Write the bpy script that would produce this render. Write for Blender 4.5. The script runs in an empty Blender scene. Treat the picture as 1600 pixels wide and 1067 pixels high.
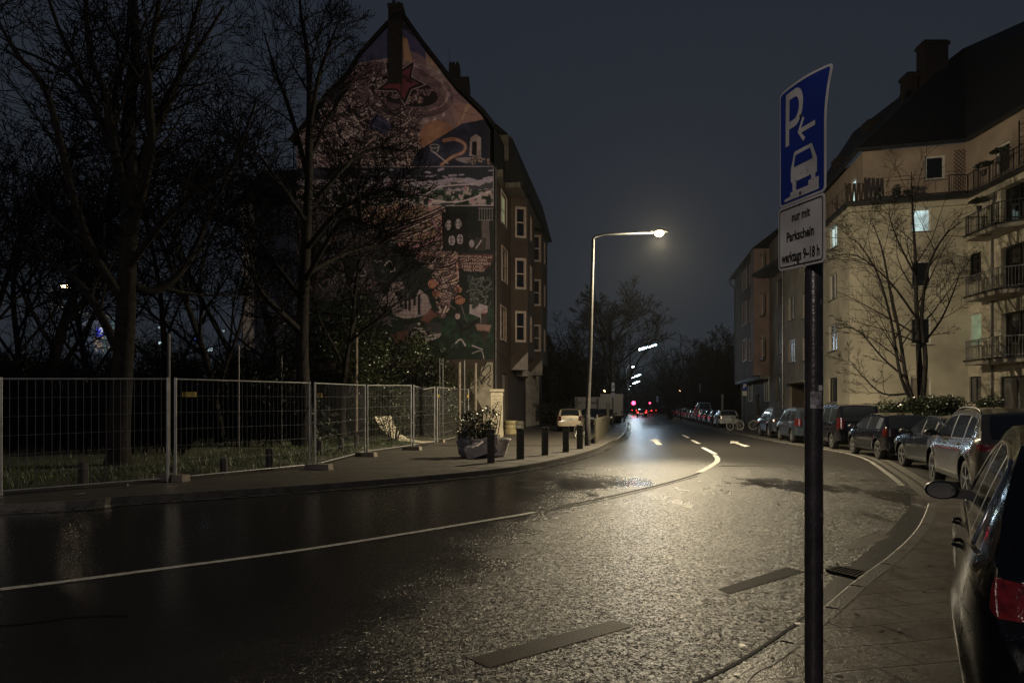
import bpy, bmesh, math, random
import numpy as np
from mathutils import Vector, Matrix
from mathutils.geometry import tessellate_polygon

S = bpy.context.scene
C = S.collection
PI = math.pi

# ---------------------------------------------------------------- camera
cam_d = bpy.data.cameras.new('camera')
cam = bpy.data.objects.new('camera', cam_d); C.objects.link(cam)
cam_d.sensor_width = 36.0; cam_d.lens = 24.0
cam_d.shift_y = 0.0647
cam_d.clip_start = 0.05; cam_d.clip_end = 3000
cam.location = (0, 0, 1.65); cam.rotation_euler = (PI/2, 0, 0)
S.camera = cam

# ---------------------------------------------------------------- world: overcast city night
W = bpy.data.worlds.new('World'); S.world = W; W.use_nodes = True
nt = W.node_tree; nt.nodes.clear()
wo = nt.nodes.new('ShaderNodeOutputWorld')
sky = nt.nodes.new('ShaderNodeTexSky'); sky.sky_type = 'NISHITA'; sky.sun_disc = False
sky.sun_elevation = math.radians(-4); sky.sun_rotation = math.radians(200)
bg1 = nt.nodes.new('ShaderNodeBackground'); bg1.inputs[1].default_value = 0.05
nt.links.new(sky.outputs[0], bg1.inputs[0])
tc = nt.nodes.new('ShaderNodeTexCoord'); sx = nt.nodes.new('ShaderNodeSeparateXYZ')
cr = nt.nodes.new('ShaderNodeValToRGB')
cr.color_ramp.elements[0].position = 0.0; cr.color_ramp.elements[0].color = (0.0215, 0.0262, 0.0325, 1)
cr.color_ramp.elements[1].position = 0.55; cr.color_ramp.elements[1].color = (0.0170, 0.0210, 0.0300, 1)
bg2 = nt.nodes.new('ShaderNodeBackground'); bg2.inputs[1].default_value = 1.0
nt.links.new(tc.outputs['Generated'], sx.inputs[0]); nt.links.new(sx.outputs[2], cr.inputs[0])
nt.links.new(cr.outputs[0], bg2.inputs[0])
ad = nt.nodes.new('ShaderNodeAddShader')
nt.links.new(bg1.outputs[0], ad.inputs[0]); nt.links.new(bg2.outputs[0], ad.inputs[1])
nt.links.new(ad.outputs[0], wo.inputs[0])

S.view_settings.view_transform = 'Standard'; S.view_settings.look = 'None'
S.view_settings.exposure = 0.0; S.view_settings.gamma = 1.0
S.cycles.use_denoising = True
try:
    S.cycles.denoiser = 'OPENIMAGEDENOISE'; S.cycles.denoising_prefilter = 'NONE'; S.cycles.denoising_input_passes = 'RGB_ALBEDO_NORMAL'
except Exception:
    pass
S.cycles.max_bounces = 5; S.cycles.diffuse_bounces = 2; S.cycles.glossy_bounces = 3
S.cycles.transmission_bounces = 2; S.cycles.volume_bounces = 0; S.cycles.transparent_max_bounces = 6
S.cycles.sample_clamp_indirect = 2.0; S.cycles.sample_clamp_direct = 14.0
S.cycles.caustics_reflective = False; S.cycles.caustics_refractive = False

# ---------------------------------------------------------------- survey helpers (metres; camera eye at 1.65 m)
F = 1066.7
def gp(px, py, z=0.0):
    Z = F*(1.65 - z)/(py - 637.0)
    return ((px - 800)/F*Z, Z)
def at(px, py, Y):
    return Vector(((px - 800)/F*Y, Y, 1.65 + (637.0 - py)/F*Y))

# ---------------------------------------------------------------- materials
MATS = {}
def mat(name, col, rough=0.6, metal=0.0, var=0.25, vs=3.0, bump=0.0, bs=40.0, drops=0.0, ds=120.0, coat=0.0, emit=None, es=0.0, spec=0.5, ior=None, grime=None):
    if name in MATS: return MATS[name]
    m = bpy.data.materials.new(name); m.use_nodes = True
    n = m.node_tree; b = n.nodes['Principled BSDF']; L = n.links.new
    b.inputs['Roughness'].default_value = rough; b.inputs['Metallic'].default_value = metal
    b.inputs['Specular IOR Level'].default_value = spec
    if coat: b.inputs['Coat Weight'].default_value = coat; b.inputs['Coat Roughness'].default_value = 0.06
    if emit:
        b.inputs['Emission Color'].default_value = (*emit, 1); b.inputs['Emission Strength'].default_value = es
    t = n.nodes.new('ShaderNodeTexCoord')
    if var > 0:
        no = n.nodes.new('ShaderNodeTexNoise'); no.inputs['Scale'].default_value = vs; no.inputs['Detail'].default_value = 6
        L(t.outputs['Object'], no.inputs['Vector'])
        r = n.nodes.new('ShaderNodeValToRGB')
        lo = tuple(max(0, c*(1-var)) for c in col); hi = tuple(min(1, c*(1+var)) for c in col)
        if grime: lo = grime
        r.color_ramp.elements[0].position = 0.32; r.color_ramp.elements[0].color = (*lo, 1)
        r.color_ramp.elements[1].position = 0.68; r.color_ramp.elements[1].color = (*hi, 1)
        L(no.outputs['Fac'], r.inputs['Fac']); L(r.outputs['Color'], b.inputs['Base Color'])
    else:
        b.inputs['Base Color'].default_value = (*col, 1)
    last = None
    if bump > 0:
        nb = n.nodes.new('ShaderNodeTexNoise'); nb.inputs['Scale'].default_value = bs; nb.inputs['Detail'].default_value = 4
        L(t.outputs['Object'], nb.inputs['Vector'])
        bp = n.nodes.new('ShaderNodeBump'); bp.inputs['Strength'].default_value = bump; bp.inputs['Distance'].default_value = 0.02
        L(nb.outputs['Fac'], bp.inputs['Height']); L(bp.outputs[0], b.inputs['Normal']); last = bp
    if drops > 0:
        v = n.nodes.new('ShaderNodeTexVoronoi'); v.feature = 'F1'; v.inputs['Scale'].default_value = ds
        v.inputs['Randomness'].default_value = 1.0
        L(t.outputs['Object'], v.inputs['Vector'])
        mr = n.nodes.new('ShaderNodeMapRange'); mr.inputs[1].default_value = 0.10; mr.inputs[2].default_value = 0.36
        mr.inputs[3].default_value = 1; mr.inputs[4].default_value = 0
        L(v.outputs['Distance'], mr.inputs[0])
        # only some cells carry a drop
        sp = n.nodes.new('ShaderNodeSeparateColor'); L(v.outputs['Color'], sp.inputs[0])
        gt = n.nodes.new('ShaderNodeMath'); gt.operation = 'GREATER_THAN'; gt.inputs[1].default_value = 0.45
        L(sp.outputs[0], gt.inputs[0])
        mu = n.nodes.new('ShaderNodeMath'); mu.operation = 'MULTIPLY'
        L(mr.outputs[0], mu.inputs[0]); L(gt.outputs[0], mu.inputs[1])
        bp = n.nodes.new('ShaderNodeBump'); bp.inputs['Strength'].default_value = drops; bp.inputs['Distance'].default_value = 0.004
        L(mu.outputs[0], bp.inputs['Height'])
        if last: L(last.outputs[0], bp.inputs['Normal'])
        L(bp.outputs[0], b.inputs['Normal'])
        if coat: L(bp.outputs[0], b.inputs['Coat Normal'])
    MATS[name] = m
    return m

def emis(name, col, st):
    if name in MATS: return MATS[name]
    m = mat(name, (0.6, 0.6, 0.6), 0.4, var=0, emit=col, es=st)
    return m

# ---------------------------------------------------------------- scene tree helpers
def tag(o, label=None, cat=None, group=None, kind=None):
    if label: o['label'] = label
    if cat: o['category'] = cat
    if group: o['group'] = group
    if kind: o['kind'] = kind
    return o
def thing(name, label, cat, loc=(0, 0, 0), rz=0.0, group=None):
    o = bpy.data.objects.new(name, None); C.objects.link(o)
    o.location = loc; o.rotation_euler = (0, 0, rz); o.empty_display_size = 0.2
    return tag(o, label, cat, group)
def world_off(p):
    v = Vector((0, 0, 0))
    while p is not None:
        v += Vector(p.location); p = p.parent
    return v

class MB:
    def __init__(s): s.v = []; s.f = []; s.m = []; s.cur = 0
    def add(s, vs, fs):
        n = len(s.v); s.v.extend([tuple(p) for p in vs])
        for f in fs: s.f.append(tuple(i+n for i in f)); s.m.append(s.cur)
    def quad(s, a, b, c, d): s.add([a, b, c, d], [(0, 1, 2, 3)])
    def box(s, lo, hi):
        x0, y0, z0 = lo; x1, y1, z1 = hi
        s.add([(x0,y0,z0),(x1,y0,z0),(x1,y1,z0),(x0,y1,z0),(x0,y0,z1),(x1,y0,z1),(x1,y1,z1),(x0,y1,z1)],
              [(0,3,2,1),(4,5,6,7),(0,1,5,4),(1,2,6,5),(2,3,7,6),(3,0,4,7)])
    def obox(s, c, ux, uy, uz):
        c = Vector(c); ux = Vector(ux); uy = Vector(uy); uz = Vector(uz)   # half extents
        vs = [c+a*ux+b*uy+d*uz for d in (-1, 1) for a, b in ((-1,-1),(1,-1),(1,1),(-1,1))]
        s.add(vs, [(0,3,2,1),(4,5,6,7),(0,1,5,4),(1,2,6,5),(2,3,7,6),(3,0,4,7)])
    def bar(s, p0, p1, w, h=None, up=(0, 0, 1)):
        p0 = Vector(p0); p1 = Vector(p1); d = p1-p0
        if d.length < 1e-6: return
        h = h or w; dn = d.normalized(); up = Vector(up)
        if abs(dn.dot(up)) > 0.98: up = Vector((0, 1, 0))
        sd = dn.cross(up).normalized(); u2 = sd.cross(dn)
        s.obox((p0+p1)/2, d/2, sd*w/2, u2*h/2)
    def tube(s, pts, rad, n=8, caps=True):
        pts = [Vector(p) for p in pts]
        if not isinstance(rad, (list, tuple)): rad = [rad]*len(pts)
        base = len(s.v); prev = None
        for i, p in enumerate(pts):
            d = (pts[min(i+1, len(pts)-1)] - pts[max(i-1, 0)])
            d = d.normalized() if d.length > 1e-9 else Vector((0, 0, 1))
            if prev is None:
                a = Vector((1, 0, 0)) if abs(d.x) < 0.9 else Vector((0, 1, 0))
                u = d.cross(a).normalized()
            else:
                u = prev - d*prev.dot(d)
                u = u.normalized() if u.length > 1e-6 else d.orthogonal().normalized()
            prev = u; w = d.cross(u)
            for k in range(n):
                t = 2*PI*k/n; q = p + (u*math.cos(t) + w*math.sin(t))*rad[i]
                s.v.append(tuple(q))
        for i in range(len(pts)-1):
            a = base+i*n; b = a+n
            for k in range(n):
                s.f.append((a+k, a+(k+1) % n, b+(k+1) % n, b+k)); s.m.append(s.cur)
        if caps:
            s.f.append(tuple(base+k for k in range(n))[::-1]); s.m.append(s.cur)
            e = base+(len(pts)-1)*n
            s.f.append(tuple(e+k for k in range(n))); s.m.append(s.cur)
    def cyl(s, p0, p1, r0, r1=None, n=16): s.tube([p0, p1], [r0, r1 if r1 is not None else r0], n)
    def lathe(s, prof, origin=(0, 0, 0), axis='z', n=20):
        base = len(s.v); o = Vector(origin)
        for r, h in prof:
            for k in range(n):
                t = 2*PI*k/n; a, b = r*math.cos(t), r*math.sin(t)
                p = {'z': (a, b, h), 'y': (a, h, b), 'x': (h, a, b)}[axis]
                s.v.append(tuple(o+Vector(p)))
        for i in range(len(prof)-1):
            a = base+i*n; b = a+n
            for k in range(n): s.f.append((a+k, a+(k+1) % n, b+(k+1) % n, b+k)); s.m.append(s.cur)
    def prism(s, poly, z0, z1):
        """vertical prism over a 2-D polygon"""
        n = len(poly)
        vs = [(x, y, z0) for x, y in poly] + [(x, y, z1) for x, y in poly]
        tri = tessellate_polygon([[Vector((x, y, 0)) for x, y in poly]])
        fs = [tuple(t[::-1]) for t in tri] + [tuple(i+n for i in t) for t in tri]
        fs += [(i, (i+1) % n, (i+1) % n+n, i+n) for i in range(n)]
        s.add(vs, fs)
    def poly(s, pts):
        pts = [Vector(p) for p in pts]
        s.add(pts, [tuple(t) for t in tessellate_polygon([pts])])
    def build(s, name, mats, parent=None, smooth=False, world=False, sharp=None, fix=False):
        me = bpy.data.meshes.new(name)
        vs = s.v
        if world and parent is not None:
            o = world_off(parent); vs = [(x-o.x, y-o.y, z-o.z) for x, y, z in vs]
        me.from_pydata(vs, [], s.f)
        if not isinstance(mats, (list, tuple)): mats = [mats]
        for m in mats: me.materials.append(m)
        if len(mats) > 1: me.polygons.foreach_set('material_index', s.m)
        if fix:
            bm = bmesh.new(); bm.from_mesh(me); bmesh.ops.recalc_face_normals(bm, faces=bm.faces); bm.to_mesh(me); bm.free()
        if smooth:
            me.polygons.foreach_set('use_smooth', [True]*len(me.polygons))
            if sharp: me.set_sharp_from_angle(angle=math.radians(sharp))
        me.update()
        o = bpy.data.objects.new(name, me); C.objects.link(o)
        if parent is not None: o.parent = parent
        return o

def text_mesh(body, size=1.0, offset=0.0, sx=1.0, spacing=1.0, align='LEFT'):
    cu = bpy.data.curves.new('t', 'FONT'); cu.body = body; cu.size = size; cu.offset = offset
    cu.align_x = align; cu.space_character = spacing; cu.resolution_u = 3
    o = bpy.data.objects.new('t', cu); C.objects.link(o)
    dg = bpy.context.evaluated_depsgraph_get(); dg.update()
    me = bpy.data.meshes.new_from_object(o.evaluated_get(dg))
    vs = [(v.co.x*sx, v.co.y) for v in me.vertices]; fs = [tuple(p.vertices) for p in me.polygons]
    bpy.data.objects.remove(o); bpy.data.curves.remove(cu); bpy.data.meshes.remove(me)
    return vs, fs

def ring_strip(pts, w0, w1):
    """offset polyline pts (x,y) sideways by w0 and w1 -> two polylines (left positive)"""
    out0, out1 = [], []
    for i, p in enumerate(pts):
        a = Vector(pts[max(i-1, 0)]); b = Vector(pts[min(i+1, len(pts)-1)])
        d = (b-a).normalized(); n = Vector((-d.y, d.x))
        out0.append(Vector(p)+n*w0); out1.append(Vector(p)+n*w1)
    return out0, out1
def smooth_line(pts, sub=6):
    """Catmull-Rom through 2-D/3-D points"""
    P = [Vector(p) for p in pts]; out = []
    for i in range(len(P)-1):
        p0 = P[max(i-1, 0)]; p1 = P[i]; p2 = P[i+1]; p3 = P[min(i+2, len(P)-1)]
        for k in range(sub):
            t = k/sub
            out.append(0.5*((2*p1)+(p2-p0)*t+(2*p0-5*p1+4*p2-p3)*t*t+(3*p1-p0-3*p2+p3)*t**3))
    out.append(P[-1]); return out
def strip_mesh(mb, pts, w0, w1, z):
    a, b = ring_strip(pts, w0, w1)
    for i in range(len(pts)-1):
        mb.quad((a[i].x, a[i].y, z), (a[i+1].x, a[i+1].y, z), (b[i+1].x, b[i+1].y, z), (b[i].x, b[i].y, z))
def lerp(a, b, t): return a+(b-a)*t
def interp(x, pts):
    if x <= pts[0][0]: return pts[0][1]
    for (a, va), (b, vb) in zip(pts, pts[1:]):
        if x <= b: return va+(vb-va)*(x-a)/(b-a) if b > a else vb
    return pts[-1][1]

# ---------------------------------------------------------------- lit lamps helper
def lamp(name, loc, energy, col, r=0.1, kind='POINT', parent=None, size=None, rot=None, spot=None):
    l = bpy.data.lights.new(name, kind); l.energy = energy; l.color = col
    if kind == 'POINT': l.shadow_soft_size = r
    if kind == 'SPOT':
        l.shadow_soft_size = r; l.spot_size = math.radians(spot or 160); l.spot_blend = 0.6
    if kind == 'AREA':
        l.shape = 'RECTANGLE'; l.size, l.size_y = size
    o = bpy.data.objects.new(name, l); C.objects.link(o)
    if parent is not None: o.parent = parent; o.location = Vector(loc)-world_off(parent)
    else: o.location = loc
    if rot: o.rotation_euler = rot
    return o
# lamp powers (W)
LAMP_W = 7600; COLD_W = 560; BACK_W = 2900

# ================================================================ GROUND
def wet_asphalt():
    m = bpy.data.materials.new('wet_asphalt'); m.use_nodes = True
    n = m.node_tree; L = n.links.new; b = n.nodes['Principled BSDF']
    g = n.nodes.new('ShaderNodeNewGeometry'); N = n.nodes.new
    def noise(scale, det=3, rough=0.5, w=None):
        t = N('ShaderNodeTexNoise'); t.inputs['Scale'].default_value = scale; t.inputs['Detail'].default_value = det
        t.inputs['Roughness'].default_value = rough; L(w or g.outputs['Position'], t.inputs['Vector']); return t
    def mr(src, a, b_, c, d):
        t = N('ShaderNodeMapRange'); L(src, t.inputs[0])
        for i, v in enumerate((a, b_, c, d)): t.inputs[i+1].default_value = v
        return t.outputs[0]
    def math_(op, a, b_=None):
        t = N('ShaderNodeMath'); t.operation = op
        for i, v in enumerate((a, b_)):
            if v is None: continue
            if isinstance(v, (int, float)): t.inputs[i].default_value = v
            else: L(v, t.inputs[i])
        return t.outputs[0]
    # grains of stone standing out of the binder
    v1 = N('ShaderNodeTexVoronoi'); v1.inputs['Scale'].default_value = 120; L(g.outputs['Position'], v1.inputs['Vector'])
    v2 = N('ShaderNodeTexVoronoi'); v2.inputs['Scale'].default_value = 75; L(g.outputs['Position'], v2.inputs['Vector'])
    n1 = noise(22, 7, 0.8)
    h = math_('ADD', math_('MULTIPLY', mr(v1.outputs['Distance'], 0, .6, 1, 0), 0.55), math_('MULTIPLY', mr(v2.outputs['Distance'], 0, .6, 1, 0), 0.75))
    h = math_('ADD', h, math_('MULTIPLY', n1.outputs['Fac'], 0.5))
    # worn, smoother lane and puddled wheel tracks: stretched noise
    mp = N('ShaderNodeMapping'); mp.inputs['Scale'].default_value = (0.42, 0.16, 1); mp.inputs['Rotation'].default_value = (0, 0, math.radians(-35))
    L(g.outputs['Position'], mp.inputs['Vector'])
    pud = noise(1.0, 6, 0.62, mp.outputs[0])
    sep = N('ShaderNodeSeparateXYZ'); L(g.outputs['Position'], sep.inputs[0])
    # left lane: newer, finer surface.  side = x - line(y)
    ln = math_('SUBTRACT', sep.outputs[0], math_('SUBTRACT', math_('MULTIPLY', sep.outputs[1], 0.36), 3.1))
    lane = mr(math_('ADD', ln, math_('MULTIPLY', math_('SUBTRACT', noise(.8, 5, .6).outputs['Fac'], .5), 3.2)), -1.7, 1.7, 0.0, 1.0)
    far = mr(sep.outputs[1], 17, 24.0, 1.0, 0.45)
    coarse = math_('MULTIPLY', lane, far)
    # open-textured asphalt also continues on the left of the line close to the bend
    coarse = math_('MAXIMUM', coarse, math_('MULTIPLY', mr(math_('ADD', sep.outputs[0], math_('MULTIPLY', math_('SUBTRACT', noise(1.1, 5, .6).outputs['Fac'], .5), 3.0)), 0.0, 2.6, 0.0, 1.0), far))
    wetp = mr(pud.outputs['Fac'], 0.50, 0.57, 0.0, 1.0)
    band = math_('MULTIPLY', mr(sep.outputs[1], 9.0, 11.5, 0.0, 1.0), mr(sep.outputs[1], 15, 18, 1.0, 0.0))
    wetp = math_('MULTIPLY', wetp, band)
    coarse = math_('MULTIPLY', coarse, math_('SUBTRACT', 1.0, math_('MULTIPLY', wetp, 0.92)))
    bstr = math_('MULTIPLY', mr(coarse, 0, 1, 0.10, 1.0), mr(sep.outputs[1], 16, 30, 1.0, 0.25))
    bp = N('ShaderNodeBump'); bp.inputs['Distance'].default_value = 0.0055; L(h, bp.inputs['Height']); L(bstr, bp.inputs['Strength'])
    # every stone chip has its own facet: tilt the normal cell by cell
    tmask = math_('MULTIPLY', coarse, mr(sep.outputs[1], 12, 24, 1.0, 0.08))
    def tilt(vor, k, prev):
        sc = N('ShaderNodeVectorMath'); sc.operation = 'SUBTRACT'; L(vor.outputs['Color'], sc.inputs[0]); sc.inputs[1].default_value = (.5, .5, .5)
        ml = N('ShaderNodeVectorMath'); ml.operation = 'SCALE'; L(sc.outputs[0], ml.inputs[0]); L(math_('MULTIPLY', tmask, k), ml.inputs['Scale'])
        ad_ = N('ShaderNodeVectorMath'); ad_.operation = 'ADD'; L(prev, ad_.inputs[0]); L(ml.outputs[0], ad_.inputs[1]); return ad_.outputs[0]
    v3_ = N('ShaderNodeTexVoronoi'); v3_.inputs['Scale'].default_value = 38; L(g.outputs['Position'], v3_.inputs['Vector'])
    nn = tilt(v2, .75, bp.outputs[0]); nn = tilt(v1, .45, nn); nn = tilt(v3_, .38, nn)
    v4_ = N('ShaderNodeTexVoronoi'); v4_.inputs['Scale'].default_value = 19; L(g.outputs['Position'], v4_.inputs['Vector'])
    nn = tilt(v4_, math_('MULTIPLY', mr(n1.outputs['Fac'], .35, .65, .5, 1.0), mr(sep.outputs[1], 5.5, 12, .06, .28)), nn)
    c3 = N('ShaderNodeSeparateColor'); L(v3_.outputs['Color'], c3.inputs[0]); c2 = N('ShaderNodeSeparateColor'); L(v2.outputs['Color'], c2.inputs[0]); c4 = N('ShaderNodeSeparateColor'); L(v4_.outputs['Color'], c4.inputs[0])
    # wet film on some chips, dull stone on others
    glint = math_('MULTIPLY', math_('MULTIPLY', mr(math_('POWER', c3.outputs[1], 1.6), 0, 1, .35, 1.75), mr(math_('POWER', c2.outputs[1], 1.5), 0, 1, .4, 1.7)), mr(c4.outputs[2], 0, 1, .6, 1.4))
    nz = N('ShaderNodeVectorMath'); nz.operation = 'NORMALIZE'; L(nn, nz.inputs[0])
    L(nz.outputs[0], b.inputs['Normal'])
    L(math_('ADD', mr(coarse, 0, 1, 0.20, 0.33), mr(sep.outputs[1], 18, 30, 0.0, 0.06)), b.inputs['Roughness'])
    L(math_('MULTIPLY', mr(coarse, 0, 1, 0.24, 0.5), math_('ADD', math_('MULTIPLY', glint, tmask), math_('SUBTRACT', 1.0, tmask))), b.inputs['Specular IOR Level'])
    ramp = N('ShaderNodeMixRGB'); ramp.inputs[1].default_value = (0.012, 0.012, 0.013, 1); ramp.inputs[2].default_value = (0.05, 0.046, 0.040, 1)
    c1 = noise(220, 2); L(math_('MULTIPLY', mr(c1.outputs['Fac'], .35, .65, .3, 1), mr(coarse, 0, 1, .35, 1)), ramp.inputs[0])
    L(ramp.outputs[0], b.inputs['Base Color'])
    return m
M_road = wet_asphalt()
M_patch = mat('tar_patch', (0.010, 0.009, 0.009), 0.65, spec=.06, var=0.3, vs=8, bump=0.25, bs=60)
M_patch2 = mat('tar_patch_brown', (0.034, 0.025, 0.021), 0.6, spec=.12, var=0.3, vs=5, bump=0.2, bs=60)
M_line = mat('road_paint', (0.50, 0.485, 0.45), 0.45, var=0.3, vs=14, bump=0.3, bs=90, grime=(0.28, 0.27, 0.25))
M_kerb = mat('kerb_stone', (0.105, 0.094, 0.078), 0.45, var=0.35, vs=5, bump=0.4, bs=40)
M_kerb_d = mat('kerb_stone_wet', (0.07, 0.065, 0.06), 0.35, var=0.35, vs=5, bump=0.4, bs=40)

def slab_mat(name, c1, c2, mortar, sx, sy, rot, rough=0.5, bump=0.5):
    m = bpy.data.materials.new(name); m.use_nodes = True
    n = m.node_tree; L = n.links.new; b = n.nodes['Principled BSDF']; N = n.nodes.new
    g = N('ShaderNodeNewGeometry'); mp = N('ShaderNodeMapping'); mp.inputs['Rotation'].default_value = (0, 0, rot)
    wob = N('ShaderNodeTexNoise'); wob.inputs['Scale'].default_value = 0.9; L(g.outputs['Position'], wob.inputs['Vector'])
    sc = N('ShaderNodeVectorMath'); sc.operation = 'SCALE'; sc.inputs['Scale'].default_value = 0.07; L(wob.outputs['Color'], sc.inputs[0])
    av = N('ShaderNodeVectorMath'); av.operation = 'ADD'; L(g.outputs['Position'], av.inputs[0]); L(sc.outputs[0], av.inputs[1])
    L(av.outputs[0], mp.inputs['Vector'])
    br = N('ShaderNodeTexBrick'); br.inputs['Scale'].default_value = 1.0
    br.inputs['Brick Width'].default_value = sx; br.inputs['Row Height'].default_value = sy
    br.inputs['Mortar Size'].default_value = 0.012; br.inputs['Mortar Smooth'].default_value = 0.4
    br.inputs['Color1'].default_value = (*c1, 1); br.inputs['Color2'].default_value = (*c2, 1); br.inputs['Mortar'].default_value = (*mortar, 1)
    L(mp.outputs[0], br.inputs['Vector'])
    no = N('ShaderNodeTexNoise'); no.inputs['Scale'].default_value = 1.3; no.inputs['Detail'].default_value = 8; no.inputs['Roughness'].default_value = .65
    L(g.outputs['Position'], no.inputs['Vector'])
    mx = N('ShaderNodeMixRGB'); mx.blend_type = 'MULTIPLY'; mx.inputs[0].default_value = 1.0
    cr = N('ShaderNodeValToRGB'); cr.color_ramp.elements[0].position = .35; cr.color_ramp.elements[0].color = (.45, .45, .45, 1)
    cr.color_ramp.elements[1].position = .65; cr.color_ramp.elements[1].color = (1.25, 1.25, 1.25, 1)
    L(no.outputs['Fac'], cr.inputs[0]); L(br.outputs['Color'], mx.inputs[1]); L(cr.outputs[0], mx.inputs[2])
    L(mx.outputs[0], b.inputs['Base Color'])
    gr = N('ShaderNodeTexNoise'); gr.inputs['Scale'].default_value = 110; gr.inputs['Detail'].default_value = 3; L(g.outputs['Position'], gr.inputs['Vector'])
    mu = N('ShaderNodeMath'); mu.operation = 'MULTIPLY_ADD'; mu.inputs[1].default_value = 0.5
    L(gr.outputs['Fac'], mu.inputs[0])
    inv = N('ShaderNodeMath'); inv.operation = 'MULTIPLY'; inv.inputs[1].default_value = -2.6; L(br.outputs['Fac'], inv.inputs[0]); L(inv.outputs[0], mu.inputs[2])
    bp = N('ShaderNodeBump'); bp.inputs['Strength'].default_value = bump; bp.inputs['Distance'].default_value = 0.006; L(mu.outputs[0], bp.inputs['Height'])
    vv = N('ShaderNodeTexVoronoi'); vv.inputs['Scale'].default_value = 70; L(g.outputs['Position'], vv.inputs['Vector'])
    s1_ = N('ShaderNodeVectorMath'); s1_.operation = 'SUBTRACT'; L(vv.outputs['Color'], s1_.inputs[0]); s1_.inputs[1].default_value = (.5, .5, .5)
    s2_ = N('ShaderNodeVectorMath'); s2_.operation = 'MULTIPLY_ADD'; L(s1_.outputs[0], s2_.inputs[0]); s2_.inputs[1].default_value = (.16, .16, .16); L(bp.outputs[0], s2_.inputs[2])
    s3_ = N('ShaderNodeVectorMath'); s3_.operation = 'NORMALIZE'; L(s2_.outputs[0], s3_.inputs[0]); L(s3_.outputs[0], b.inputs['Normal'])
    rr = N('ShaderNodeMapRange'); L(no.outputs['Fac'], rr.inputs[0]); rr.inputs[1].default_value = .35; rr.inputs[2].default_value = .6
    rr.inputs[3].default_value = rough+.18; rr.inputs[4].default_value = rough-.12; L(rr.outputs[0], b.inputs['Roughness'])
    return m
M_slab = slab_mat('pavement_slabs', (0.125, 0.098, 0.068), (0.070, 0.056, 0.042), (0.006, 0.005, 0.004), 0.62, 0.34, math.radians(-14), 0.42, 1.0)
M_slab2 = slab_mat('pavement_asphalt', (0.050, 0.044, 0.037), (0.045, 0.040, 0.034), (0.03, 0.027, 0.022), 3.5, 2.2, math.radians(-20), 0.5, 0.6)
M_earth = mat('earth', (0.035, 0.03, 0.022), 0.9, var=0.4, vs=1.5, bump=0.8, bs=12)
M_grass = mat('grass_blade', (0.05, 0.075, 0.02), 0.5, var=0.5, vs=2)
M_park = mat('parking_asphalt', (0.030, 0.028, 0.026), 0.36, var=0.3, vs=3, bump=0.5, bs=120)

SL = 0.175   # the street runs away along x = x0 + SL*y
def xs(x0, y): return x0 + SL*y

# kerb lines ----------------------------------------------------------------
LK = [(-60, 1.0), (-34, 5.2), (-18, 8.1), gp(0, 800), gp(200, 786), gp(400, 773), gp(520, 764), gp(650, 753), gp(769, 741), gp(840, 730), gp(900, 716), gp(935, 704),
      gp(955, 693), (5.45, 34.5), (7.15, 43), (9.6, 57), (13.2, 78), (19.8, 116), (32, 185), (58, 335)]
LK = smooth_line(LK, 5)
RK = [gp(1120, 1100), gp(1187, 1051), gp(1275, 981), gp(1336, 926), gp(1389, 885), gp(1424, 850), gp(1441, 823), gp(1450, 793), gp(1441, 775),
      gp(1406, 744), gp(1354, 714), gp(1290, 701), gp(1235, 692.5)]
RK = [(-2.2, -0.6), (0.0, 1.9)] + RK[0:]
RKs = smooth_line(RK, 6)
TIP = 8*6+5     # sample index about the kerb nose

mb = MB(); mb.poly([(-1500, -400, -0.02), (1500, -400, -0.02), (1500, 2500, -0.02), (-1500, 2500, -0.02)])
tag(mb.build('ground', M_earth), kind='structure')
mb = MB(); mb.poly([(-70, -40, 0), (110, -40, 0), (110, 420, 0), (60, 420, 0), (-70, 30, 0)])
tag(mb.build('road', M_road), kind='structure')

# left pavement
poly = [(p.x, p.y) for p in LK] + [(-90, 335), (-90, 1)]
a, b = ring_strip(LK, 0.14, 0.30)
poly = [(p.x, p.y) for p in a] + [(-90, 335), (-90, 1)]
mb = MB(); mb.prism(poly, -0.015, 0.12)
tag(mb.build('pavement', M_slab2), kind='structure')
mb = MB()
for (w0, w1, z0, z1) in ((0.0, 0.138, -0.01, 0.124),):
    A, B = ring_strip(LK, w0, w1)
    for i in range(len(A)-1):
        mb.quad((A[i].x, A[i].y, z0), (A[i+1].x, A[i+1].y, z0), (A[i+1].x, A[i+1].y, z1), (A[i].x, A[i].y, z1))
        mb.quad((A[i].x, A[i].y, z1), (A[i+1].x, A[i+1].y, z1), (B[i+1].x, B[i+1].y, z1), (B[i].x, B[i].y, z1))
tag(mb.build('kerb', M_kerb_d), kind='structure')
# gutter of wet setts in front of the left kerb
mb = MB()
rnd = random.Random(4)
A, B = ring_strip(LK, -0.34, -0.02)
acc = 0
for i in range(len(A)-1):
    if A[i].y > 75 or A[i].x < -8: continue
    L_ = (A[i+1]-A[i]).length; k = max(1, int(L_/0.16))
    for j in range(k):
        t0 = j/k; t1 = (j+.9)/k
        for (u0, u1) in ((0.02, .48), (.52, .98)):
            def P(t, u): 
                q = A[i].lerp(A[i+1], t).lerp(B[i].lerp(B[i+1], t), u); return (q.x, q.y)
            zz = 0.008+rnd.uniform(0, .012); dz = rnd.uniform(-.006, .006)
            p = [P(t0, u0), P(t1, u0), P(t1, u1), P(t0, u1)]
            mb.quad((*p[0], zz), (*p[1], zz+dz), (*p[2], zz+dz), (*p[3], zz))
tag(mb.build('gutter', mat('gutter_setts', (0.06, 0.06, 0.062), 0.16, var=0.3, vs=6, bump=0.15, bs=30)), kind='structure')

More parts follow.
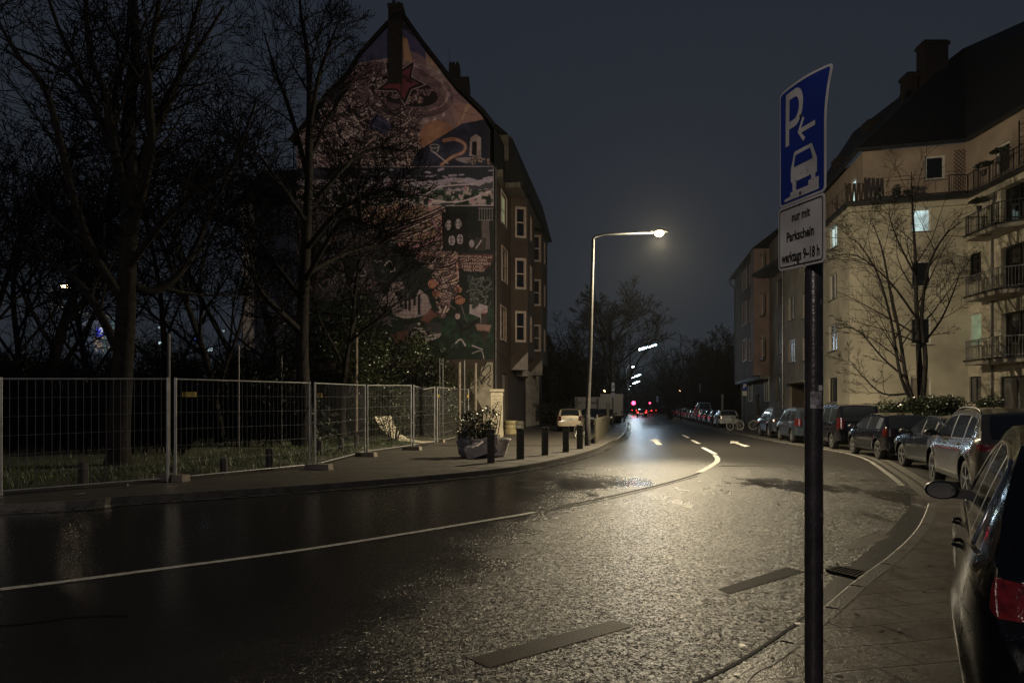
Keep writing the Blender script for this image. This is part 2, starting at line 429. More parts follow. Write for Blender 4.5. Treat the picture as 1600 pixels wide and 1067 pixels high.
# right pavement: near tongue, with the kerb around its nose
near = RKs[:TIP+1]
tip = near[-1]
A, B = ring_strip(near, 0.0, -0.14)
B2, _u = ring_strip(near, -0.10, 0)
poly = [(p.x, p.y) for p in B2] + [(tip.x+0.25, tip.y+0.9), (7.7, tip.y+1.0), (6.7, 9.5), (4.1, 6.1), (1.98, 2.9), (1.3, 1.7), (.4, -.8), (-3, -8), (-3, -30), (-4, -30)]
mb = MB(); mb.prism(poly, -0.015, 0.12)
tag(mb.build('pavement', M_slab), kind='structure')
mb = MB()
rnd = random.Random(5)
A, B = ring_strip(near, 0.0, -0.138)
def stones(mb, A, B, length=.95, z0=-0.01, z1=0.1228, r=.012, rnd=random.Random(6)):
    run = 0; nxt = length; dz = 0; da = 0
    for i in range(len(A)-1):
        n = max(1, int((A[i+1]-A[i]).length/.12))
        for k in range(n):
            a0, a1 = A[i].lerp(A[i+1], k/n), A[i].lerp(A[i+1], (k+1)/n); b0, b1 = B[i].lerp(B[i+1], k/n), B[i].lerp(B[i+1], (k+1)/n)
            run += (a1-a0).length
            if run > nxt: nxt += length*rnd.uniform(.9, 1.05); dz = rnd.uniform(-.0012, .0015); a1 = a0.lerp(a1, .82); b1 = b0.lerp(b1, .82)
            z = z1+dz; c0, c1 = a0.lerp(b0, .12), a1.lerp(b1, .12)
            mb.quad((a0.x, a0.y, z0), (a1.x, a1.y, z0), (a1.x, a1.y, z-r), (a0.x, a0.y, z-r)); mb.quad((a0.x, a0.y, z-r), (a1.x, a1.y, z-r), (c1.x, c1.y, z), (c0.x, c0.y, z)); mb.quad((c0.x, c0.y, z), (c1.x, c1.y, z), (b1.x, b1.y, z), (b0.x, b0.y, z))
stones(mb, A, B)
tag(mb.build('kerb', M_kerb), kind='structure')
# dark gutter round the bend
mb = MB(); gl_ = RKs[22:TIP+10]
for i in range(len(gl_)-1):
    f0, f1 = [math.sin(PI*min(1, max(0, k/(len(gl_)-1))))**.6*.34+.012 for k in (i, i+1)]
    a, b = ring_strip(gl_, f0, .012); c_, d_ = ring_strip(gl_, f1, .012); mb.quad((a[i].x, a[i].y, .004), (c_[i+1].x, c_[i+1].y, .004), (d_[i+1].x, d_[i+1].y, .004), (b[i].x, b[i].y, .004))
tag(mb.build('gutter', mat('gutter_asphalt', (.016, .015, .015), .45, spec=.25, var=.4, vs=4, bump=.3, bs=90)), kind='structure')
# parking strip, flush, with its stone edging
far = RKs[TIP:]
farl = [(p.x, p.y) for p in far] + [(xs(6.0, 60)+.15, 60), (xs(6.3, 120), 120), (xs(6.6, 300), 300)]
mb = MB(); poly = farl + [(xs(13, 300), 300), (xs(12.2, 20), 20), (40, 8), (40, -20), (-2.0, -20), (.9, -.8), (2.5, 2.5), (7.6, tip.y+.9)]
mb.poly([(x, y, 0.006) for x, y in poly])
tag(mb.build('parking_strip', M_park), kind='structure')
mb = MB()
strip_mesh(mb, [Vector(p) for p in farl], 0.05, -0.13, 0.012)
strip_mesh(mb, [Vector(p) for p in farl], -0.20, -0.42, 0.011)
tag(mb.build('edging', mat('edging_stone', (.075, .07, .06), .5, var=.4, vs=6, bump=.4, bs=40)), kind='structure')
mb = MB(); strip_mesh(mb, [Vector(p) for p in farl[10:]], 0.26, 0.14, 0.010)
tag(mb.build('parking_line', mat('worn_paint', (0.25, 0.24, 0.22), 0.5, var=.5, vs=9, bump=.3, bs=60, grime=(0.06, 0.06, 0.055))), kind='structure')
# pavement in front of the houses on the right
mb = MB(); mb.prism([(xs(11.2, 12), 12), (xs(11.6, 28), 28), (xs(11.2, 52), 52), (xs(9.2, 60), 60), (xs(9.2, 300), 300), (xs(40, 300), 300), (60, 12)], -0.015, 0.12)
tag(mb.build('pavement', mat('footway', (0.07, 0.065, 0.055), 0.5, var=.3, vs=2, bump=.4, bs=60)), kind='structure')

# road markings --------------------------------------------------------------
CL = [gp(-330, 955), gp(0, 921), gp(250, 889), gp(500, 855), gp(760, 813), gp(850, 797), gp(1000, 765), gp(1085, 742), gp(1112, 728)]
CLs = smooth_line(CL, 8)
def mark(mb, pts, w, z=0.005): strip_mesh(mb, pts, w/2, -w/2, z)
mb = MB(); mark(mb, CLs[:5*8], 0.11)
mark(mb, smooth_line([gp(1092, 738), gp(1110, 728.5), gp(1120, 721), gp(1121, 716), gp(1117, 711)], 4), 0.16)
for a_, b_ in (((1118, 709.5), (1098, 699)), ((1092, 693), (1081, 687.5)), ((1076, 684), (1067, 679.5)), ((1045, 666.5), (1040, 664.5)), ((1035, 661), (1031, 659)), ((1022, 654), (1016, 651.5)), ((1010, 648.5), (1006, 647))):
    mark(mb, [Vector(gp(*a_)), Vector(gp(*b_))], 0.17)
tag(mb.build('road_marking', M_line), 'white lane line curving across the wet road and its dashes beyond', 'road marking', kind='structure')
def arrow(name, pts, lab):
    mb = MB(); mb.poly([(*gp(*p), 0.006) for p in pts]); return tag(mb.build(name, M_line), lab, 'road marking', kind='structure')
arrow('road_arrow', [(1014, 688), (1023, 685.6), (1033, 688.2), (1028, 688.8), (1035, 694.8), (1026, 694.8), (1021, 689.6)], 'white straight arrow painted in the left lane')
arrow('road_arrow', [(1141, 693), (1142, 688.7), (1155, 690.2), (1153, 691.6), (1172, 697.2), (1163, 697.8), (1147, 692.0)], 'white bent arrow painted in the right lane')
mb = MB(); mark(mb, CLs[5*8+1:7*8+3], .10)
mb.poly([(*gp(1128, 727.3), .005), (*gp(1226, 726.6), .005), (*gp(1232, 728.6), .005), (*gp(1120, 729), .005)])
tag(mb.build('road_marking', mat('old_paint', (0.070, 0.065, 0.058), .8, spec=.08, var=.4, vs=9, grime=(.015, .015, .014))), kind='structure')
for nm, pts, m in (('road_patch', [(1121, 921), (1140, 928), (1256, 893), (1230, 886)], M_patch), ('road_patch', [(732, 1029), (765, 1043), (990, 978), (958, 969)], M_patch2),
               ('road_patch', [(1310, 855), (1338, 859), (1393, 838), (1368, 833)], mat('patch_pale', (.085, .068, .052), .5, var=.2, vs=6, bump=.3, bs=80))):
    mb = MB(); mb.poly([(*gp(*p), 0.0045) for p in pts]); tag(mb.build(nm, m), kind='structure')
# fine seam of sealing tar along the right edge of the lane
mb = MB(); mark(mb, smooth_line([gp(1060, 1080), gp(1150, 1036), gp(1230, 984), gp(1262, 960)], 6), 0.025, 0.005)
mark(mb, smooth_line([gp(-250, 985), gp(0, 978), gp(120, 964), gp(200, 962)], 6), 0.03, .005)
mark(mb, smooth_line([gp(860, 797), gp(930, 784), gp(1010, 766), gp(1090, 744)], 6), 0.045, .005)
tag(mb.build('tar_seam', M_patch), kind='structure')
# drain grate
g = thing('drain_grate', 'dark iron drain grate in the gutter behind the sign pole', 'drain', (0, 0, 0))
c4 = [Vector((*gp(*p), 0.008)) for p in ((1292, 893), (1310, 888), (1370, 899), (1352, 908))]
g.location = c4[0]
M_iron = mat('wet_iron', (0.03, 0.03, 0.032), 0.3, metal=0.8, var=.4, vs=20)
mb = MB()
for k in range(9):
    t = (k+.5)/9; mb.bar(c4[0].lerp(c4[3], t)+Vector((0, 0, .008)), c4[1].lerp(c4[2], t)+Vector((0, 0, .008)), 0.022, 0.016)
mb.build('grating', M_iron, g, world=True)
mb = MB()
for i in range(4): mb.bar(c4[i]+Vector((0, 0, .008)), c4[(i+1) % 4]+Vector((0, 0, .008)), 0.03, 0.022)
mb.build('frame', M_iron, g, world=True)
mb = MB(); mb.poly([p+Vector((0, 0, -.001)) for p in c4]); mb.build('pit', mat('pit_black', (0.004, 0.004, 0.004), .9, var=0), g, world=True)

# litter and fallen leaves: uncountable specks along the kerbs
mb = MB(); rnd = random.Random(8)
for k in range(420):
    if k % 2: i = rnd.randrange(20, 85); p = LK[i]; off = rnd.uniform(-0.5, 2.4)
    else: i = rnd.randrange(4, TIP); p = RKs[i]; off = rnd.uniform(-1.6, .25)
    x = p.x+rnd.uniform(-.5, .5); y = p.y+off; s_ = rnd.uniform(.012, .035); a_ = rnd.uniform(0, 6)
    z = 0.128 if ((k % 2 and off > .3) or (k % 2 == 0 and off < -.45)) else 0.012
    d1 = Vector((math.cos(a_), math.sin(a_), rnd.uniform(-.1, .25)))*s_; d2 = Vector((-math.sin(a_), math.cos(a_), rnd.uniform(-.1, .25)))*s_*.6
    c = Vector((x, y, z+.004)); mb.quad(c-d1, c-d2, c+d1, c+d2)
tag(mb.build('litter', mat('dead_leaf', (0.16, 0.13, 0.09), .4, var=.5, vs=3)), kind='stuff')

# verge behind the fence: bumpy turf + grass
FP = [(-620, 800), (-260, 786), (0, 770), (270, 748), (490, 727), (572, 706), (644, 696), (681, 690), (732, 680)]
FB = [Vector(gp(x, y, 0.12)) for x, y in FP]
mb = MB(); nx = 60; ny = 30; rnd = random.Random(2)
vs = []
import itertools
for j in range(ny+1):
    for i in range(nx+1):
        t = i/nx*(len(FB)-1); k = min(int(t), len(FB)-2); p = FB[k].lerp(FB[k+1], t-k)
        dvec = Vector((-1.0, 0.55)).normalized(); dist = .35 + (j/ny)**1.7*30
        q = p+dvec*dist
        z = 0.10+ (0.0 if j == 0 else min(.35, .05*dist**.6) + rnd.uniform(0, .05))
        vs.append((q.x, q.y, z))
mb.add(vs, [(j*(nx+1)+i, j*(nx+1)+i+1, (j+1)*(nx+1)+i+1, (j+1)*(nx+1)+i) for j in range(ny) for i in range(nx)])
tag(mb.build('turf', mat('turf', (0.03, 0.032, 0.015), .9, var=.5, vs=2.5, bump=1, bs=25), smooth=True), kind='structure')
mb = MB()
for k in range(26000):
    t = rnd.uniform(.4, len(FB)-2.6); i = min(int(t), len(FB)-2); p = FB[i].lerp(FB[i+1], t-i)
    dist = .3+abs(rnd.gauss(0, 1))*2.6; q = p+Vector((-1, .55)).normalized()*dist
    if math.sin(q.x*1.7+q.y)*math.sin(q.y*2.1-q.x*.6) < rnd.uniform(-1.1, .35): continue
    h = rnd.uniform(.07, .2); a_ = rnd.uniform(0, 6.28); w = .008
    z = .1+min(.35, .05*dist**.6)
    lean = Vector((rnd.uniform(-.5, .5), rnd.uniform(-.5, .5), 1))*h
    mb.add([(q.x-math.cos(a_)*w, q.y-math.sin(a_)*w, z), (q.x+math.cos(a_)*w, q.y+math.sin(a_)*w, z), (q.x+lean.x, q.y+lean.y, z+lean.z)], [(0, 1, 2)])
tag(mb.build('grass', M_grass), 'rough wet grass growing on the verge behind the site fence', 'grass', kind='stuff')

# ================================================================ BUILDINGS
def V2(p): return Vector((p[0], p[1]))
class Wall:
    """a vertical wall from p0 to p1 (left to right as seen from outside), z0..z1, with real openings"""
    def __init__(s, p0, p1, z0, z1):
        s.p0 = V2(p0); s.p1 = V2(p1); s.z0 = z0; s.z1 = z1
        s.d = (s.p1-s.p0).normalized(); s.L = (s.p1-s.p0).length; s.n = Vector((s.d.y, -s.d.x)); s.op = []
    def P(s, u, z, out=0.0):
        q = s.p0+s.d*u+s.n*out; return Vector((q.x, q.y, z))
    def upx(s, px):
        """distance along the wall at which a sight line of image column px meets it"""
        k = (px-800)/F   # x = k*y
        den = s.d.x-k*s.d.y
        return (k*s.p0.y-s.p0.x)/den
    def zpy(s, u, py):
        q = s.p0+s.d*u; return 1.65+(637-py)/F*q.y
    def opening(s, u0, u1, z0, z1): s.op.append((u0, u1, z0, z1)); return (u0, u1, z0, z1)
    def mesh(s, mb, depth=0.14):
        us = sorted({0.0, s.L, *[max(0, min(s.L, x)) for o in s.op for x in o[:2]]}); zs = sorted({s.z0, s.z1, *[max(s.z0, min(s.z1, x)) for o in s.op for x in o[2:]]})
        for i in range(len(us)-1):
            for j in range(len(zs)-1):
                u, z = (us[i]+us[i+1])/2, (zs[j]+zs[j+1])/2
                if any(o[0] < u < o[1] and o[2] < z < o[3] for o in s.op): continue
                mb.quad(s.P(us[i], zs[j]), s.P(us[i+1], zs[j]), s.P(us[i+1], zs[j+1]), s.P(us[i], zs[j+1]))
        for u0, u1, z0, z1 in s.op:
            a, b, c, d = (u0, z0), (u1, z0), (u1, z1), (u0, z1)
            for p, q in ((a, b), (b, c), (c, d), (d, a)):
                mb.quad(s.P(*p), s.P(*q), s.P(*q, -depth), s.P(*p, -depth))

M_white_fr = mat('window_frame_white', (0.60, 0.59, 0.56), .4, var=.12, vs=3)
M_pink_fr = mat('window_frame_old', (0.46, 0.36, 0.33), .5, var=.2, vs=3)
M_dark_fr = mat('window_frame_dark', (0.02, 0.02, 0.022), .4, var=.1)
M_glass = mat('night_glass', (0.010, 0.011, 0.013), .06, var=.2, vs=.5, spec=.7)
M_curtain = mat('curtained_glass', (0.10, 0.095, 0.10), .25, var=.5, vs=1.2, spec=.8)
def lit_pane(name, col, st, scale=9.0):
    m = mat(name, (.3, .3, .3), .3, var=0, emit=col, es=st); n = m.node_tree; L = n.links.new; b = n.nodes['Principled BSDF']
    t = n.nodes.new('ShaderNodeTexCoord'); w = n.nodes.new('ShaderNodeTexWave'); w.inputs['Scale'].default_value = scale; w.inputs['Distortion'].default_value = 2.5; w.inputs['Detail'].default_value = 2; w.bands_direction = 'X'
    L(t.outputs['Object'], w.inputs['Vector']); r = n.nodes.new('ShaderNodeMapRange'); r.inputs[3].default_value = st*.55; r.inputs[4].default_value = st*1.15
    no = n.nodes.new('ShaderNodeTexNoise'); no.inputs['Scale'].default_value = 1.6; L(t.outputs['Object'], no.inputs['Vector'])
    mu = n.nodes.new('ShaderNodeMath'); mu.operation = 'MULTIPLY'; r2 = n.nodes.new('ShaderNodeMapRange'); r2.inputs[1].default_value = .35; r2.inputs[2].default_value = .65; r2.inputs[3].default_value = .45; r2.inputs[4].default_value = 1.2
    L(w.outputs['Fac'], r.inputs[0]); L(no.outputs['Fac'], r2.inputs[0]); L(r.outputs[0], mu.inputs[0]); L(r2.outputs[0], mu.inputs[1]); L(mu.outputs[0], b.inputs['Emission Strength']); return m
M_lit_w = lit_pane('lit_pane_white', (0.62, 0.86, 0.86), 0.85)
M_lit_g = lit_pane('lit_pane_green', (0.24, 0.40, 0.22), 0.5, 5)
M_lit_y = mat('lit_pane_pale', (.3, .4, .3), .3, var=0, emit=(0.32, 0.36, 0.20), es=0.35)
M_sill = mat('stone_sill', (0.20, 0.19, 0.18), .6, var=.2)

def window(wall, parent, o, frame=M_white_fr, pane=M_glass, style='double', sill=True, depth=0.13, fw=0.055, lab=None, surround=0.0):
    u0, u1, z0, z1 = o
    mb = MB(); dd = -depth
    def bar(ua, za, ub, zb, w=fw, t=0.05, out=None):
        out = dd+.02 if out is None else out
        a = wall.P(ua, za, out); b = wall.P(ub, zb, out); n3 = Vector((wall.n.x, wall.n.y, 0))
        d = b-a; dn = d.normalized(); sd = dn.cross(n3)
        mb.obox((a+b)/2, d/2, sd*w/2, n3*t/2)
    h = fw/2
    bar(u0, z0+h, u1, z0+h); bar(u0, z1-h, u1, z1-h); bar(u0+h, z0+fw, u0+h, z1-fw); bar(u1-h, z0+fw, u1-h, z1-fw)
    if style in ('double', 'cross'): bar((u0+u1)/2, z0+fw, (u0+u1)/2, z1-fw, fw*1.1, .045)
    if style == 'cross':
        zz = lerp(z0, z1, .64); bar(u0+fw, zz, (u0+u1)/2-fw*.6, zz, fw, .046); bar((u0+u1)/2+fw*.6, zz, u1-fw, zz, fw, .046)
    if style == 'split': bar(u0+fw, lerp(z0, z1, .5), u1-fw, lerp(z0, z1, .5), fw*1.3)
    if surround:
        s_ = surround
        for a in ((u0-s_/2, z0-s_, u0-s_/2, z1+s_), (u1+s_/2, z0-s_, u1+s_/2, z1+s_)): bar(*a, s_, .05, .026)
        for a in ((u0, z0-s_/2, u1, z0-s_/2), (u0, z1+s_/2, u1, z1+s_/2)): bar(*a, s_, .05, .026)
    w = mb.build('window', frame, parent, world=True)
    if lab: w['label'] = lab
    mb = MB(); mb.quad(wall.P(u0+.01, z0+.01, dd), wall.P(u1-.01, z0+.01, dd), wall.P(u1-.01, z1-.01, dd), wall.P(u0+.01, z1-.01, dd))
    mb.build('pane', pane, w, world=True)
    if sill:
        mb = MB(); a = wall.P(u0-.06, z0-.03-surround, 0.03); b = wall.P(u1+.06, z0-.03-surround, .03)
        n3 = Vector((wall.n.x, wall.n.y, 0)); mb.obox((a+b)/2, (b-a)/2, n3*.08, Vector((0, 0, .025)))
        mb.build('sill', M_sill, w, world=True)
    return w

def plaster(name, col, **k): return mat(name, col, .85, var=k.get('var', .26), vs=k.get('vs', .55), bump=.25, bs=60)
M_yellow = plaster('yellow_render', (0.455, 0.42, 0.335))
M_cream = plaster('cream_render', (0.37, 0.33, 0.28))
M_grey_r = plaster('grey_render', (0.25, 0.22, 0.19))
M_pink_r = plaster('pink_grey_render', (0.27, 0.19, 0.17))
M_dark_r = plaster('dark_green_render', (0.070, 0.056, 0.044), var=.3)
M_base_r = plaster('plinth_render', (0.085, 0.070, 0.058))
M_brown_r = plaster('brown_render', (0.060, 0.043, 0.036), var=.3)
M_roof = mat('roof_tiles', (0.007, 0.0065, 0.007), .8, var=.3, vs=5, bump=.6, bs=9)
M_brick = mat('chimney_brick', (0.024, 0.018, 0.017), .85, var=.35, vs=6, bump=.5, bs=14)
M_gutter = mat('zinc_pipe', (0.16, 0.16, 0.165), .35, metal=.6, var=.3, vs=4)
M_rail = mat('painted_railing', (0.25, 0.25, 0.25), .4, metal=.3, var=.2)
M_rail_d = mat('dark_railing', (0.03, 0.03, 0.033), .4, metal=.3, var=.2)
M_slabc = mat('balcony_concrete', (0.30, 0.27, 0.23), .8, var=.25, vs=2, bump=.2)
M_fascia = mat('fascia_dark', (0.02, 0.02, 0.02), .6, var=.2)

# ---------------------------------------------------------------- gable house with the mural
GY = 43.0
def gx(px): return (px-800)/F*GY
def gz(py): return 1.65+(637-py)/F*GY
X0, X1 = gx(464), gx(772)
hs = thing('corner_house', 'tall corner house with a steep gable painted all over with a dark mural', 'house', ((X0+X1)/2, GY, 0.12))
gable = [(464, 690), (464, 215), (490, 184), (509, 156), (541, 125), (562, 91), (605, 44), (631, 31), (659, 72), (712, 141), (753, 181), (766, 204), (766, 252), (772, 259), (772, 690)]
mb = MB(); mb.poly([(gx(x), GY, gz(y)) for x, y in gable])
# body behind: street side wall with openings, back and left walls
E = (X1, GY); Bk = (xs(X1-SL*GY, 66), 66)
side = Wall(E, Bk, 0.1, gz(262)+0.0)
# narrow windows in the plain strip, left of first bay
for (x0, x1, ya, yb) in ((783, 791, 298, 345), (784, 792, 385, 436), (782, 790, 478, 528)):
    ua = side.upx(x0); ub = side.upx(x1); z0 = side.zpy(ua, yb); z1 = side.zpy(ua, ya); side.opening(ua, ub, z0, z1)
    pass
so = list(side.op)
dr = side.opening(side.upx(785), side.upx(793), .12, 4.0)          # arched side entrance in the base
side.mesh(mb, .18)
mb.quad((Bk[0], 66, .1), (X0+4, 66, .1), (X0+4, 66, side.z1), (Bk[0], 66, side.z1))
mb.quad((X0+4, 66, .1), (X0, GY, .1), (X0, GY, side.z1-1), (X0+4, 66, side.z1-1))
mb.build('wall', M_brown_r, hs, world=True)
for o, pn, lb in zip(so, (M_lit_y, M_glass, M_glass), ('narrow window lit pale green', None, None)):
    window(side, hs, o, M_pink_fr, pn, 'split', True, surround=.10, lab=lb)
mb = MB(); mb.quad(side.P(dr[0], dr[2], -.17), side.P(dr[1], dr[2], -.17), side.P(dr[1], dr[3], -.17), side.P(dr[0], dr[3], -.17))
mb.build('door', mat('pale_old_door', (.25, .23, .2), .6), hs, world=True)
# roof: ridge runs back from the apex
apx = (gx(618), gz(36)); ez = gz(262)
mb = MB()
def rl(pts, y0, y1, shift):
    """roof skin following a gable profile between y0 and y1"""
    for (a, za), (b, zb) in zip(pts, pts[1:]):
        mb.quad((a, y0, za), (b, y0, zb), (b+shift, y1, zb), (a+shift, y1, za))
prof_r = [(gx(x), gz(y)+.16) for x, y in ((618, 33), (631, 29), (659, 69), (712, 137), (755, 178), (772, 200))]
sh = SL*22
rl(prof_r, GY-.25, 66, sh)
rl([(gx(x), gz(y)+.16) for x, y in ((618, 33), (604, 41), (562, 87), (541, 121), (509, 152), (490, 180), (452, 225))][::-1], GY-.25, 66, sh)
# thick verge so that the roof edge reads from the front
for (a, za), (b, zb) in zip(prof_r, prof_r[1:]): mb.bar((a, GY-.2, za-.06), (b, GY-.2, zb-.06), .22, .16, up=(0, 1, 0))
mb.quad((X1, GY, ez), (Bk[0], 66, ez), (prof_r[-1][0]+sh, 66, prof_r[-1][1]), (prof_r[-1][0], GY, prof_r[-1][1]))
rf = mb.build('roof', M_roof, hs, world=True)
# street-side upper storey and mansard (seen in profile over the eave)
mb = MB()
def sx_(y): return X1+SL*(y-GY)
prof = [(799, 209), (808, 222), (836, 300)]
y0, y1 = 47.0, 63.0
bx = [(-.5, 16.9), (1.35, 16.9), (1.15, 17.6), (0.45, 20.2), (0.0, 20.5), (-1.2, 20.5)]
A_ = [(sx_(y0)+dx, y0, z) for dx, z in bx]; B_ = [(sx_(y1)+dx, y1, z) for dx, z in bx]
for i in range(len(bx)): j = (i+1) % len(bx); mb.quad(A_[i], A_[j], B_[j], B_[i])
mb.poly(A_); mb.poly(B_)
# flared kick of the main slope down to the mansard
mb.poly([(gx(753), GY+.1, gz(181)), (gx(772), GY+.1, gz(200)), (sx_(y0)+.05, y0+.05, 20.5), (sx_(y0)-1.9, y0+.05, 22.0)])
mb.quad((gx(757), GY+.2, gz(176)), (sx_(y0)+.2, y0, 20.45), (sx_(y0)+.2, y0+3, 20.45), (gx(757)+.5, GY+3.2, gz(176)))
mb.build('mansard', M_roof, hs, world=True)
# box dormer front, facing the viewer, and the cornice
mb = MB()
mb.box((sx_(y0)-.6, y0-.35, 18.6), (sx_(y0)+.2, y0-.02, 20.3)); mb.box((X1-.02, GY+.3, 16.3), (X1+.55, y0-.4, 16.75))
mb.bar((sx_(y0)+.2, y0-.2, 16.9), (sx_(y1)+.2, y1, 16.9), 1.6, .35)
mb.build('cornice', mat('cornice_stone', (.12, .105, .09), .8, var=.3), hs, world=True)
# bays
M_bay_tri = mat('bay_foot_plaster', (.30, .27, .25), .8, var=.3, vs=2)
for by, ztop in ((49.0, 16.8), (57.0, 16.4)):
    fx = sx_(by); pr = 1.22; d2 = 3.4
    zb = 5.35
    fr = Wall((fx-.02, by), (fx+pr, by+.35), zb, ztop)          # face towards the viewer
    op = []
    for zc in (7.5, 11.3, 15.0): op.append(fr.opening(.42, 1.06, zc-1.02, zc+1.02))
    ou = Wall((fx+pr, by+.35), (fx+pr+SL*d2, by+.35+d2), zb, ztop)
    for zc in (7.5, 11.3, 15.0): ou.opening(1.1, 2.4, zc-1.0, zc+1.0)
    bk = Wall((fx+pr+SL*d2, by+.35+d2), (fx+SL*d2, by+.7+d2), zb, ztop)
    mb = MB(); fr.mesh(mb, .1); ou.mesh(mb, .1); bk.mesh(mb, .1)
    mb.poly([(p.x, p.y, ztop) for p in (fr.p0, fr.p1, ou.p1, bk.p1)])
    bay = mb.build('bay', M_brown_r, hs, world=True)
    for o in op: window(fr, hs, o, M_pink_fr, M_glass, 'split', True, .09, .06, surround=.09)
    for o in ou.op: window(ou, hs, o, M_pink_fr, M_curtain, 'cross', True, .09, .06)
    mb = MB()                                                    # triangular plaster foot
    a = fr.P(0, zb-1.15); b = fr.P(fr.L, zb-1.15); c = fr.P(fr.L, zb); d = fr.P(0, zb); e = ou.P(ou.L, zb); g_ = ou.P(ou.L, zb-.02)
    q = Vector((fx-.02, by+.02, 5.3-2.0))
    mb.add([fr.P(0, zb, .01), fr.P(fr.L, zb, .01), fr.P(0.02, zb-1.0, .01), ou.P(ou.L, zb), bk.P(bk.L, zb), Vector((fx+.3, by+2, zb-1.0)), fr.P(fr.L, zb-1.0, .01)],
           [(0, 2, 6, 1), (1, 6, 5, 3), (2, 5, 6), (3, 5, 4), (0, 1, 3, 4)])
    ft = mb.build('bay_foot', M_brown_r, hs, world=True)
    mb = MB(); mb.poly([fr.P(0.05, zb-.97, .03), fr.P(fr.L, zb-.97, .03), fr.P(fr.L, zb+.35, .03)])
    mb.build('trim', M_bay_tri, ft, world=True)
    mb = MB(); mb.add([fr.P(-.1, ztop, .2), fr.P(fr.L+.2, ztop, .2), ou.P(ou.L, ztop, .2), bk.P(bk.L, ztop, .1), fr.P(0, ztop+1.6, -1.4)+Vector((-.1, 0, 0)), ],
                      [(0, 1, 4), (1, 2, 4), (2, 3, 4), (0, 3, 2, 1)])
    mb.build('bay_roof', M_roof, hs, world=True)
# ground-floor shop strip on the street side, tall pale shutters
mb = MB()
for y, w, z0, z1 in ((55.5, .55, .12, 4.6), (57.2, .5, .12, 5.0), (58.6, .5, .12, 5.0), (61, .7, .12, 4.8)):
    x = sx_(y)+.05; mb.box((x, y, z0), (x+.35, y+w, z1))
mb.build('pilaster', mat('pilaster_plaster', (.22, .20, .19), .8, var=.3), hs, world=True)
mb = MB(); x = sx_(51)+.03; mb.box((x, 51, 4.0), (x+.9, 54, 4.9)); mb.build('shop_sign', mat('sign_board', (.2, .18, .16), .5, var=.3, vs=2), hs, world=True)
# downpipe on the corner
mb = MB(); mb.tube([(X1+.10, GY-.06, .12), (X1+.10, GY-.06, gz(262))], .06, 8); mb.tube([(X1+.1, GY-.06, gz(545)), (X1+1.0, GY+3, gz(552)), (fx-1.2, 49, 5.6)], .025, 5)
mb.build('downpipe', M_gutter, hs, world=True)
# chimneys
mb = MB(); mb.box((gx(607), GY-.12, gz(92)-1.6), (gx(629), GY+.75, gz(9))); mb.box((gx(606), GY-.2, gz(14)), (gx(630), GY+.83, gz(8)))
ch = mb.build('chimney', M_brick, hs, world=True)
mb = MB(); mb.tube([(gx(614), GY+.3, gz(8)), (gx(614), GY+.3, gz(-3))], .12, 10); mb.tube([(gx(622), GY+.3, gz(8)), (gx(622), GY+.3, gz(0))], .12, 10)
mb.build('flue', M_gutter, ch, world=True)
Y2 = 50.0
def q2(px, py): v = at(px, py, Y2); return v
mb = MB(); a = q2(701, 125); b = q2(718, 101); mb.box((a.x, Y2, a.z-1), (b.x, Y2+1, b.z)); a = q2(699, 150); b = q2(733, 122); mb.box((a.x, Y2-.2, a.z-2.0), (b.x, Y2+1.6, b.z)); 
for k in (703, 708, 714): p = q2(k, 101); mb.cyl(p+Vector((0, .4, 0)), p+Vector((0, .4, .35)), .12, .1, 8)
mb.build('chimney', M_brick, hs, world=True)
mb = MB(); p = q2(702, 90); mb.tube([p-Vector((0, 0, 1)), p+Vector((0, 0, .6))], .02, 5); mb.build('antenna', M_gutter, hs, world=True)

# ---- the painting on the gable: one sheet of pigment, painted here into a grid of colours
PW, PH = 2, 2     # canvas cells per survey pixel
cx0, cx1, cy0, cy1 = 464, 772, 30, 562
NX = int((cx1-cx0)*1.5)+1; NY = int((cy1-cy0)*1.5)+1
gxx = np.linspace(cx0, cx1, NX)[None, :].repeat(NY, 0); gyy = np.linspace(cy1, cy0, NY)[:, None].repeat(NX, 1)
canvas = np.zeros((NY, NX, 3))
rng = np.random.default_rng(3)
def vnoise(sc, seed, oct_=4):
    r = np.random.default_rng(seed); out = np.zeros((NY, NX)); amp = 1; tot = 0
    for o in range(oct_):
        s_ = sc/(2**o); gw = int(700/s_)+3; tab = r.random((gw, gw))
        fx_ = gxx/s_ % (gw-2); fy_ = gyy/s_ % (gw-2); ix = fx_.astype(int); iy = fy_.astype(int); tx = fx_-ix; ty = fy_-iy
        tx = tx*tx*(3-2*tx); ty = ty*ty*(3-2*ty)
        v = (tab[iy, ix]*(1-tx)+tab[iy, ix+1]*tx)*(1-ty)+(tab[iy+1, ix]*(1-tx)+tab[iy+1, ix+1]*tx)*ty
        out += amp*v; tot += amp; amp *= .5
    return out/tot
n_big = vnoise(60, 1); n_mid = vnoise(22, 2); n_fin = vnoise(7, 3, 3)
warpx = (vnoise(30, 4)-.5)*16; warpy = (vnoise(30, 5)-.5)*16
def inpoly(pts, wob=0.0):
    x = gxx+warpx*wob; y = gyy+warpy*wob; ins = np.zeros(x.shape, bool); n = len(pts)
    for i in range(n):
        xa, ya = pts[i]; xb, yb = pts[(i+1) % n]
        if ya == yb: continue
        c = ((ya > y) != (yb > y)) & (x < (xb-xa)*(y-ya)/(yb-ya)+xa); ins ^= c
    return ins
def paint(mask, col, a=1.0):
    m = mask.astype(float)*a if mask.dtype == bool else np.clip(mask, 0, 1)*a
    canvas[:] = canvas*(1-m[..., None])+np.array(col)*m[..., None]
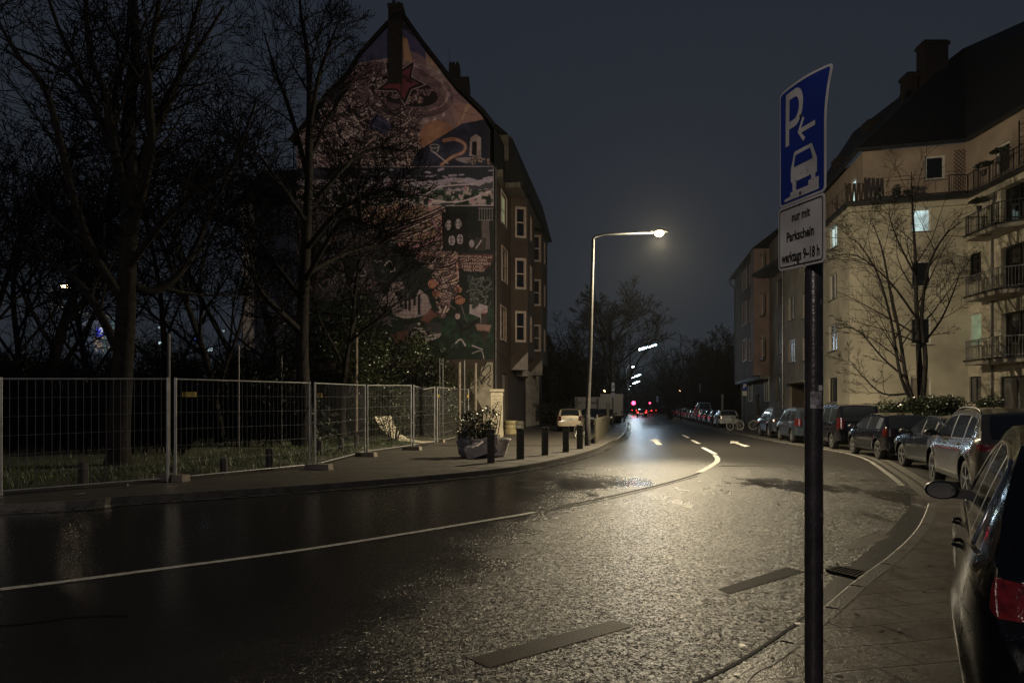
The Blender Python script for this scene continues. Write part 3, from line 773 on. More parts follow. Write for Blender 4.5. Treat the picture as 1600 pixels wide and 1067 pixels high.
def stroke(pts, w, col, a=1.0, wob=0.0):
    P = smooth_line([(p[0], p[1]) for p in pts], 6) if len(pts) > 2 else [Vector(p) for p in pts]
    xs_ = [p[0] for p in P]; ys_ = [p[1] for p in P]; pad = w+4
    i0 = max(0, int((min(xs_)-pad-cx0)*1.5)); i1 = min(NX, int((max(xs_)+pad-cx0)*1.5)+2)
    j0 = max(0, int((cy1-max(ys_)-pad)*1.5)); j1 = min(NY, int((cy1-min(ys_)+pad)*1.5)+2)
    if i1 <= i0 or j1 <= j0: return
    gx_ = gxx[j0:j1, i0:i1]; gy_ = gyy[j0:j1, i0:i1]; d = np.full(gx_.shape, 1e9)
    for k in range(len(P)-1):
        ax, ay = P[k][0], P[k][1]; bx_, by_ = P[k+1][0], P[k+1][1]; L2 = (bx_-ax)**2+(by_-ay)**2+1e-9
        t = np.clip(((gx_-ax)*(bx_-ax)+(gy_-ay)*(by_-ay))/L2, 0, 1)
        d = np.minimum(d, np.hypot(gx_-ax-t*(bx_-ax), gy_-ay-t*(by_-ay)))
    m = np.clip((w/2-d)/.7+.5, 0, 1)*a
    canvas[j0:j1, i0:i1] = canvas[j0:j1, i0:i1]*(1-m[..., None])+np.array(col)*m[..., None]
def ell(cx, cy, rx, ry, rot=0, t0=0, t1=360, n=22):
    c, s_ = math.cos(math.radians(rot)), math.sin(math.radians(rot)); out = []
    for k in range(n+1):
        t = math.radians(t0+(t1-t0)*k/n); a, b = rx*math.cos(t), ry*math.sin(t); out.append((cx+a*c-b*s_, cy+a*s_+b*c))
    return out
BLK = (.012, .011, .012); FLESH = (.38, .28, .23); FLESH2 = (.25, .16, .16); PINK = (.36, .18, .21)
# ground tones: dark blue night, then green land below
canvas[:] = np.array((.03, .035, .055))*(.6+.9*n_mid[..., None])
paint(gyy > 318, (.016, .024, .022)); paint(np.clip((gyy-450)/50, 0, 1), (.015, .040, .027)); paint(np.clip((n_mid-.45)*5, 0, 1)*np.clip((gyy-330)/40, 0, 1)*.6, (.010, .016, .014))
paint((gyy > 525) & (n_mid > .3), (.010, .03, .018), .7)
# sky of the upper part
paint(inpoly([(610, 30), (540, 110), (600, 100), (625, 100)], .5), (.09, .10, .20), .9)
paint(inpoly([(628, 55), (700, 128), (765, 190), (700, 215), (660, 230), (615, 170)], .3), (.30, .19, .18))
paint(inpoly([(628, 40), (662, 76), (672, 100), (640, 80)], .8), (.10, .09, .20))
paint(inpoly([(628, 62), (636, 60), (645, 100), (632, 98)], .3), (.55, .33, .12))
paint(inpoly([(662, 82), (700, 120), (722, 145), (690, 150), (668, 120)], .5), (.52, .34, .20))
paint(inpoly([(700, 150), (730, 150), (768, 192), (716, 200)], .5), (.42, .24, .17)); paint(inpoly([(716, 196), (732, 158), (738, 160), (722, 190)], .2), (.55, .36, .18))
paint(inpoly([(690, 110), (740, 160), (700, 160)], .9), (.24, .16, .22), .6)
paint((gyy < 215)*np.clip((n_fin-.5)*3, 0, 1), (.10, .08, .14), .35)
for k in range(5): stroke([(650+k*18, 78+k*24), (690+k*8, 100+k*24), (722+k*7, 132+k*16)], 1.2, (.12, .09, .12), .6)
# writhing mass
mass = inpoly([(560, 98), (620, 90), (690, 112), (707, 150), (700, 175), (668, 195), (655, 228), (648, 262), (464, 266), (464, 200), (520, 190), (540, 130)], .6)
paint(mass, FLESH); paint(mass*np.clip((n_mid-.5)*4, 0, 1), FLESH2, .8); paint(mass*np.clip((n_fin-.55)*5, 0, 1), (.62, .50, .46), .7)
# ring of ribbons
ringm = inpoly(ell(625, 140, 82, 42, 12)) & ~inpoly(ell(630, 143, 55, 22, 12)); paint(ringm, PINK, .6); paint(ringm*np.clip((n_fin-.45)*4, 0, 1), (.45, .30, .26))
paint(inpoly(ell(630, 143, 55, 22, 12)), (.03, .02, .022))
for k in range(11):
    f = k/10; stroke(ell(626+2*f, 140+2*f, 82-27*f, 42-20*f, 12, -40+17*k, 230+31*k), 1.3, BLK, .85)
def bodies(reg, n, seed, s0=3, s1=9, cols=((.44, .33, .27), (.30, .20, .18), (.22, .14, .15), (.60, .50, .42))):
    r = random.Random(seed)
    for k in range(n):
        x, y = r.uniform(reg[0], reg[2]), r.uniform(reg[1], reg[3])
        if len(reg) > 4 and not reg[4](x, y): continue
        a = r.uniform(0, 360); l = r.uniform(s0, s1); c = r.choice(cols); w = r.uniform(2.0, 4.2)
        ca, sa = math.cos(math.radians(a)), math.sin(math.radians(a)); kx, ky = -sa*l*r.uniform(-.6, .6), ca*l*r.uniform(-.6, .6)
        p = [(x-ca*l, y-sa*l), (x+kx, y+ky), (x+ca*l, y+sa*l)]
        stroke(p, w+1.7, BLK); stroke(p, w, c)
        if r.random() < .45: q = p[2]; stroke([q, (q[0]+.1, q[1])], 6.4, BLK); stroke([q, (q[0]+.1, q[1])], 4.6, c)
def in_mass(x, y): return abs(x-590) < 40+(y-100)*.62 and not ((x-632)**2/75**2+(y-142)**2/34**2 < 1) and x < 655
bodies((464, 160, 655, 264, in_mass), 420, 5, 3, 9)
bodies((540, 110, 600, 175), 70, 6, 2, 6)
bodies((590, 130, 690, 160, lambda x, y: (x-630)**2/50**2+(y-146)**2/17**2 < 1), 60, 7, 2, 4, ((.28, .17, .16), (.40, .28, .22)))
for k in range(70):
    r = random.Random(k+90); x = r.uniform(560, 650); y = r.uniform(185, 262)
    stroke([(x-14, y+r.uniform(-6, 6)), (x, y+r.uniform(-5, 5)), (x+15, y+r.uniform(-8, 8))], 1.0, BLK, .8)
for k in range(60):      # long sweeping contours of the upper mass
    rr3 = random.Random(k+700); x = rr3.uniform(500, 650); y = rr3.uniform(165, 258); a = rr3.uniform(-.5, .9); l = rr3.uniform(10, 30)
    stroke([(x-l*math.cos(a), y-l*math.sin(a)), (x+rr3.uniform(-4, 4), y+rr3.uniform(2, 8)), (x+l*math.cos(a), y+l*math.sin(a))], rr3.uniform(1, 2.6), BLK if k % 3 else (.60, .50, .42), .85)
# machine in the crowd
paint(inpoly([(588, 178), (602, 186), (612, 196), (604, 212), (584, 204), (576, 194)]), (.05, .055, .12)); stroke([(580, 196), (606, 206)], 1, (.2, .2, .3)); stroke([(588, 184), (610, 196)], 1, (.2, .2, .3)); 
# star
star = []
for k in range(10):
    r_ = (42 if k in (2, 8) else 36) if k % 2 == 0 else 15; t = math.radians(-90+36*k+36+6); star.append((630+r_*math.cos(t)*.98, 136+r_*math.sin(t)*.95))
star = [(605, 101), (627, 112), (645, 100), (641, 122), (660, 132), (641, 139), (632, 160), (621, 141), (592, 140), (611, 126)]
cxs, cys = 628, 128
paint(inpoly([(cxs+(x-cxs)*1.22, cys+(y-cys)*1.22) for x, y in star]), (.45, .33, .28)); paint(inpoly([(cxs+(x-cxs)*1.13, cys+(y-cys)*1.13) for x, y in star]), BLK); paint(inpoly([(cxs+(x-cxs)*.88, cys+(y-cys)*.88) for x, y in star]), (.22, .04, .05))
# rusty stain line down the middle of the wall
stroke([(627, 92), (626, 180), (625, 262)], 2.4, (.07, .03, .02), .85); stroke([(627, 60), (627, 100)], 7, (.25, .10, .03), .5)
# sphere rising behind the dark hill
sph = inpoly(ell(684, 216, 29, 28)); paint(sph, (.34, .16, .075)); paint(sph*np.clip(1-np.hypot(gxx-676, gyy-208)/26, 0, 1), (.52, .28, .12)); 
hill = inpoly([(640, 262), (655, 236), (690, 212), (722, 194), (762, 186), (768, 262)], .3); paint(hill, (.022, .026, .050)); paint(hill*np.clip((n_mid-.5)*4, 0, 1), (.05, .06, .11))
stroke([(690, 258), (706, 246), (724, 238), (726, 226), (712, 218), (694, 220)], 6, (.30, .14, .07)); stroke([(690, 258), (706, 246), (724, 238), (726, 226), (712, 218)], 2, (.5, .34, .22))
stroke(ell(679, 229, 7, 3), 1.1, (.45, .42, .30)); stroke([(672, 230), (680, 240), (686, 231)], 1.0, (.40, .38, .28)); stroke(ell(679, 234, 6, 5, 0, 0, 180), 1, (.4, .38, .28))
paint(inpoly([(735, 216), (744, 210), (752, 216), (752, 246), (733, 244)]), (.33, .28, .24)); paint(inpoly([(738, 222), (745, 222), (745, 244), (737, 242)]), BLK)
paint(inpoly([(711, 247), (748, 246), (748, 250), (730, 256), (713, 251)]), (.30, .28, .26)); stroke([(678, 238), (700, 256)], 1.6, (.5, .45, .42)); 
bodies((735, 246, 765, 256), 8, 9, 2, 5, ((.3, .24, .2),))
# landscape band
bnd = (gyy > 262) & (gyy < 322) ; paint(bnd, (.035, .04, .06)); yy = gyy-262
paint(bnd & (yy > 14+10*n_mid) & (yy < 30+14*n_big), (.36, .33, .36)); paint(bnd & (yy > 18+22*n_mid) & (yy < 26+22*n_mid), (.08, .08, .09)); 
paint(bnd & (yy > 30+10*n_big), (.04, .085, .055)); paint(bnd & (yy > 34)*(n_fin > .56), (.36, .30, .27)); paint(bnd & (yy > 40) & (n_fin < .40), (.02, .03, .025))
for k in range(46):
    r = random.Random(k+300); x = r.uniform(545, 765); y = r.uniform(284, 316); w = r.uniform(3, 9); h = r.uniform(2, 5)
    paint(inpoly([(x, y), (x+w/2, y-h*.7), (x+w, y), (x+w, y+h), (x, y+h)]), r.choice(((.42, .36, .24), (.42, .2, .24), (.4, .33, .30), (.25, .3, .22))))
for P in ([(600, 300), (640, 298), (664, 305), (680, 314), (720, 315), (765, 300)], [(664, 305), (690, 292), (740, 288)], [(560, 318), (610, 310), (650, 318)], [(680, 314), (670, 321)]): stroke(P, 2.2, (.50, .44, .42))
for k in range(26): r = random.Random(k+500); x = r.uniform(560, 768); y = r.uniform(266, 282); stroke([(x, y), (x+r.uniform(4, 12), y+r.uniform(-3, 3))], r.uniform(1.5, 4), (.34, .33, .38))
stroke([(464, 261.5), (772, 260.5)], 1.4, (.30, .28, .28)); stroke([(464, 322.5), (772, 321.5)], 1.6, (.34, .32, .32)); stroke([(771, 262), (771, 321)], 1.4, (.3, .28, .28))
# great twisting column of bodies
def colmask(y): return interp(y, ((322, 690), (350, 700), (400, 712), (440, 712), (470, 700), (495, 690))), interp(y, ((322, 545), (350, 560), (390, 640), (420, 676), (450, 684), (480, 688), (495, 686)))
rx = np.vectorize(lambda y: colmask(y)[0])(gyy[:, 0])[:, None]; lx = np.vectorize(lambda y: colmask(y)[1])(gyy[:, 0])[:, None]
cm = (gyy > 322) & (gyy < 496) & (gxx+warpx*.6 > lx) & (gxx+warpx*.3 < rx+4); paint(cm, (.42, .27, .20)); paint(cm*np.clip((n_mid-.5)*5, 0, 1), (.36, .16, .15), .9); paint(cm*np.clip((n_fin-.55)*5, 0, 1), (.52, .42, .22), .5)
bodies((545, 324, 700, 385, lambda x, y: x < 665+(y-324)*.5 and x > 545+(y-324)*1.3), 170, 11, 3, 9, ((.45, .33, .16), (.42, .24, .18), (.34, .16, .16), (.28, .22, .12)))
for k in range(30):
    y = 345+k*5.0; r_, l_ = colmask(y); cx = (r_+l_)/2; w = (r_-l_)/2+4; rr = random.Random(k)
    e = ell(cx+rr.uniform(-5, 5), y-3, w*rr.uniform(.7, 1.05), 4+rr.uniform(0, 7), (-12 if k < 16 else -4)+rr.uniform(-14, 14), rr.uniform(0, 50), rr.uniform(120, 185)); c = rr.choice(((.34, .22, .19), (.26, .15, .15), (.42, .33, .26), (.22, .13, .15), (.12, .08, .08)))
    stroke(e, rr.uniform(4.5, 6.5), BLK); stroke(e, rr.uniform(2, 3.4), c)
bodies((665, 385, 712, 492, lambda x, y: colmask(y)[1]-3 < x < colmask(y)[0]+3), 60, 41, 2, 6, ((.40, .29, .24), (.28, .17, .17), (.20, .13, .13), (.5, .42, .34)))
for k in range(0):
    pass
for (x, y, r_) in ((676, 443, 7), (718, 468, 7), (681, 458, 5), (716, 452, 4)):
    sp = [(x+r_*(1-k/16)*math.cos(k*.8), y+r_*(1-k/16)*math.sin(k*.8)) for k in range(15)]; stroke(sp, 3.6, (.5, .22, .11)); stroke(sp, 1.2, BLK, .8)
stroke([(676, 345), (686, 366), (668, 380), (640, 388), (600, 392)], 5, BLK); stroke([(676, 345), (686, 366), (668, 380), (640, 388)], 3, (.4, .2, .24))
# dark machinery in the left middle
lm = (gyy > 326) & (gyy < 470) & (gxx < 560+(gyy-326)*.6); paint(lm*np.clip((n_mid-.42)*6, 0, 1), (.13, .12, .13), .7); bodies((470, 330, 600, 450), 60, 14, 4, 11, ((.12, .11, .12), (.2, .19, .18), (.18, .10, .08)))
for (x, y, s_) in ((562, 425, 9), (606, 418, 10)): q = [(x-s_, y+s_*.6), (x+s_*.2, y-s_), (x+s_*1.1, y+s_*.5), (x-s_, y+s_*.6)]; stroke(q, 1.6, (.45, .43, .4))
rr2 = random.Random(77)
for k in range(170):      # dense black linework over the whole lower picture
    x = rr2.uniform(480, 765); y = rr2.uniform(330, 545); a = rr2.uniform(0, 6.3); l = rr2.uniform(4, 15); b_ = a+rr2.uniform(-1.2, 1.2)
    if 688 < x and y < 426: continue
    stroke([(x, y), (x+l*math.cos(a), y+l*math.sin(a)), (x+l*math.cos(a)+l*math.cos(b_), y+l*math.sin(a)+l*math.sin(b_))], rr2.uniform(.8, 2.2), rr2.choice((BLK, BLK, BLK, (.20, .18, .17), (.03, .07, .05))), .85)
for k in range(26):
    x = rr2.uniform(490, 610); y = rr2.uniform(335, 500); s_ = rr2.uniform(5, 14); paint(inpoly([(x, y), (x+s_, y-s_*.5), (x+s_*1.4, y+s_*.6), (x+s_*.3, y+s_)], .6), rr2.choice(((.015, .02, .02), (.05, .04, .05), (.11, .09, .10), (.03, .06, .05))), .85)
# barred window with faces
paint(inpoly([(690, 332), (730, 330), (732, 394), (692, 392)]), (.012, .012, .013))
for x, y in ((701, 352), (716, 350), (706, 376), (719, 374)):
    paint(inpoly(ell(x, y, 5, 8)), (.34, .32, .31)); stroke([(x-3, y-2), (x-1.5, y-2)], 1.4, BLK); stroke([(x+1.5, y-2), (x+3, y-2)], 1.4, BLK); stroke([(x-2, y+4), (x+2, y+4)], 1, BLK); stroke([(x, y-1), (x+.5, y+2)], .8, (.15, .14, .14))
for x in (698, 705, 712, 719, 724): stroke([(x, 342), (x, 392)], 1.2, BLK)
# column with lantern
paint(inpoly([(752, 345), (764, 345), (766, 390), (754, 390)]), (.12, .11, .10)); stroke([(748, 326), (770, 326)], 2, (.2, .18, .16)); 
for x in range(749, 771, 4): stroke([(x, 328), (x, 342)], 1.0, (.25, .24, .22))
stroke([(748, 344), (770, 344)], 2, (.2, .18, .16)); paint(inpoly([(742, 372), (760, 372), (758, 392), (741, 392)]), (.05, .045, .045)); paint(inpoly(ell(737, 381, 4, 6)), (.3, .28, .27)); stroke([(744, 388), (752, 376)], 1.6, (.4, .38, .36))
# painted placard; its lettering is a mesh of its own
paint(inpoly([(713, 396), (772, 396), (768, 412), (756, 425), (716, 420)], .2), (.10, .04, .035))
# broken tower / ghostly cloth
paint(inpoly([(606, 462), (612, 443), (628, 440), (630, 452), (616, 456), (622, 470), (648, 468), (656, 452), (668, 462), (674, 480), (668, 492), (650, 496), (632, 498), (616, 492), (610, 478), (590, 478), (596, 464)], .2), (.33, .28, .26))
for x in range(616, 672, 6): stroke([(x, 462), (x+1, 494)], .7, (.10, .08, .08), .8)
for y in range(468, 494, 6): stroke([(612, y), (672, y)], .7, (.10, .08, .08), .8)
for x, y in ((626, 478), (634, 482), (640, 484), (648, 476), (655, 490)): stroke([(x, 462), (x, y)], 4, (.02, .018, .02))
stroke([(608, 446), (618, 442), (629, 446)], 2, (.1, .08, .08)); stroke([(612, 452), (630, 452)], 1.2, BLK)
# wrecked car in flames
paint(inpoly([(654, 502), (672, 482), (684, 492), (668, 506)], .6), (.20, .08, .05), .8); paint(inpoly([(608, 526), (636, 516), (640, 532), (618, 536)], 1), (.18, .07, .04), .7)
paint(inpoly([(630, 508), (650, 506), (690, 504), (690, 520), (676, 526), (640, 528)], .3), (.05, .05, .05)); paint(inpoly([(640, 514), (658, 512), (668, 524), (690, 520), (688, 526), (668, 535), (654, 532)], .2), (.34, .31, .27))
stroke(ell(648, 524, 8, 9), 3.6, BLK); stroke(ell(648, 524, 5, 6), 1, (.3, .28, .25))
# small figure kicking a crate, grass
grs = inpoly([(690, 495), (772, 480), (772, 540), (686, 545)], .8); paint(grs*np.clip((n_fin-.3)*2, 0, 1), (.028, .085, .042), .8)
paint(inpoly([(734, 476), (748, 474), (762, 478), (762, 508), (752, 510), (750, 496), (734, 490)]), (.34, .31, .29)); paint(inpoly([(752, 490), (762, 488), (762, 508), (752, 510)]), (.06, .05, .05)); paint(inpoly([(742, 506), (768, 508), (764, 520), (746, 516)]), (.28, .18, .13)); 
paint(inpoly([(752, 516), (764, 518), (756, 540)]), (.05, .035, .03)); stroke(ell(757, 487, 3, 3), 1, (.45, .1, .1))
stroke([(714, 498), (722, 514), (730, 512), (748, 500)], 6, (.015, .015, .02)); paint(inpoly(ell(715, 494, 4, 5)), (.42, .33, .28)); stroke([(709, 489), (722, 489)], 2.2, (.03, .03, .05)); stroke([(722, 516), (720, 528)], 2, BLK)
stroke([(712, 536), (720, 530), (727, 540)], 1.8, (.42, .4, .38)); stroke([(738, 540), (754, 546)], 1.6, (.4, .38, .36)); stroke([(738, 552), (752, 548), (756, 560)], 1.3, (.35, .33, .3))
stroke([(733, 432), (744, 460), (740, 480)], 6, (.05, .07, .06)); paint(inpoly(ell(752, 437, 5, 5)), (.16, .2, .19)); bodies((735, 435, 765, 478), 26, 15, 3, 7, ((.07, .10, .085), (.12, .15, .13)))
gl = canvas.mean(2, keepdims=True); canvas[:] = (canvas*.72+gl*.28*np.array((1.04, .97, 1.03)))*(0.72+.56*n_fin[..., None])*np.array((1.10, 1.03, 1.16)); canvas[:] = np.clip(canvas, 0, 1)**1.18*1.28
canvas[:, :, 2] *= 1.05
keep = inpoly([(464, 562), (464, 215), (490, 184), (509, 156), (541, 125), (562, 91), (605, 44), (631, 31), (659, 72), (712, 141), (753, 181), (765, 204), (765, 259), (772, 259), (772, 562)])
ids = np.arange(NX*NY).reshape(NY, NX)
kq = keep[:-1, :-1] & keep[1:, 1:]
f4 = np.stack([ids[:-1, :-1], ids[:-1, 1:], ids[1:, 1:], ids[1:, :-1]], -1)[kq]
me = bpy.data.meshes.new('mural')
hx, hy, hz = hs.location
co = np.stack([(gxx-800)/F*GY-hx, np.full(gxx.shape, GY-.022-hy), 1.65+(637-gyy)/F*GY-hz], -1).reshape(-1, 3)
me.vertices.add(NX*NY); me.vertices.foreach_set('co', co.ravel())
me.loops.add(f4.size); me.loops.foreach_set('vertex_index', f4.ravel().astype(np.int32))
me.polygons.add(len(f4)); me.polygons.foreach_set('loop_start', np.arange(0, f4.size, 4, dtype=np.int32))
me.update(calc_edges=True)
ca = me.color_attributes.new('paint', 'FLOAT_COLOR', 'POINT'); ca.data.foreach_set('color', np.concatenate([canvas.reshape(-1, 3), np.ones((NX*NY, 1))], 1).ravel())
M_mural = bpy.data.materials.new('mural_paint'); M_mural.use_nodes = True
n_ = M_mural.node_tree; at_ = n_.nodes.new('ShaderNodeAttribute'); at_.attribute_name = 'paint'
n_.links.new(at_.outputs['Color'], n_.nodes['Principled BSDF'].inputs['Base Color']); n_.nodes['Principled BSDF'].inputs['Roughness'].default_value = .8
me.materials.append(M_mural)
mu_o = bpy.data.objects.new('mural', me); C.objects.link(mu_o); mu_o.parent = hs
mu_o['label'] = 'large painting of a red star, twisting bodies, a hilly landscape band and green land'
def wall_text(body, px, py, wpx, hpx, m, parent, rot=0, offs=0.0, name='lettering'):
    vs, fs = text_mesh(body, 1.0, offs); x0 = min(v[0] for v in vs); x1 = max(v[0] for v in vs); y0 = min(v[1] for v in vs); y1 = max(v[1] for v in vs)
    mb = MB(); c, s_ = math.cos(math.radians(rot)), math.sin(math.radians(rot)); out = []
    for x, y in vs:
        a = (x-x0)/(x1-x0)*wpx; b = (y-y0)/(y1-y0)*hpx; X = px+a*c+b*s_; Y = py+a*s_-b*c
        out.append((gx(X), GY-.045, gz(Y)))
    mb.add(out, fs); return mb.build(name, m, parent, world=True)
M_let = mat('lettering_pink', (.50, .36, .36), .7, var=.1); M_letd = mat('lettering_black', (.015, .012, .012), .7, var=0)
for i, (t, x, w) in enumerate((('FREIHEIT FÜR ALLE', 714, 55), ('POLITISCHEN', 719, 42), ('GEFANGENEN', 720, 46), ('HIER UND', 722, 33), ('WELTWEIT', 724, 34))):
    wall_text(t, x, 402.5+i*5.4, w, 4.2, M_let, mu_o, 1.5, .015)
wall_text('AMOR', 605, 133, 17, 6, M_letd, mu_o, -28, .02); wall_text('RABIA', 629, 122, 18, 6, M_letd, mu_o, 38, .02)
# base zone under the mural: pale graffiti field beside the corner
mb = MB(); mb.poly([(gx(x), GY-.02, gz(y)) for x, y in ((733, 603), (738, 595), (750, 590), (752, 575), (762, 566), (770, 566), (770, 672), (755, 672), (755, 640))])
gf = mb.build('painted_panel', mat('pale_plaster', (.36, .32, .26), .8, var=.25, vs=1.5), hs, world=True)
mb = MB()
for P in ([(754, 580), (764, 570), (766, 580), (756, 590), (752, 600), (760, 592), (768, 584)], [(756, 572), (760, 566), (752, 584), (757, 590), (751, 597)], [(762, 588), (766, 592), (762, 600), (768, 604)]):
    Q = smooth_line([(gx(x), gz(y)) for x, y in P], 4)
    A, B = ring_strip(Q, .03, -.03)
    for i in range(len(Q)-1): mb.quad((A[i].x, GY-.035, A[i].y), (A[i+1].x, GY-.035, A[i+1].y), (B[i+1].x, GY-.035, B[i+1].y), (B[i].x, GY-.035, B[i].y))
mb.build('graffiti_tag', M_letd, gf, world=True)

# ---------------------------------------------------------------- pale wing behind the trees
pl = thing('rear_wing', 'pale plastered house half hidden by trees left of the mural gable', 'house', (gx(425), 45, .12))
w = Wall(((378-800)/F*46, 46), ((466-800)/F*46, 46), .1, 1.65+(637-318)/F*46)
for (x0, x1, ya, yb) in ((419, 440, 330, 366), (420, 441, 410, 446), (415, 436, 490, 512)):
    u0, u1 = w.upx(x0), w.upx(x1); w.opening(u0, u1, w.zpy(u0, yb), w.zpy(u0, ya))
mb = MB(); w.mesh(mb, .16); mb.quad(w.P(0, .1), w.P(0, w.z1), w.P(0, w.z1)+Vector((-4, 12, 0)), w.P(0, .1)+Vector((-4, 12, 0)))
mb.build('wall', plaster('pale_violet_render', (.60, .54, .58)), pl, world=True)
for o in w.op: window(w, pl, o, M_white_fr, M_glass, 'cross', True, .15, .09)
mb = MB(); mb.poly([w.P(-.4, w.z1, .5), w.P(w.L, w.z1, .5), w.P(w.L, w.z1+4, -5), w.P(-.4, w.z1+4, -5)]); mb.bar(w.P(-.4, w.z1-.05, .45), w.P(w.L-.1, w.z1-.05, .45), .14, .14)
mb.build('roof', M_roof, pl, world=True)

# ---------------------------------------------------------------- yellow apartment house on the right
C1 = Vector((18.8, 38.0)); C2 = Vector((24.4, 36.5)); CB = Vector((xs(18.8-SL*38, 47), 47)); CN = Vector((24.0, 24.0))
ZT = 12.75   # terrace level
yh = thing('apartment_house', 'yellow rendered apartment house with dark hipped roof and stacked balconies', 'house', (C1.x, C1.y, .12))
front = Wall(C1, C2, .1, ZT); left = Wall(CB, C1, .1, ZT); wing = Wall(C2, CN, .1, ZT)
def opx(w, x0, x1, ya, yb):
    u0, u1 = w.upx(x0), w.upx(x1); um = (u0+u1)/2; return w.opening(u0, u1, w.zpy(um, yb), w.zpy(um, ya))
fo = [opx(front, 1424, 1454, 327, 362), opx(front, 1425, 1455, 408, 448), opx(front, 1424, 1455, 496, 538), opx(front, 1423, 1455, 588, 627)]
lo_ = [opx(left, 1297, 1308, 352, 388), opx(left, 1296, 1308, 428, 468), opx(left, 1295, 1308, 507, 548), opx(left, 1295, 1308, 590, 628)]
wo_ = [opx(wing, 1514, 1533, 396, 440), opx(wing, 1514, 1533, 490, 540), opx(wing, 1514, 1533, 588, 628)]
wd = []
for zl in (4.0, 7.25, 10.35): wd.append(wing.opening(2.55, 4.5, zl+.02, zl+2.3))
wg = wing.opening(2.5, 4.6, 1.0, 3.2)
wx = [wing.opening(u, u+1.3, zl+.95, zl+2.35) for zl in (.9, 4.0, 7.25, 10.35) for u in (6.4, 9.4)]
mb = MB(); front.mesh(mb); left.mesh(mb); wing.mesh(mb, .3)
BX = C1+Vector((20, 12))
mb.build('wall', M_yellow, yh, world=True)
mb = MB(); mb.quad((CB.x, CB.y+.01, .1), (BX.x+6, BX.y+8, .1), (BX.x+6, BX.y+8, ZT), (CB.x, CB.y+.01, ZT)); mb.build('rear_wall', M_yellow, yh, world=True)
window(front, yh, fo[0], M_white_fr, M_lit_w, 'single', lab='window lit cold white'); window(front, yh, fo[1], M_white_fr, M_glass, 'single', fw=.07)
window(front, yh, fo[2], M_white_fr, M_glass, 'single', fw=.08); window(front, yh, fo[3], M_white_fr, mat('blind', (.2, .17, .14), .7), 'single', fw=.08)
window(left, yh, lo_[0], M_white_fr, M_lit_w, 'double', lab='tall window lit white'); 
for o in lo_[1:3]: window(left, yh, o, M_white_fr, M_curtain, 'double', fw=.06)
window(left, yh, lo_[3], M_dark_fr, M_glass, 'double')
window(wing, yh, wo_[0], M_dark_fr, M_glass, 'double'); window(wing, yh, wo_[1], M_white_fr, M_lit_g, 'single', lab='window glowing dull green'); window(wing, yh, wo_[2], M_dark_fr, M_curtain, 'double')
for o in wd:
    window(wing, yh, o, M_dark_fr, M_glass, 'double', False, .28, .09)
for o in wx: window(wing, yh, o, M_white_fr, M_glass, 'double')
window(wing, yh, wg, M_dark_fr, M_curtain, 'double', True, .1, .10)
# terrace slab and set-back top storey
mb = MB()
def inward(w, d): return Vector((w.n.x, w.n.y, 0))*-d
foot = [C1+Vector((-.45, -.5)), C2+Vector((-.35, -.5)), Vector((23.45, 24)), Vector((34, 24)), Vector((44, 58)), Vector((CB.x, 58)), Vector((CB.x-.45, CB.y))]
mb.prism([(p.x, p.y) for p in foot], ZT, ZT+.22)
ter = mb.build('terrace', M_fascia, yh, world=True)
mb = MB(); mb.prism([(p.x, p.y) for p in [C1+Vector((-.2, -.25)), C2+Vector((-.15, -.25)), Vector((23.75, 24)), Vector((30, 24)), Vector((30, 40)), Vector((CB.x-.2, CB.y))]], ZT-.28, ZT-.003)
mb.build('cornice', M_yellow, ter, world=True)
s1 = Vector((20.1, 39.1)); s2 = Vector((25.1, 37.8)); sb = Vector((xs(20.1-SL*39.1, 48), 48)); sn = Vector((25.0, 24)); ZE = 16.3
tf = Wall(s1, s2, ZT+.2, ZE); tl = Wall(sb, s1, ZT+.2, ZE); tw = Wall(s2, sn, ZT+.2, ZE)
o1 = opx(tf, 1445, 1477, 243, 281); o2 = tl.opening(tl.L-2.2, tl.L-1.2, ZT+.25, ZT+2.5); o3 = tw.opening(2.4, 3.4, ZT+.9, ZT+2.4); o4 = tw.opening(4.6, 6.4, ZT+.25, ZT+2.5)
mb = MB(); tf.mesh(mb); tl.mesh(mb); tw.mesh(mb)
mb.build('top_storey', plaster('pink_cream_render', (.34, .27, .22)), yh, world=True)
window(tf, yh, o1, M_white_fr, M_glass, 'single', fw=.12, lab='top storey window in a broad white frame'); window(tl, yh, o2, M_white_fr, M_lit_w, 'single', False, lab='terrace door lit white'); window(tw, yh, o3, M_white_fr, M_glass, 'single', fw=.1); window(tw, yh, o4, M_dark_fr, M_glass, 'double', False)
# hipped roof
ea = [sb+Vector((-.5, .0)), s1+Vector((-.55, -.55)), s2+Vector((-.35, -.6)), Vector((24.6, 24))]
mb = MB()
def v3(p, z): return Vector((p[0], p[1], z))
E0, E1, E2, E3 = v3(ea[0], ZE), v3(ea[1], ZE), v3(ea[2], ZE), v3(ea[3], ZE)
R1 = at(1505, 76, 44.5); R2 = Vector((34.0, 37.0, R1.z+.3)); R3 = Vector((34, 24, R1.z+.3)); R0 = at(1500, 78, 50)
R0b = Vector((29, 58, R1.z)); E00 = Vector((sb.x+1.6, 58, ZE))
mb.add([E1, E2, R1], [(0, 1, 2)]); mb.add([E2, E3, R3, R2, R1], [(0, 1, 2, 3, 4)]); mb.add([E1, R1, R0b, E00], [(0, 1, 2, 3)])
mb.build('roof', M_roof, yh, world=True)
mb = MB()
for a, b in ((E1, E2), (E2, E3), (E00, E1)): mb.bar(a+Vector((0, 0, -.08)), b+Vector((0, 0, -.08)), .16, .16)
mb.build('gutter', M_fascia, yh, world=True)
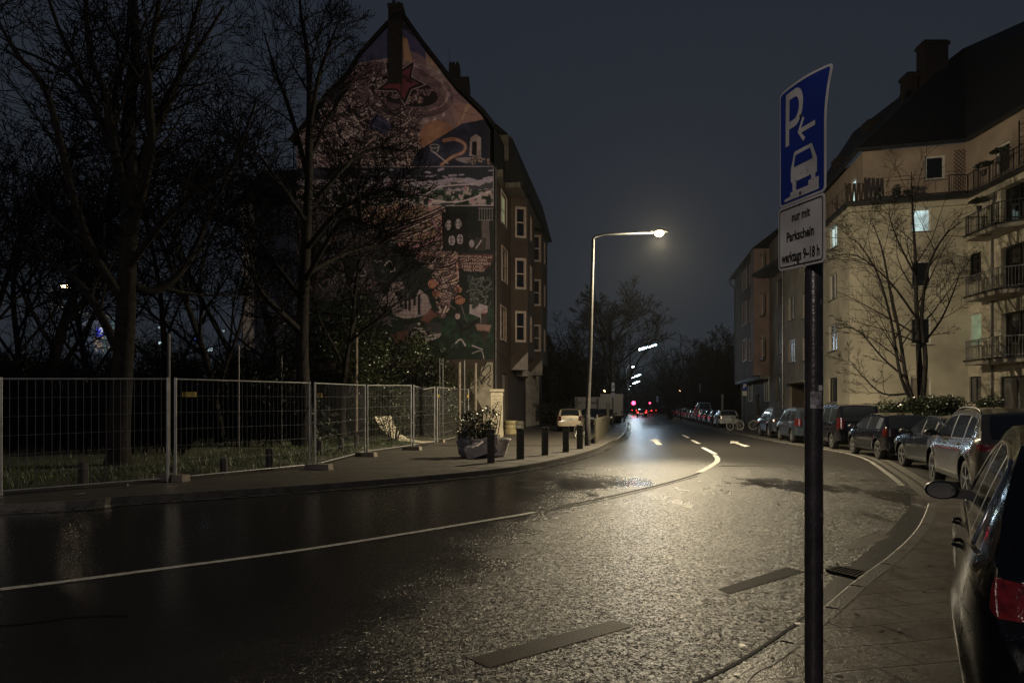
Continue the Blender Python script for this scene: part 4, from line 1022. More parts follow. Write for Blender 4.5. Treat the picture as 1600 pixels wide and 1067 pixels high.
for (xa, xb, yt, yb, Y) in ((1445, 1482, 62, 130, 43), (1419, 1434, 112, 160, 43.5), (1358, 1379, 186, 225, 44), (1311, 1321, 243, 275, 46)):
    a = at(xa, yb, Y); b = at(xb, yt, Y); mb = MB(); mb.box((a.x, Y, a.z-1.5), (b.x, Y+.9, b.z)); mb.box((a.x-.08, Y-.08, b.z-.3), (b.x+.08, Y+.98, b.z-.12))
    n_ = max(1, int((b.x-a.x)/.4)); 
    for k in range(n_): mb.cyl((a.x+.2+k*.4, Y+.45, b.z), (a.x+.2+k*.4, Y+.45, b.z+.12), .13, .11, 8)
    mb.build('chimney', M_brick, yh, world=True)
mb = MB(); mb.cyl(at(1410, 165, 43), at(1410, 150, 43), .12, .12, 8); mb.cyl(at(1410, 152, 43), at(1410, 149, 43), .2, .2, 8); mb.build('vent_pipe', M_brick, yh, world=True)
# railings
def railing(name, pts, z, h, m, parent, step=.12, top=.04, baluster=.012, closed_bottom=True, world=True):
    mb = MB()
    for a, b in zip(pts, pts[1:]):
        a = Vector(a); b = Vector(b); L_ = (b-a).length; n_ = max(1, int(L_/step))
        mb.bar((a.x, a.y, z+h), (b.x, b.y, z+h), top, top)
        if closed_bottom: mb.bar((a.x, a.y, z+.1), (b.x, b.y, z+.1), .025, .025)
        for k in range(n_+1):
            q = a.lerp(b, k/n_); r_ = baluster if k % 8 else .022; mb.bar((q.x, q.y, z), (q.x, q.y, z+h), r_*2, r_*2)
    return mb.build(name, m, parent, world=world)
railing('railing', [foot[6]+Vector((.15, -.1)), foot[0]+Vector((.15, .15)), foot[1]+Vector((-.9, .15))], ZT+.22, .95, mat('rail_thin', (.05, .05, .055), .4, metal=.5), ter, step=.9, baluster=.006, top=.02, closed_bottom=False)
railing('railing', [foot[1]+Vector((-.9, .15)), foot[1]+Vector((.05, .1)), Vector((23.6, 27))], ZT+.22, 1.0, M_rail_d, ter, step=.11, baluster=.008)
# side balcony: solid rail screen of upright pales and a lit corner
mb = MB()
for k in range(9):
    a = at(1322+k*3.6, 283, 37.6); z = ZT+.25; mb.obox((a.x, a.y, z+.5), (.05, 0, 0), (0, .015, 0), ((.05 if k % 2 else -.03), 0, .5))
mb.build('screen', mat('weathered_wood', (.06, .045, .035), .7, var=.4, vs=8), ter, world=True)
# diamond trellis on the top storey wall
mb = MB()
ua, ub = tf.upx(1490), tf.upx(1519)
zt0, zt1 = ZT+.5, ZE-.35; st = (ub-ua)/4
k = -12
import itertools
for s_ in (1, -1):
    for k in range(-2, 16):
        pts_ = []
        z_ = zt0+k*st*.98
        # line from u=ua to ub at 45 deg, clipped to z-range
        za, zb_ = (z_-st*2, z_+st*2) if s_ == 1 else (z_+st*2, z_-st*2)
        t0, t1 = 0.0, 1.0
        for zz in (zt0, zt1):
            pass
        lo_z, hi_z = zt0, zt1
        d_ = zb_-za
        ta, tb = (lo_z-za)/d_, (hi_z-za)/d_
        if ta > tb: ta, tb = tb, ta
        t0, t1 = max(0, ta), min(1, tb)
        if t1-t0 < .02: continue
        mb.bar(tf.P(lerp(ua, ub, t0), lerp(za, zb_, t0), .05+.02*s_), tf.P(lerp(ua, ub, t1), lerp(za, zb_, t1), .05+.02*s_), .03, .015)
mb.build('trellis', mat('trellis_wood', (.07, .04, .025), .7, var=.3), yh, world=True)
# balconies on the wing
for i, zl in enumerate((4.0, 7.25, 10.35)):
    p = [wing.P(1.55, 0), Vector((23.12, 34.9, 0)), Vector((22.95, 32.35, 0)), wing.P(4.9, 0)+Vector((0, -.35, 0)), wing.P(4.95, 0)]
    mb = MB(); mb.prism([(q.x, q.y) for q in p], zl-.2, zl-.02); bal = mb.build('balcony', M_slabc, yh, world=True)
    mb = MB(); 
    for a, b in zip(p[:3], p[1:4]): mb.bar((a.x, a.y, zl+.02), (b.x, b.y, zl+.02), .14, .08)
    mb.build('edging', M_fascia, bal, world=True)
    railing('railing', [(q.x+.08, q.y-.02) for q in p[:4]], zl+.06, .98, M_rail if i < 2 else M_rail_d, bal, step=.125, baluster=.0085)
mb = MB(); q = wing.P(2.0, 0, .08); mb.tube([(q.x, q.y, .12), (q.x, q.y, ZT-.9), (q.x-.05, q.y-.25, ZT-.6), (q.x-.1, q.y-.3, ZT-.3)], .055, 8)
mb.build('downpipe', M_gutter, yh, world=True)
mb = MB(); q = left.P(left.L-.25, 0, .08); q = tl.P(.0, 0, .06)
q = front.P(.9, 0, 0)
# upper lattice screen above balcony
mb = MB()
for k in range(7):
    z = ZT+.3+k*.3
    mb.bar((23.7, 31.9, z), (23.7, 30.6, z+.35 if k % 2 else z), .02); mb.bar((23.7, 31.9, z+.3), (23.7, 30.6, z), .02)
for y in (31.9, 31.25, 30.6): mb.bar((23.7, y, ZT+.2), (23.7, y, ZT+2.3), .05)
mb.build('privacy_screen', mat('screen_wood', (.03, .025, .022), .7), ter, world=True)

# ---------------------------------------------------------------- cream house between
def fac(y): return Vector((xs(18.8-SL*38, y), y))
ch_ = thing('terraced_house', 'cream rendered terraced house with a garage entrance, behind the sign pole', 'house', (fac(51).x, 51, .12))
w = Wall(fac(54.5), fac(47.0)+Vector((.3, 0)), .1, 16.2)
for (ya, yb) in ((325, 358), (385, 398), (462, 500), (530, 566)):
    opx(w, 1232, 1242, ya, yb)
    opx(w, 1254, 1262, ya-4, yb-3)
og = w.opening(w.upx(1234), w.upx(1262), .12, 3.4)
mb = MB(); w.mesh(mb, .15); mb.build('wall', M_cream, ch_, world=True)
for o in w.op[:-1]: window(w, ch_, o, M_white_fr, M_curtain, 'double', True)
mb = MB(); mb.quad(w.P(og[0], og[2], -1.2), w.P(og[1], og[2], -1.2), w.P(og[1], og[3], -1.2), w.P(og[0], og[3], -1.2))
mb.quad(w.P(og[0], .12, -.15), w.P(og[0], .12, -1.2), w.P(og[0], og[3], -1.2), w.P(og[0], og[3], -.15)); mb.quad(w.P(og[0], og[3], -.15), w.P(og[1], og[3], -.15), w.P(og[1], og[3], -1.2), w.P(og[0], og[3], -1.2))
mb.build('door', mat('brown_door', (.07, .05, .035), .6, var=.3), ch_, world=True)
mb = MB(); mb.bar(w.P(og[0]-.2, 3.55, .1), w.P(og[1]+.1, 3.55, .1), .5, .18); mb.build('canopy', M_cream, ch_, world=True)
mb = MB(); mb.quad(w.P(-.2, 16.2, .3), w.P(w.L+.2, 16.2, .3), w.P(w.L+.2, 20.0, -5), w.P(-.2, 20.0, -5)); mb.bar(w.P(-.2, 16.15, .25), w.P(w.L, 16.15, .25), .14, .14); mb.build('roof', M_roof, ch_, world=True)
mb = MB(); q = w.P(.1, 0, .1); mb.tube([(q.x, q.y, .12), (q.x, q.y, 16)], .06, 6); mb.build('downpipe', M_gutter, ch_, world=True)

# ---------------------------------------------------------------- grey and dark houses further along
dk = thing('terraced_house', 'dark green rendered house with projecting upper floors at the end of the row', 'house', (fac(64).x, 64, .12))
w2 = Wall(fac(60.5), fac(54.5), .1, 16.0)           # grey strip with pink stair bay
for (ya, yb) in ((437, 480), (510, 552)): opx(w2, 1214, 1222, ya, yb)
opx(w2, 1213, 1221, 585, 622)
mb = MB(); w2.mesh(mb, .14); mb.build('wall', M_grey_r, dk, world=True)
for o in w2.op: window(w2, dk, o, M_dark_fr, M_curtain, 'double', True)
pj = .75
def fo_(y, o=pj): f = fac(y); n = Vector((-1, SL)).normalized(); return f+n*o
w3 = Wall(fo_(75), fo_(61.8), 4.5, 15.9)
for x0, x1 in ((1161, 1167), (1172, 1179), (1184, 1192)):
    for k, (ya, yb) in enumerate(((412, 440), (467, 500), (530, 562))):
        dy = {1161: 12, 1172: 0, 1184: -12}[x0]*(1-.45*k); opx(w3, x0, x1, ya+dy, yb+dy)
w4 = Wall(fac(75)+Vector((-.1, 0)), fac(60.5)+Vector((-.02, 0)), .1, 4.5)
for x0, x1 in ((1170, 1176), (1195, 1202)): opx(w4, x0, x1, 590, 626)
do_ = w4.opening(w4.upx(1181), w4.upx(1189), .12, 2.9)
mb = MB(); w3.mesh(mb, .14)
ef = Wall(fo_(61.8), fac(61.8)+Vector((.1, 0)), 4.5, 15.9); 
mb.build('wall', M_dark_r, dk, world=True)
mb = MB(); nb = Wall(fo_(61.8, pj+.55), fo_(60.2, pj+.55), 4.5, 15.7); nb.mesh(mb)
a_, b_, c_, d_ = fo_(61.8, pj+.55), fo_(60.2, pj+.55), fac(60.2), fo_(61.8)
mb.quad((b_.x, b_.y, 4.5), (c_.x, c_.y, 4.5), (c_.x, c_.y, 15.7), (b_.x, b_.y, 15.7)); mb.quad((d_.x, d_.y, 4.5), (a_.x, a_.y, 4.5), (a_.x, a_.y, 15.7), (d_.x, d_.y, 15.7))
mb.quad((a_.x, a_.y, 4.5), (b_.x, b_.y, 4.5), (c_.x, c_.y, 4.5), (d_.x, d_.y, 4.5))
mb.build('stair_bay', M_pink_r, dk, world=True)
mb = MB(); w4.mesh(mb, .2); mb.build('ground_floor', M_base_r, dk, world=True)
p_ = [fo_(75), fo_(60.2), fac(60.2), fac(75)]
mb = MB(); mb.prism([(q.x, q.y) for q in p_], 4.2, 4.497); mb.build('ledge', mat('ledge_plaster', (.2, .2, .19), .8, var=.2), dk, world=True)
for o in w3.op: window(w3, dk, o, M_pink_fr, M_curtain, 'double', True, .12, .07, surround=.08)
for o in w4.op[:-1]: window(w4, dk, o, M_white_fr, M_curtain, 'double', True, surround=.06)
mb = MB(); mb.quad(w4.P(do_[0], .12, -.2), w4.P(do_[1], .12, -.2), w4.P(do_[1], 2.9, -.2), w4.P(do_[0], 2.9, -.2)); mb.build('door', mat('black_door', (.012, .012, .012), .4, var=0), dk, world=True)
e0, e1 = fo_(75.5, pj+.5), fo_(60.2, pj+.5); e2 = fac(54.5)+Vector((-.3, 0))
mb = MB(); zr = 19.6
mb.add([(e0.x, e0.y, 15.9), (e1.x, e1.y, 15.9), (e2.x, e2.y, 16.1), (e2.x+6, e2.y, zr), (e0.x+6.5, e0.y-1, zr)], [(0, 1, 4), (1, 2, 3), (1, 3, 4)])
mb.quad((e0.x, e0.y, 15.9), (e1.x, e1.y, 15.9), (e1.x+.6, e1.y, 15.85), (e0.x+.6, e0.y, 15.85))
mb.build('roof', M_roof, dk, world=True)
mb = MB(); mb.bar((e0.x, e0.y, 15.85), (e1.x, e1.y, 15.85), .14, .14); mb.tube([(e0.x, e0.y, 15.8), (e0.x+.1, e0.y, 15.3), (e0.x+.5, e0.y-.2, 14.9), (fo_(75).x-.03, 75.1, 14.7), (fo_(75).x-.03, 75.1, 4.6)], .06, 6)
mb.build('gutter', M_fascia, dk, world=True)
mb = MB(); f0 = fac(75); mb.quad((f0.x, 75, .1), (f0.x+12, 76, .1), (f0.x+12, 76, 15.9), (f0.x-.6, 75, 15.9)); mb.build('end_wall', M_grey_r, dk, world=True)

# ================================================================ TREES
M_bark = mat('bark', (0.020, 0.018, 0.017), .95, spec=.15, var=.35, vs=7, bump=.8, bs=22)
M_bark_l = mat('bark_lichen', (0.085, 0.075, 0.055), .8, var=.4, vs=5, bump=.8, bs=20)
M_twig = mat('twig', (0.007, 0.0065, 0.007), .95, spec=.1, var=.2, vs=3)
def grow(rnd, p, d, L, r, lev, maxlev, out, cfg):
    """one limb as a wandering path with children; out: list of (level, pts, radii)"""
    n = max(3, int(L/cfg.get('seg', .45))) if lev < 2 else (5 if lev == 2 else 4)
    n = min(n, 14); pts = [p.copy()]; rad = [r]; st = L/n; q = p.copy(); dd = d.normalized()
    rend = r*(.28 if lev == 0 else .22)
    for i in range(n):
        w = cfg['wander']*(.6 if lev == 0 else 1)
        dd = (dd+Vector((rnd.gauss(0, w), rnd.gauss(0, w), rnd.gauss(0, w*.7)+cfg['up'][min(lev, len(cfg['up'])-1)])))
        dd.normalize(); q = q+dd*st; pts.append(q.copy()); rad.append(max(cfg['rmin'], lerp(r, rend, ((i+1)/n)**.8)))
    out.append((lev, pts, rad))
    if lev >= maxlev: return
    nc = cfg['kids'][lev]; f0 = cfg['start'][lev]
    for k in range(nc):
        f = f0+(1-f0)*((k+rnd.random()*.9)/nc)
        x = f*n; i = min(int(x), n-1); b = pts[i].lerp(pts[i+1], x-i); rb = lerp(rad[i], rad[i+1], x-i)
        ax = (pts[i+1]-pts[i]).normalized()
        ang = math.radians(rnd.uniform(*cfg['ang'][lev])); az = k*2.4+rnd.uniform(-.6, .6)
        u = ax.orthogonal().normalized(); v = ax.cross(u); sd = u*math.cos(az)+v*math.sin(az)
        nd = ax*math.cos(ang)+sd*math.sin(ang)
        if nd.z < -.25: nd.z *= -.3
        l2 = L*cfg['ratio'][lev]*(1-.55*(f-f0)/(1-f0+1e-6))*rnd.uniform(.75, 1.15)
        grow(rnd, b, nd, l2, max(cfg['rmin'], rb*cfg.get('rr', .68)*rnd.uniform(.8, 1)), lev+1, maxlev, out, cfg)
CFG = dict(wander=.10, up=[.02, .07, .05, .03, .02], rmin=.006, kids=[9, 7, 6, 5, 3], start=[.22, .25, .2, .15, .1], ang=[(28, 52), (28, 50), (28, 55), (30, 60), (30, 60)], ratio=[.62, .55, .52, .5, .5], seg=.5)
def tree(seed, base, H, r, lab, group=None, cfg=None, maxlev=4, lean=(0, 0), limbs=None, bark=M_bark, name='bare_tree', split=2, extra=None):
    c = dict(CFG); c.update(cfg or {}); rnd = random.Random(seed)
    t = thing(name, lab, 'tree', base, 0, group)
    out = []
    if limbs:
        for (p, d, L_, r_) in limbs: grow(rnd, Vector(p), Vector(d), L_, r_, 1 if p[2] > 0 else 0, maxlev, out, c)
    else:
        grow(rnd, Vector((0, 0, -.05)), Vector((lean[0], lean[1], 1)), H, r, 0, maxlev, out, c)
    tr = MB(); cw = MB()
    for lev, pts, rad in out:
        if lev == 0:
            rad = list(rad); rad[0] *= 1.45
            tr.tube(pts, rad, 12, False)
        elif lev < split: tr.tube(pts, rad, 8, False)
        else: cw.tube(pts, rad, 5 if lev == 2 else 3, False)
    tr.build('trunk', bark, t, smooth=True)
    cw.build('crown', M_twig, t)
    return t, out

# the great tree on the verge, dividing low into steep limbs
b = gp(190, 733, .12)
k_ = F/b[1]
def L3(px, py, dy=0): v = at(px, py, b[1]+dy); return (v.x-b[0], v.y-b[1], v.z-.12)
def limb(pts, r0, r1, rnd, out, cfg, lev=1, maxlev=4, sub=4):
    P = smooth_line([Vector(p) for p in pts], sub); n = len(P); rad = [lerp(r0*1.25, r1*1.35, i/(n-1)) for i in range(n)]
    out.append((lev, P, rad)); nc = cfg['kids'][min(lev, 4)]+2
    Ltot = sum((P[i+1]-P[i]).length for i in range(n-1))
    for k in range(nc):
        f = .18+.82*(k+rnd.random())/nc; x = f*(n-1); i = min(int(x), n-2); bq = P[i].lerp(P[i+1], x-i); ax = (P[i+1]-P[i]).normalized()
        az = k*2.4+rnd.uniform(-.6, .6); u = ax.orthogonal().normalized(); v = ax.cross(u); ang = math.radians(rnd.uniform(26, 50))
        nd = ax*math.cos(ang)+(u*math.cos(az)+v*math.sin(az))*math.sin(ang)
        grow(rnd, bq, nd, Ltot*.42*(1-.4*f)*rnd.uniform(.8, 1.15), lerp(r0, r1, f)*.55, lev+1, maxlev, out, cfg)
def finish(t, out, bark, split=3):
    tr = MB(); cw = MB()
    for lev, pts, rad in out:
        if lev < split: tr.tube(pts, rad, 14 if lev == 0 else 8 if lev == 1 else 5, False)
        else: cw.tube(pts, rad, 3, False)
    tr.build('trunk', bark, t, smooth=True); cw.build('crown', M_twig, t)
t1 = thing('bare_tree', 'big bare tree with a thick trunk behind the first fence panel', 'tree', (b[0], b[1], .12))
rnd = random.Random(11); out = []; cfgA = dict(CFG, ratio=[.62, .6, .66, .68, .5], kids=[10, 9, 6, 4, 3], rmin=.0085, wander=.11)
out.append((0, smooth_line([Vector(L3(*p)) for p in ((186, 737), (185, 690), (190, 600), (196, 500), (200, 400), (203, 310), (203, 260))], 3), [lerp(.30, .17, (i/18)**.8) if i > 1 else .36 for i in range(19)]))
for pts, r0, r1 in (
    ([(203, 262, 0), (201, 200, .1), (205, 140, .3), (212, 60, .2), (206, -40, .4), (200, -140, .6)], .15, .04),
    ([(200, 330, 0), (184, 260, -.3), (172, 200, -.6), (165, 150, -.8), (140, 80, -1.2), (132, -30, -1.6)], .12, .03),
    ([(172, 200, -.6), (186, 120, -.2), (199, 60, .4), (204, -30, .8)], .07, .025),
    ([(203, 300, 0), (225, 255, .3), (245, 190, .5), (280, 120, .9), (320, 60, 1.2), (350, 10, 1.5)], .11, .02),
    ([(201, 380, 0), (235, 240, -.4), (232, 140, -.9), (238, 60, -1.2), (258, -40, -1.5)], .10, .03),
    ([(203, 300, .2), (170, 215, 1.0), (120, 130, 1.8), (70, 95, 2.2), (10, 70, 2.6)], .09, .016),
    ([(196, 470, 0), (160, 420, -.6), (120, 330, -1.3), (75, 150, -2), (30, 90, -2.5), (0, 40, -2.8)], .10, .02),
    ([(200, 440, 0), (240, 455, .4), (290, 415, .9), (330, 330, 1.5), (372, 235, 2.2), (400, 160, 2.5)], .11, .02),
    ([(190, 560, 0), (150, 480, .8), (110, 430, 1.6), (60, 400, 2.2), (0, 370, 2.6)], .10, .02),
    ([(198, 420, 0), (260, 340, -1), (330, 280, -1.8), (400, 230, -2.4)], .08, .015),
    ([(200, 300, 0), (150, 170, 2.0), (90, 40, 2.6), (60, -60, 3)], .08, .02),
    ([(203, 280, 0), (270, 150, 2.0), (300, 40, 2.6), (330, -60, 3)], .08, .02)):
    limb([L3(x, y, dy) for x, y, dy in pts], r0, r1, rnd, out, cfgA)
finish(t1, out, M_bark)

b = gp(473, 702, .12)
t2 = thing('bare_tree', 'bare tree behind the second fence panel with low spreading twigs in front of the mural', 'tree', (b[0], b[1], .12))
rnd = random.Random(23); out = []; cfgB = dict(CFG, ratio=[.62, .6, .66, .68, .5], kids=[10, 11, 8, 4, 3], rmin=.010, wander=.12)
out.append((0, smooth_line([Vector(L3(*p)) for p in ((472, 704), (476, 640), (472, 560), (474, 470), (478, 380), (482, 300), (483, 220))], 3), [lerp(.30, .13, (i/18)**.8) if i > 1 else .36 for i in range(19)]))
for pts, r0, r1 in (
    ([(483, 222, 0), (484, 150, .1), (480, 80, .3), (470, 20, .5), (468, -30, .6)], .12, .02),
    ([(483, 210, 0), (498, 120, -.4), (516, 70, -.8), (530, 30, -1)], .08, .015),
    ([(482, 280, 0), (455, 180, .4), (430, 110, .8), (412, 50, 1.1)], .09, .015),
    ([(484, 250, 0), (510, 190, .6), (535, 150, 1.0), (560, 110, 1.3)], .07, .012),
    ([(480, 350, 0), (440, 290, -1), (410, 250, -1.6), (378, 215, -2)], .09, .014),
    ([(478, 390, 0), (530, 330, -1.2), (590, 300, -2.2), (640, 300, -3)], .09, .012),
    ([(476, 430, 0), (530, 400, 1.0), (590, 385, 2.2), (650, 395, 3)], .09, .012),
    ([(474, 470, 0), (420, 400, 1), (392, 360, 2), (360, 340, 3)], .09, .012),
    ([(480, 330, 0), (540, 260, .8), (575, 235, 1.6), (610, 230, 2)], .08, .012),
    ([(473, 520, 0), (430, 480, -1), (400, 440, -2), (388, 370, -2.4)], .10, .03),
    ([(476, 440, 0), (530, 350, -2), (570, 350, -3), (610, 365, -3.6)], .08, .012)):
    limb([L3(x, y, dy) for x, y, dy in pts], r0, r1, rnd, out, cfgB)
finish(t2, out, M_bark)

GT = 'bare trees in the dark grounds behind the fence'
TL = ['leaning bare tree at the left edge beside the distant warm lamp', 'slender bare tree just left of the big thick trunk, set far back', 'bare tree with a forked crown rising between the two big trees',
      'thin bare tree close behind the big thick trunk, on its right', 'bare tree in front of the pale rear wing of the corner house', 'small bare tree with dense twigs at the far left edge', 'bare tree whose twigs cross the lit station roof', 'thin upright bare tree standing left of the mural gable', 'dark bare tree close in front of the left half of the mural']
for i, (px, Y, H, r, lean, seed) in enumerate(((62, 27, 12.5, .26, (.05, 0), 31), (-60, 30, 12, .2, (.1, 0), 32), (345, 26, 11.5, .16, (0, 0), 33), (262, 33, 12.5, .2, (.08, 0), 34), (405, 34, 12, .17, (-.05, 0), 35), (20, 36, 13, .22, (0, 0), 36), (150, 40, 13.5, .22, (-.04, 0), 37), (440, 38, 15.5, .2, (0, 0), 38), (535, 31, 11.5, .17, (-.03, 0), 39))):
    x = (px-800)/F*Y
    tree(seed, (x, Y, .3), H, r, TL[i], GT, dict(ratio=[.62, .6, .64, .66, .5], kids=[10, 8, 6, 4, 3], rmin=.013, start=[.14, .2, .2, .15, .1]), 4, lean)

# street tree in front of the yellow house
by_ = 31.0; bx_ = (1438-800)/F*by_
b = (bx_, by_)
ts = thing('street_tree', 'bare many-stemmed tree in front of the yellow apartment house', 'tree', (bx_, by_, .12))
rnd = random.Random(47); out = []; cfgC = dict(CFG, kids=[7, 9, 6, 4, 3], rmin=.007, wander=.10)
cfgC['up'] = [.02, .04, .0, -.01, 0]
out.append((0, [Vector(L3(*p)) for p in ((1439, 683), (1439, 655), (1439, 625))], [.17, .15, .13]))
for pts, r0, r1 in (
    ([(1439, 630, 0), (1436, 560, 0), (1432, 480, .1), (1430, 400, .1), (1426, 330, .1), (1424, 268, .1)], .115, .012),
    ([(1441, 630, 0), (1446, 560, -.2), (1440, 500, -.3), (1450, 420, -.5), (1475, 370, -.7), (1505, 345, -.8)], .10, .012),
    ([(1436, 640, 0), (1418, 600, .1), (1405, 520, .2), (1390, 450, .3), (1378, 390, .4), (1362, 345, .5)], .085, .010),
    ([(1434, 645, 0), (1408, 590, -.3), (1392, 500, -.6), (1372, 430, -.9), (1345, 385, -1.1), (1325, 370, -1.2)], .07, .009),
    ([(1436, 545, 0), (1470, 500, .3), (1492, 450, .5), (1500, 420, .6)], .05, .009),
    ([(1434, 500, 0), (1390, 440, .8), (1340, 400, 1.1), (1300, 400, 1.3)], .045, .009),
    ([(1415, 590, 0), (1380, 560, .1), (1345, 520, .2), (1318, 510, .3)], .045, .008),
    ([(1417, 615, 0), (1380, 615, -.1), (1350, 590, -.2), (1325, 560, -.3)], .04, .008),
    ([(1430, 430, 0), (1400, 370, .3), (1388, 330, .5)], .04, .008)):
    limb([L3(x, y, dy) for x, y, dy in pts], r0, r1, rnd, out, cfgC)
finish(ts, out, M_bark)

# big tree down the street and its neighbours
Yc = 72.0; xc = (962-800)/F*Yc
tree(61, (xc, Yc, .12), 11.4, .40, 'wide bare street tree spreading behind the main street lamp', None,
     dict(kids=[13, 8, 7, 5, 3], start=[.14, .2, .2, .15, .1], ang=[(38, 66), (26, 48), (28, 55), (30, 60), (30, 60)], ratio=[.84, .6, .6, .6, .5], rmin=.020), 4)
GS = 'bare trees along the far end of the street'
FL_ = ['thin bare tree rising over the far street lamps', 'bare tree between the far lamps and the right-hand wood', 'bare tree at the left of the right-hand wood', 'low bare tree before the end wall of the dark house', 'bushy bare tree close to the dark terraced house', 'bare tree far along the left side of the street', 'pollarded bare tree in the distance right of the red lights']
for i, (px, Y, H, r, seed) in enumerate(((940, 95, 11, .25, 62), (1085, 150, 14, .3, 63), (1105, 110, 11, .3, 64), (1140, 95, 10.5, .25, 65), (1125, 84, 9, .25, 66), (900, 110, 12, .25, 67), (1052, 230, 20, .35, 68))):
    tree(seed, ((px-800)/F*Y, Y, .1), H, r, FL_[i], GS, dict(kids=[12, 7, 6, 4, 3], rmin=.022, start=[.15, .2, .2, .15, .1]), 4)
# brushwood of twigs merging into one mass at the street's end and on the right
def twig_mass(name, lab, boxes, n, seed, m=M_twig, rmin=.02):
    rnd = random.Random(seed); mb = MB()
    for k in range(n):
        x0, x1, Y0, Y1, h0, h1 = rnd.choice(boxes); Y = rnd.uniform(Y0, Y1); px = rnd.uniform(x0, x1); x = (px-800)/F*Y
        H = rnd.uniform(h0, h1); p = Vector((x, Y, 0)); d = Vector((rnd.gauss(0, .15), rnd.gauss(0, .15), 1)); pts = [p]
        for j in range(5): d = (d+Vector((rnd.gauss(0, .18), rnd.gauss(0, .18), 0))).normalized(); pts.append(pts[-1]+d*H/5)
        mb.tube(pts, [rmin*3, rmin*2.6, rmin*2, rmin*1.6, rmin*1.2, rmin*.8], 3, False)
        for j in range(9):
            q = pts[1+j % 5]; e = (d*.7+Vector((rnd.gauss(0, .6), rnd.gauss(0, .6), rnd.uniform(0, .6)))).normalized()*rnd.uniform(.12, .3)*H
            mid = q+e*.5+Vector((0, 0, .04*H)); mb.tube([q, mid, q+e], [rmin*1.4, rmin, rmin*.5], 3, False)
            for k2 in range(2):
                e2 = (e.normalized()+Vector((rnd.gauss(0, .6), rnd.gauss(0, .6), rnd.uniform(0, .5)))).normalized()*.1*H; mb.tube([mid, mid+e2], [rmin*.7, rmin*.4], 3, False)
    return tag(mb.build(name, m), lab, 'wood', kind='stuff')
twig_mass('far_wood', 'dark bare wood closing the far end of the street', [(1040, 1158, 90, 200, 7, 11), (1100, 1158, 80, 110, 6, 9), (985, 1060, 200, 300, 9, 14), (850, 975, 90, 200, 7, 11), (846, 900, 68, 90, 5, 8)], 1500, 71, rmin=.03)
twig_mass('thicket', 'dense dark thicket of bare scrub behind the site fence', [(-80, 470, 24, 40, 2.2, 5.2), (-80, 300, 20, 30, 1.5, 3.4), (420, 690, 34, 41, 2.4, 4.4)], 1600, 72, rmin=.010)

# leafy masses -----------------------------------------------------------------
def leaf_mat(name, col, rough=.3):
    return mat(name, col, rough, var=.5, vs=1.5, spec=.6)
M_leaf = leaf_mat('ivy_leaf', (.030, .038, .016), .20); M_leaf_d = leaf_mat('dark_leaf', (.018, .024, .012), .45); M_hedge = leaf_mat('hedge_leaf', (.016, .022, .010), .32)
M_need = leaf_mat('needle', (.010, .015, .011), .7)
def leaves(mb, rnd, c, rad, n, size):
    for k in range(n):
        u = Vector((rnd.gauss(0, 1), rnd.gauss(0, 1), rnd.gauss(0, 1))).normalized()*(rnd.random()**.45)
        p = Vector((c[0]+u.x*rad[0], c[1]+u.y*rad[1], max(.14, c[2]+u.z*rad[2]))); s_ = size*rnd.uniform(.6, 1.4)
        a = Vector((rnd.gauss(0, 1), rnd.gauss(0, 1), rnd.gauss(0, .7))).normalized(); b_ = a.orthogonal().normalized()
        b_ = (b_*math.cos(k)+a.cross(b_)*math.sin(k))
        mb.add([p-a*s_, p+b_*s_*.55+Vector((0, 0, s_*.1)), p+a*s_, p-b_*s_*.55+Vector((0, 0, s_*.1))], [(0, 1, 2, 3)])
def shrub(name, lab, base, H, Wd, n, size, m, seed, cat='shrub', group=None, clumps=14, D=None, stem_r=.02):
    rnd = random.Random(seed); t = thing(name, lab, cat, base, 0, group); mb = MB(); st = MB(); D = D or Wd
    for k in range(clumps):
        f = rnd.random(); c = (rnd.uniform(-.5, .5)*Wd*(1-.3*f), rnd.uniform(-.5, .5)*D*(1-.3*f), lerp(.15*H, .92*H, f))
        leaves(mb, rnd, c, (Wd*.22, D*.22, H*.16), n//clumps, size)
        st.tube([(c[0]*.15, c[1]*.15, 0), (c[0]*.6, c[1]*.6, c[2]*.5), c], [stem_r, stem_r*.7, stem_r*.3], 4, False)
    st.build('stem', M_twig, t); mb.build('foliage', m, t)
    return t
GI = 'ivy-covered bushes behind the fence'
def px_at(px, Y): return (px-800)/F*Y
shrub('ivy_bush', 'ivy bush glinting behind the third and fourth fence panels, over the pale sheet', (px_at(615, 29), 29, .15), 4.6, 2.6, 5200, .045, M_leaf, 81, group=GI)
shrub('ivy_bush', 'broad ivy bush between the second big tree and the mural wall', (px_at(560, 33), 33, .15), 6.0, 3.8, 6500, .05, M_leaf, 82, group=GI)
shrub('ivy_bush', 'ivy bush behind the last fence panels, under the mural', (px_at(688, 36), 36, .15), 3.4, 3.4, 3600, .05, M_leaf, 83, group=GI)
shrub('ivy_bush', 'dark ivy bush at the foot of the mural, seen between the poles', (px_at(715, 40), 40, .15), 4.0, 3.0, 3000, .05, M_leaf, 84, group=GI)
GD = 'dark evergreen bushes in the grounds'
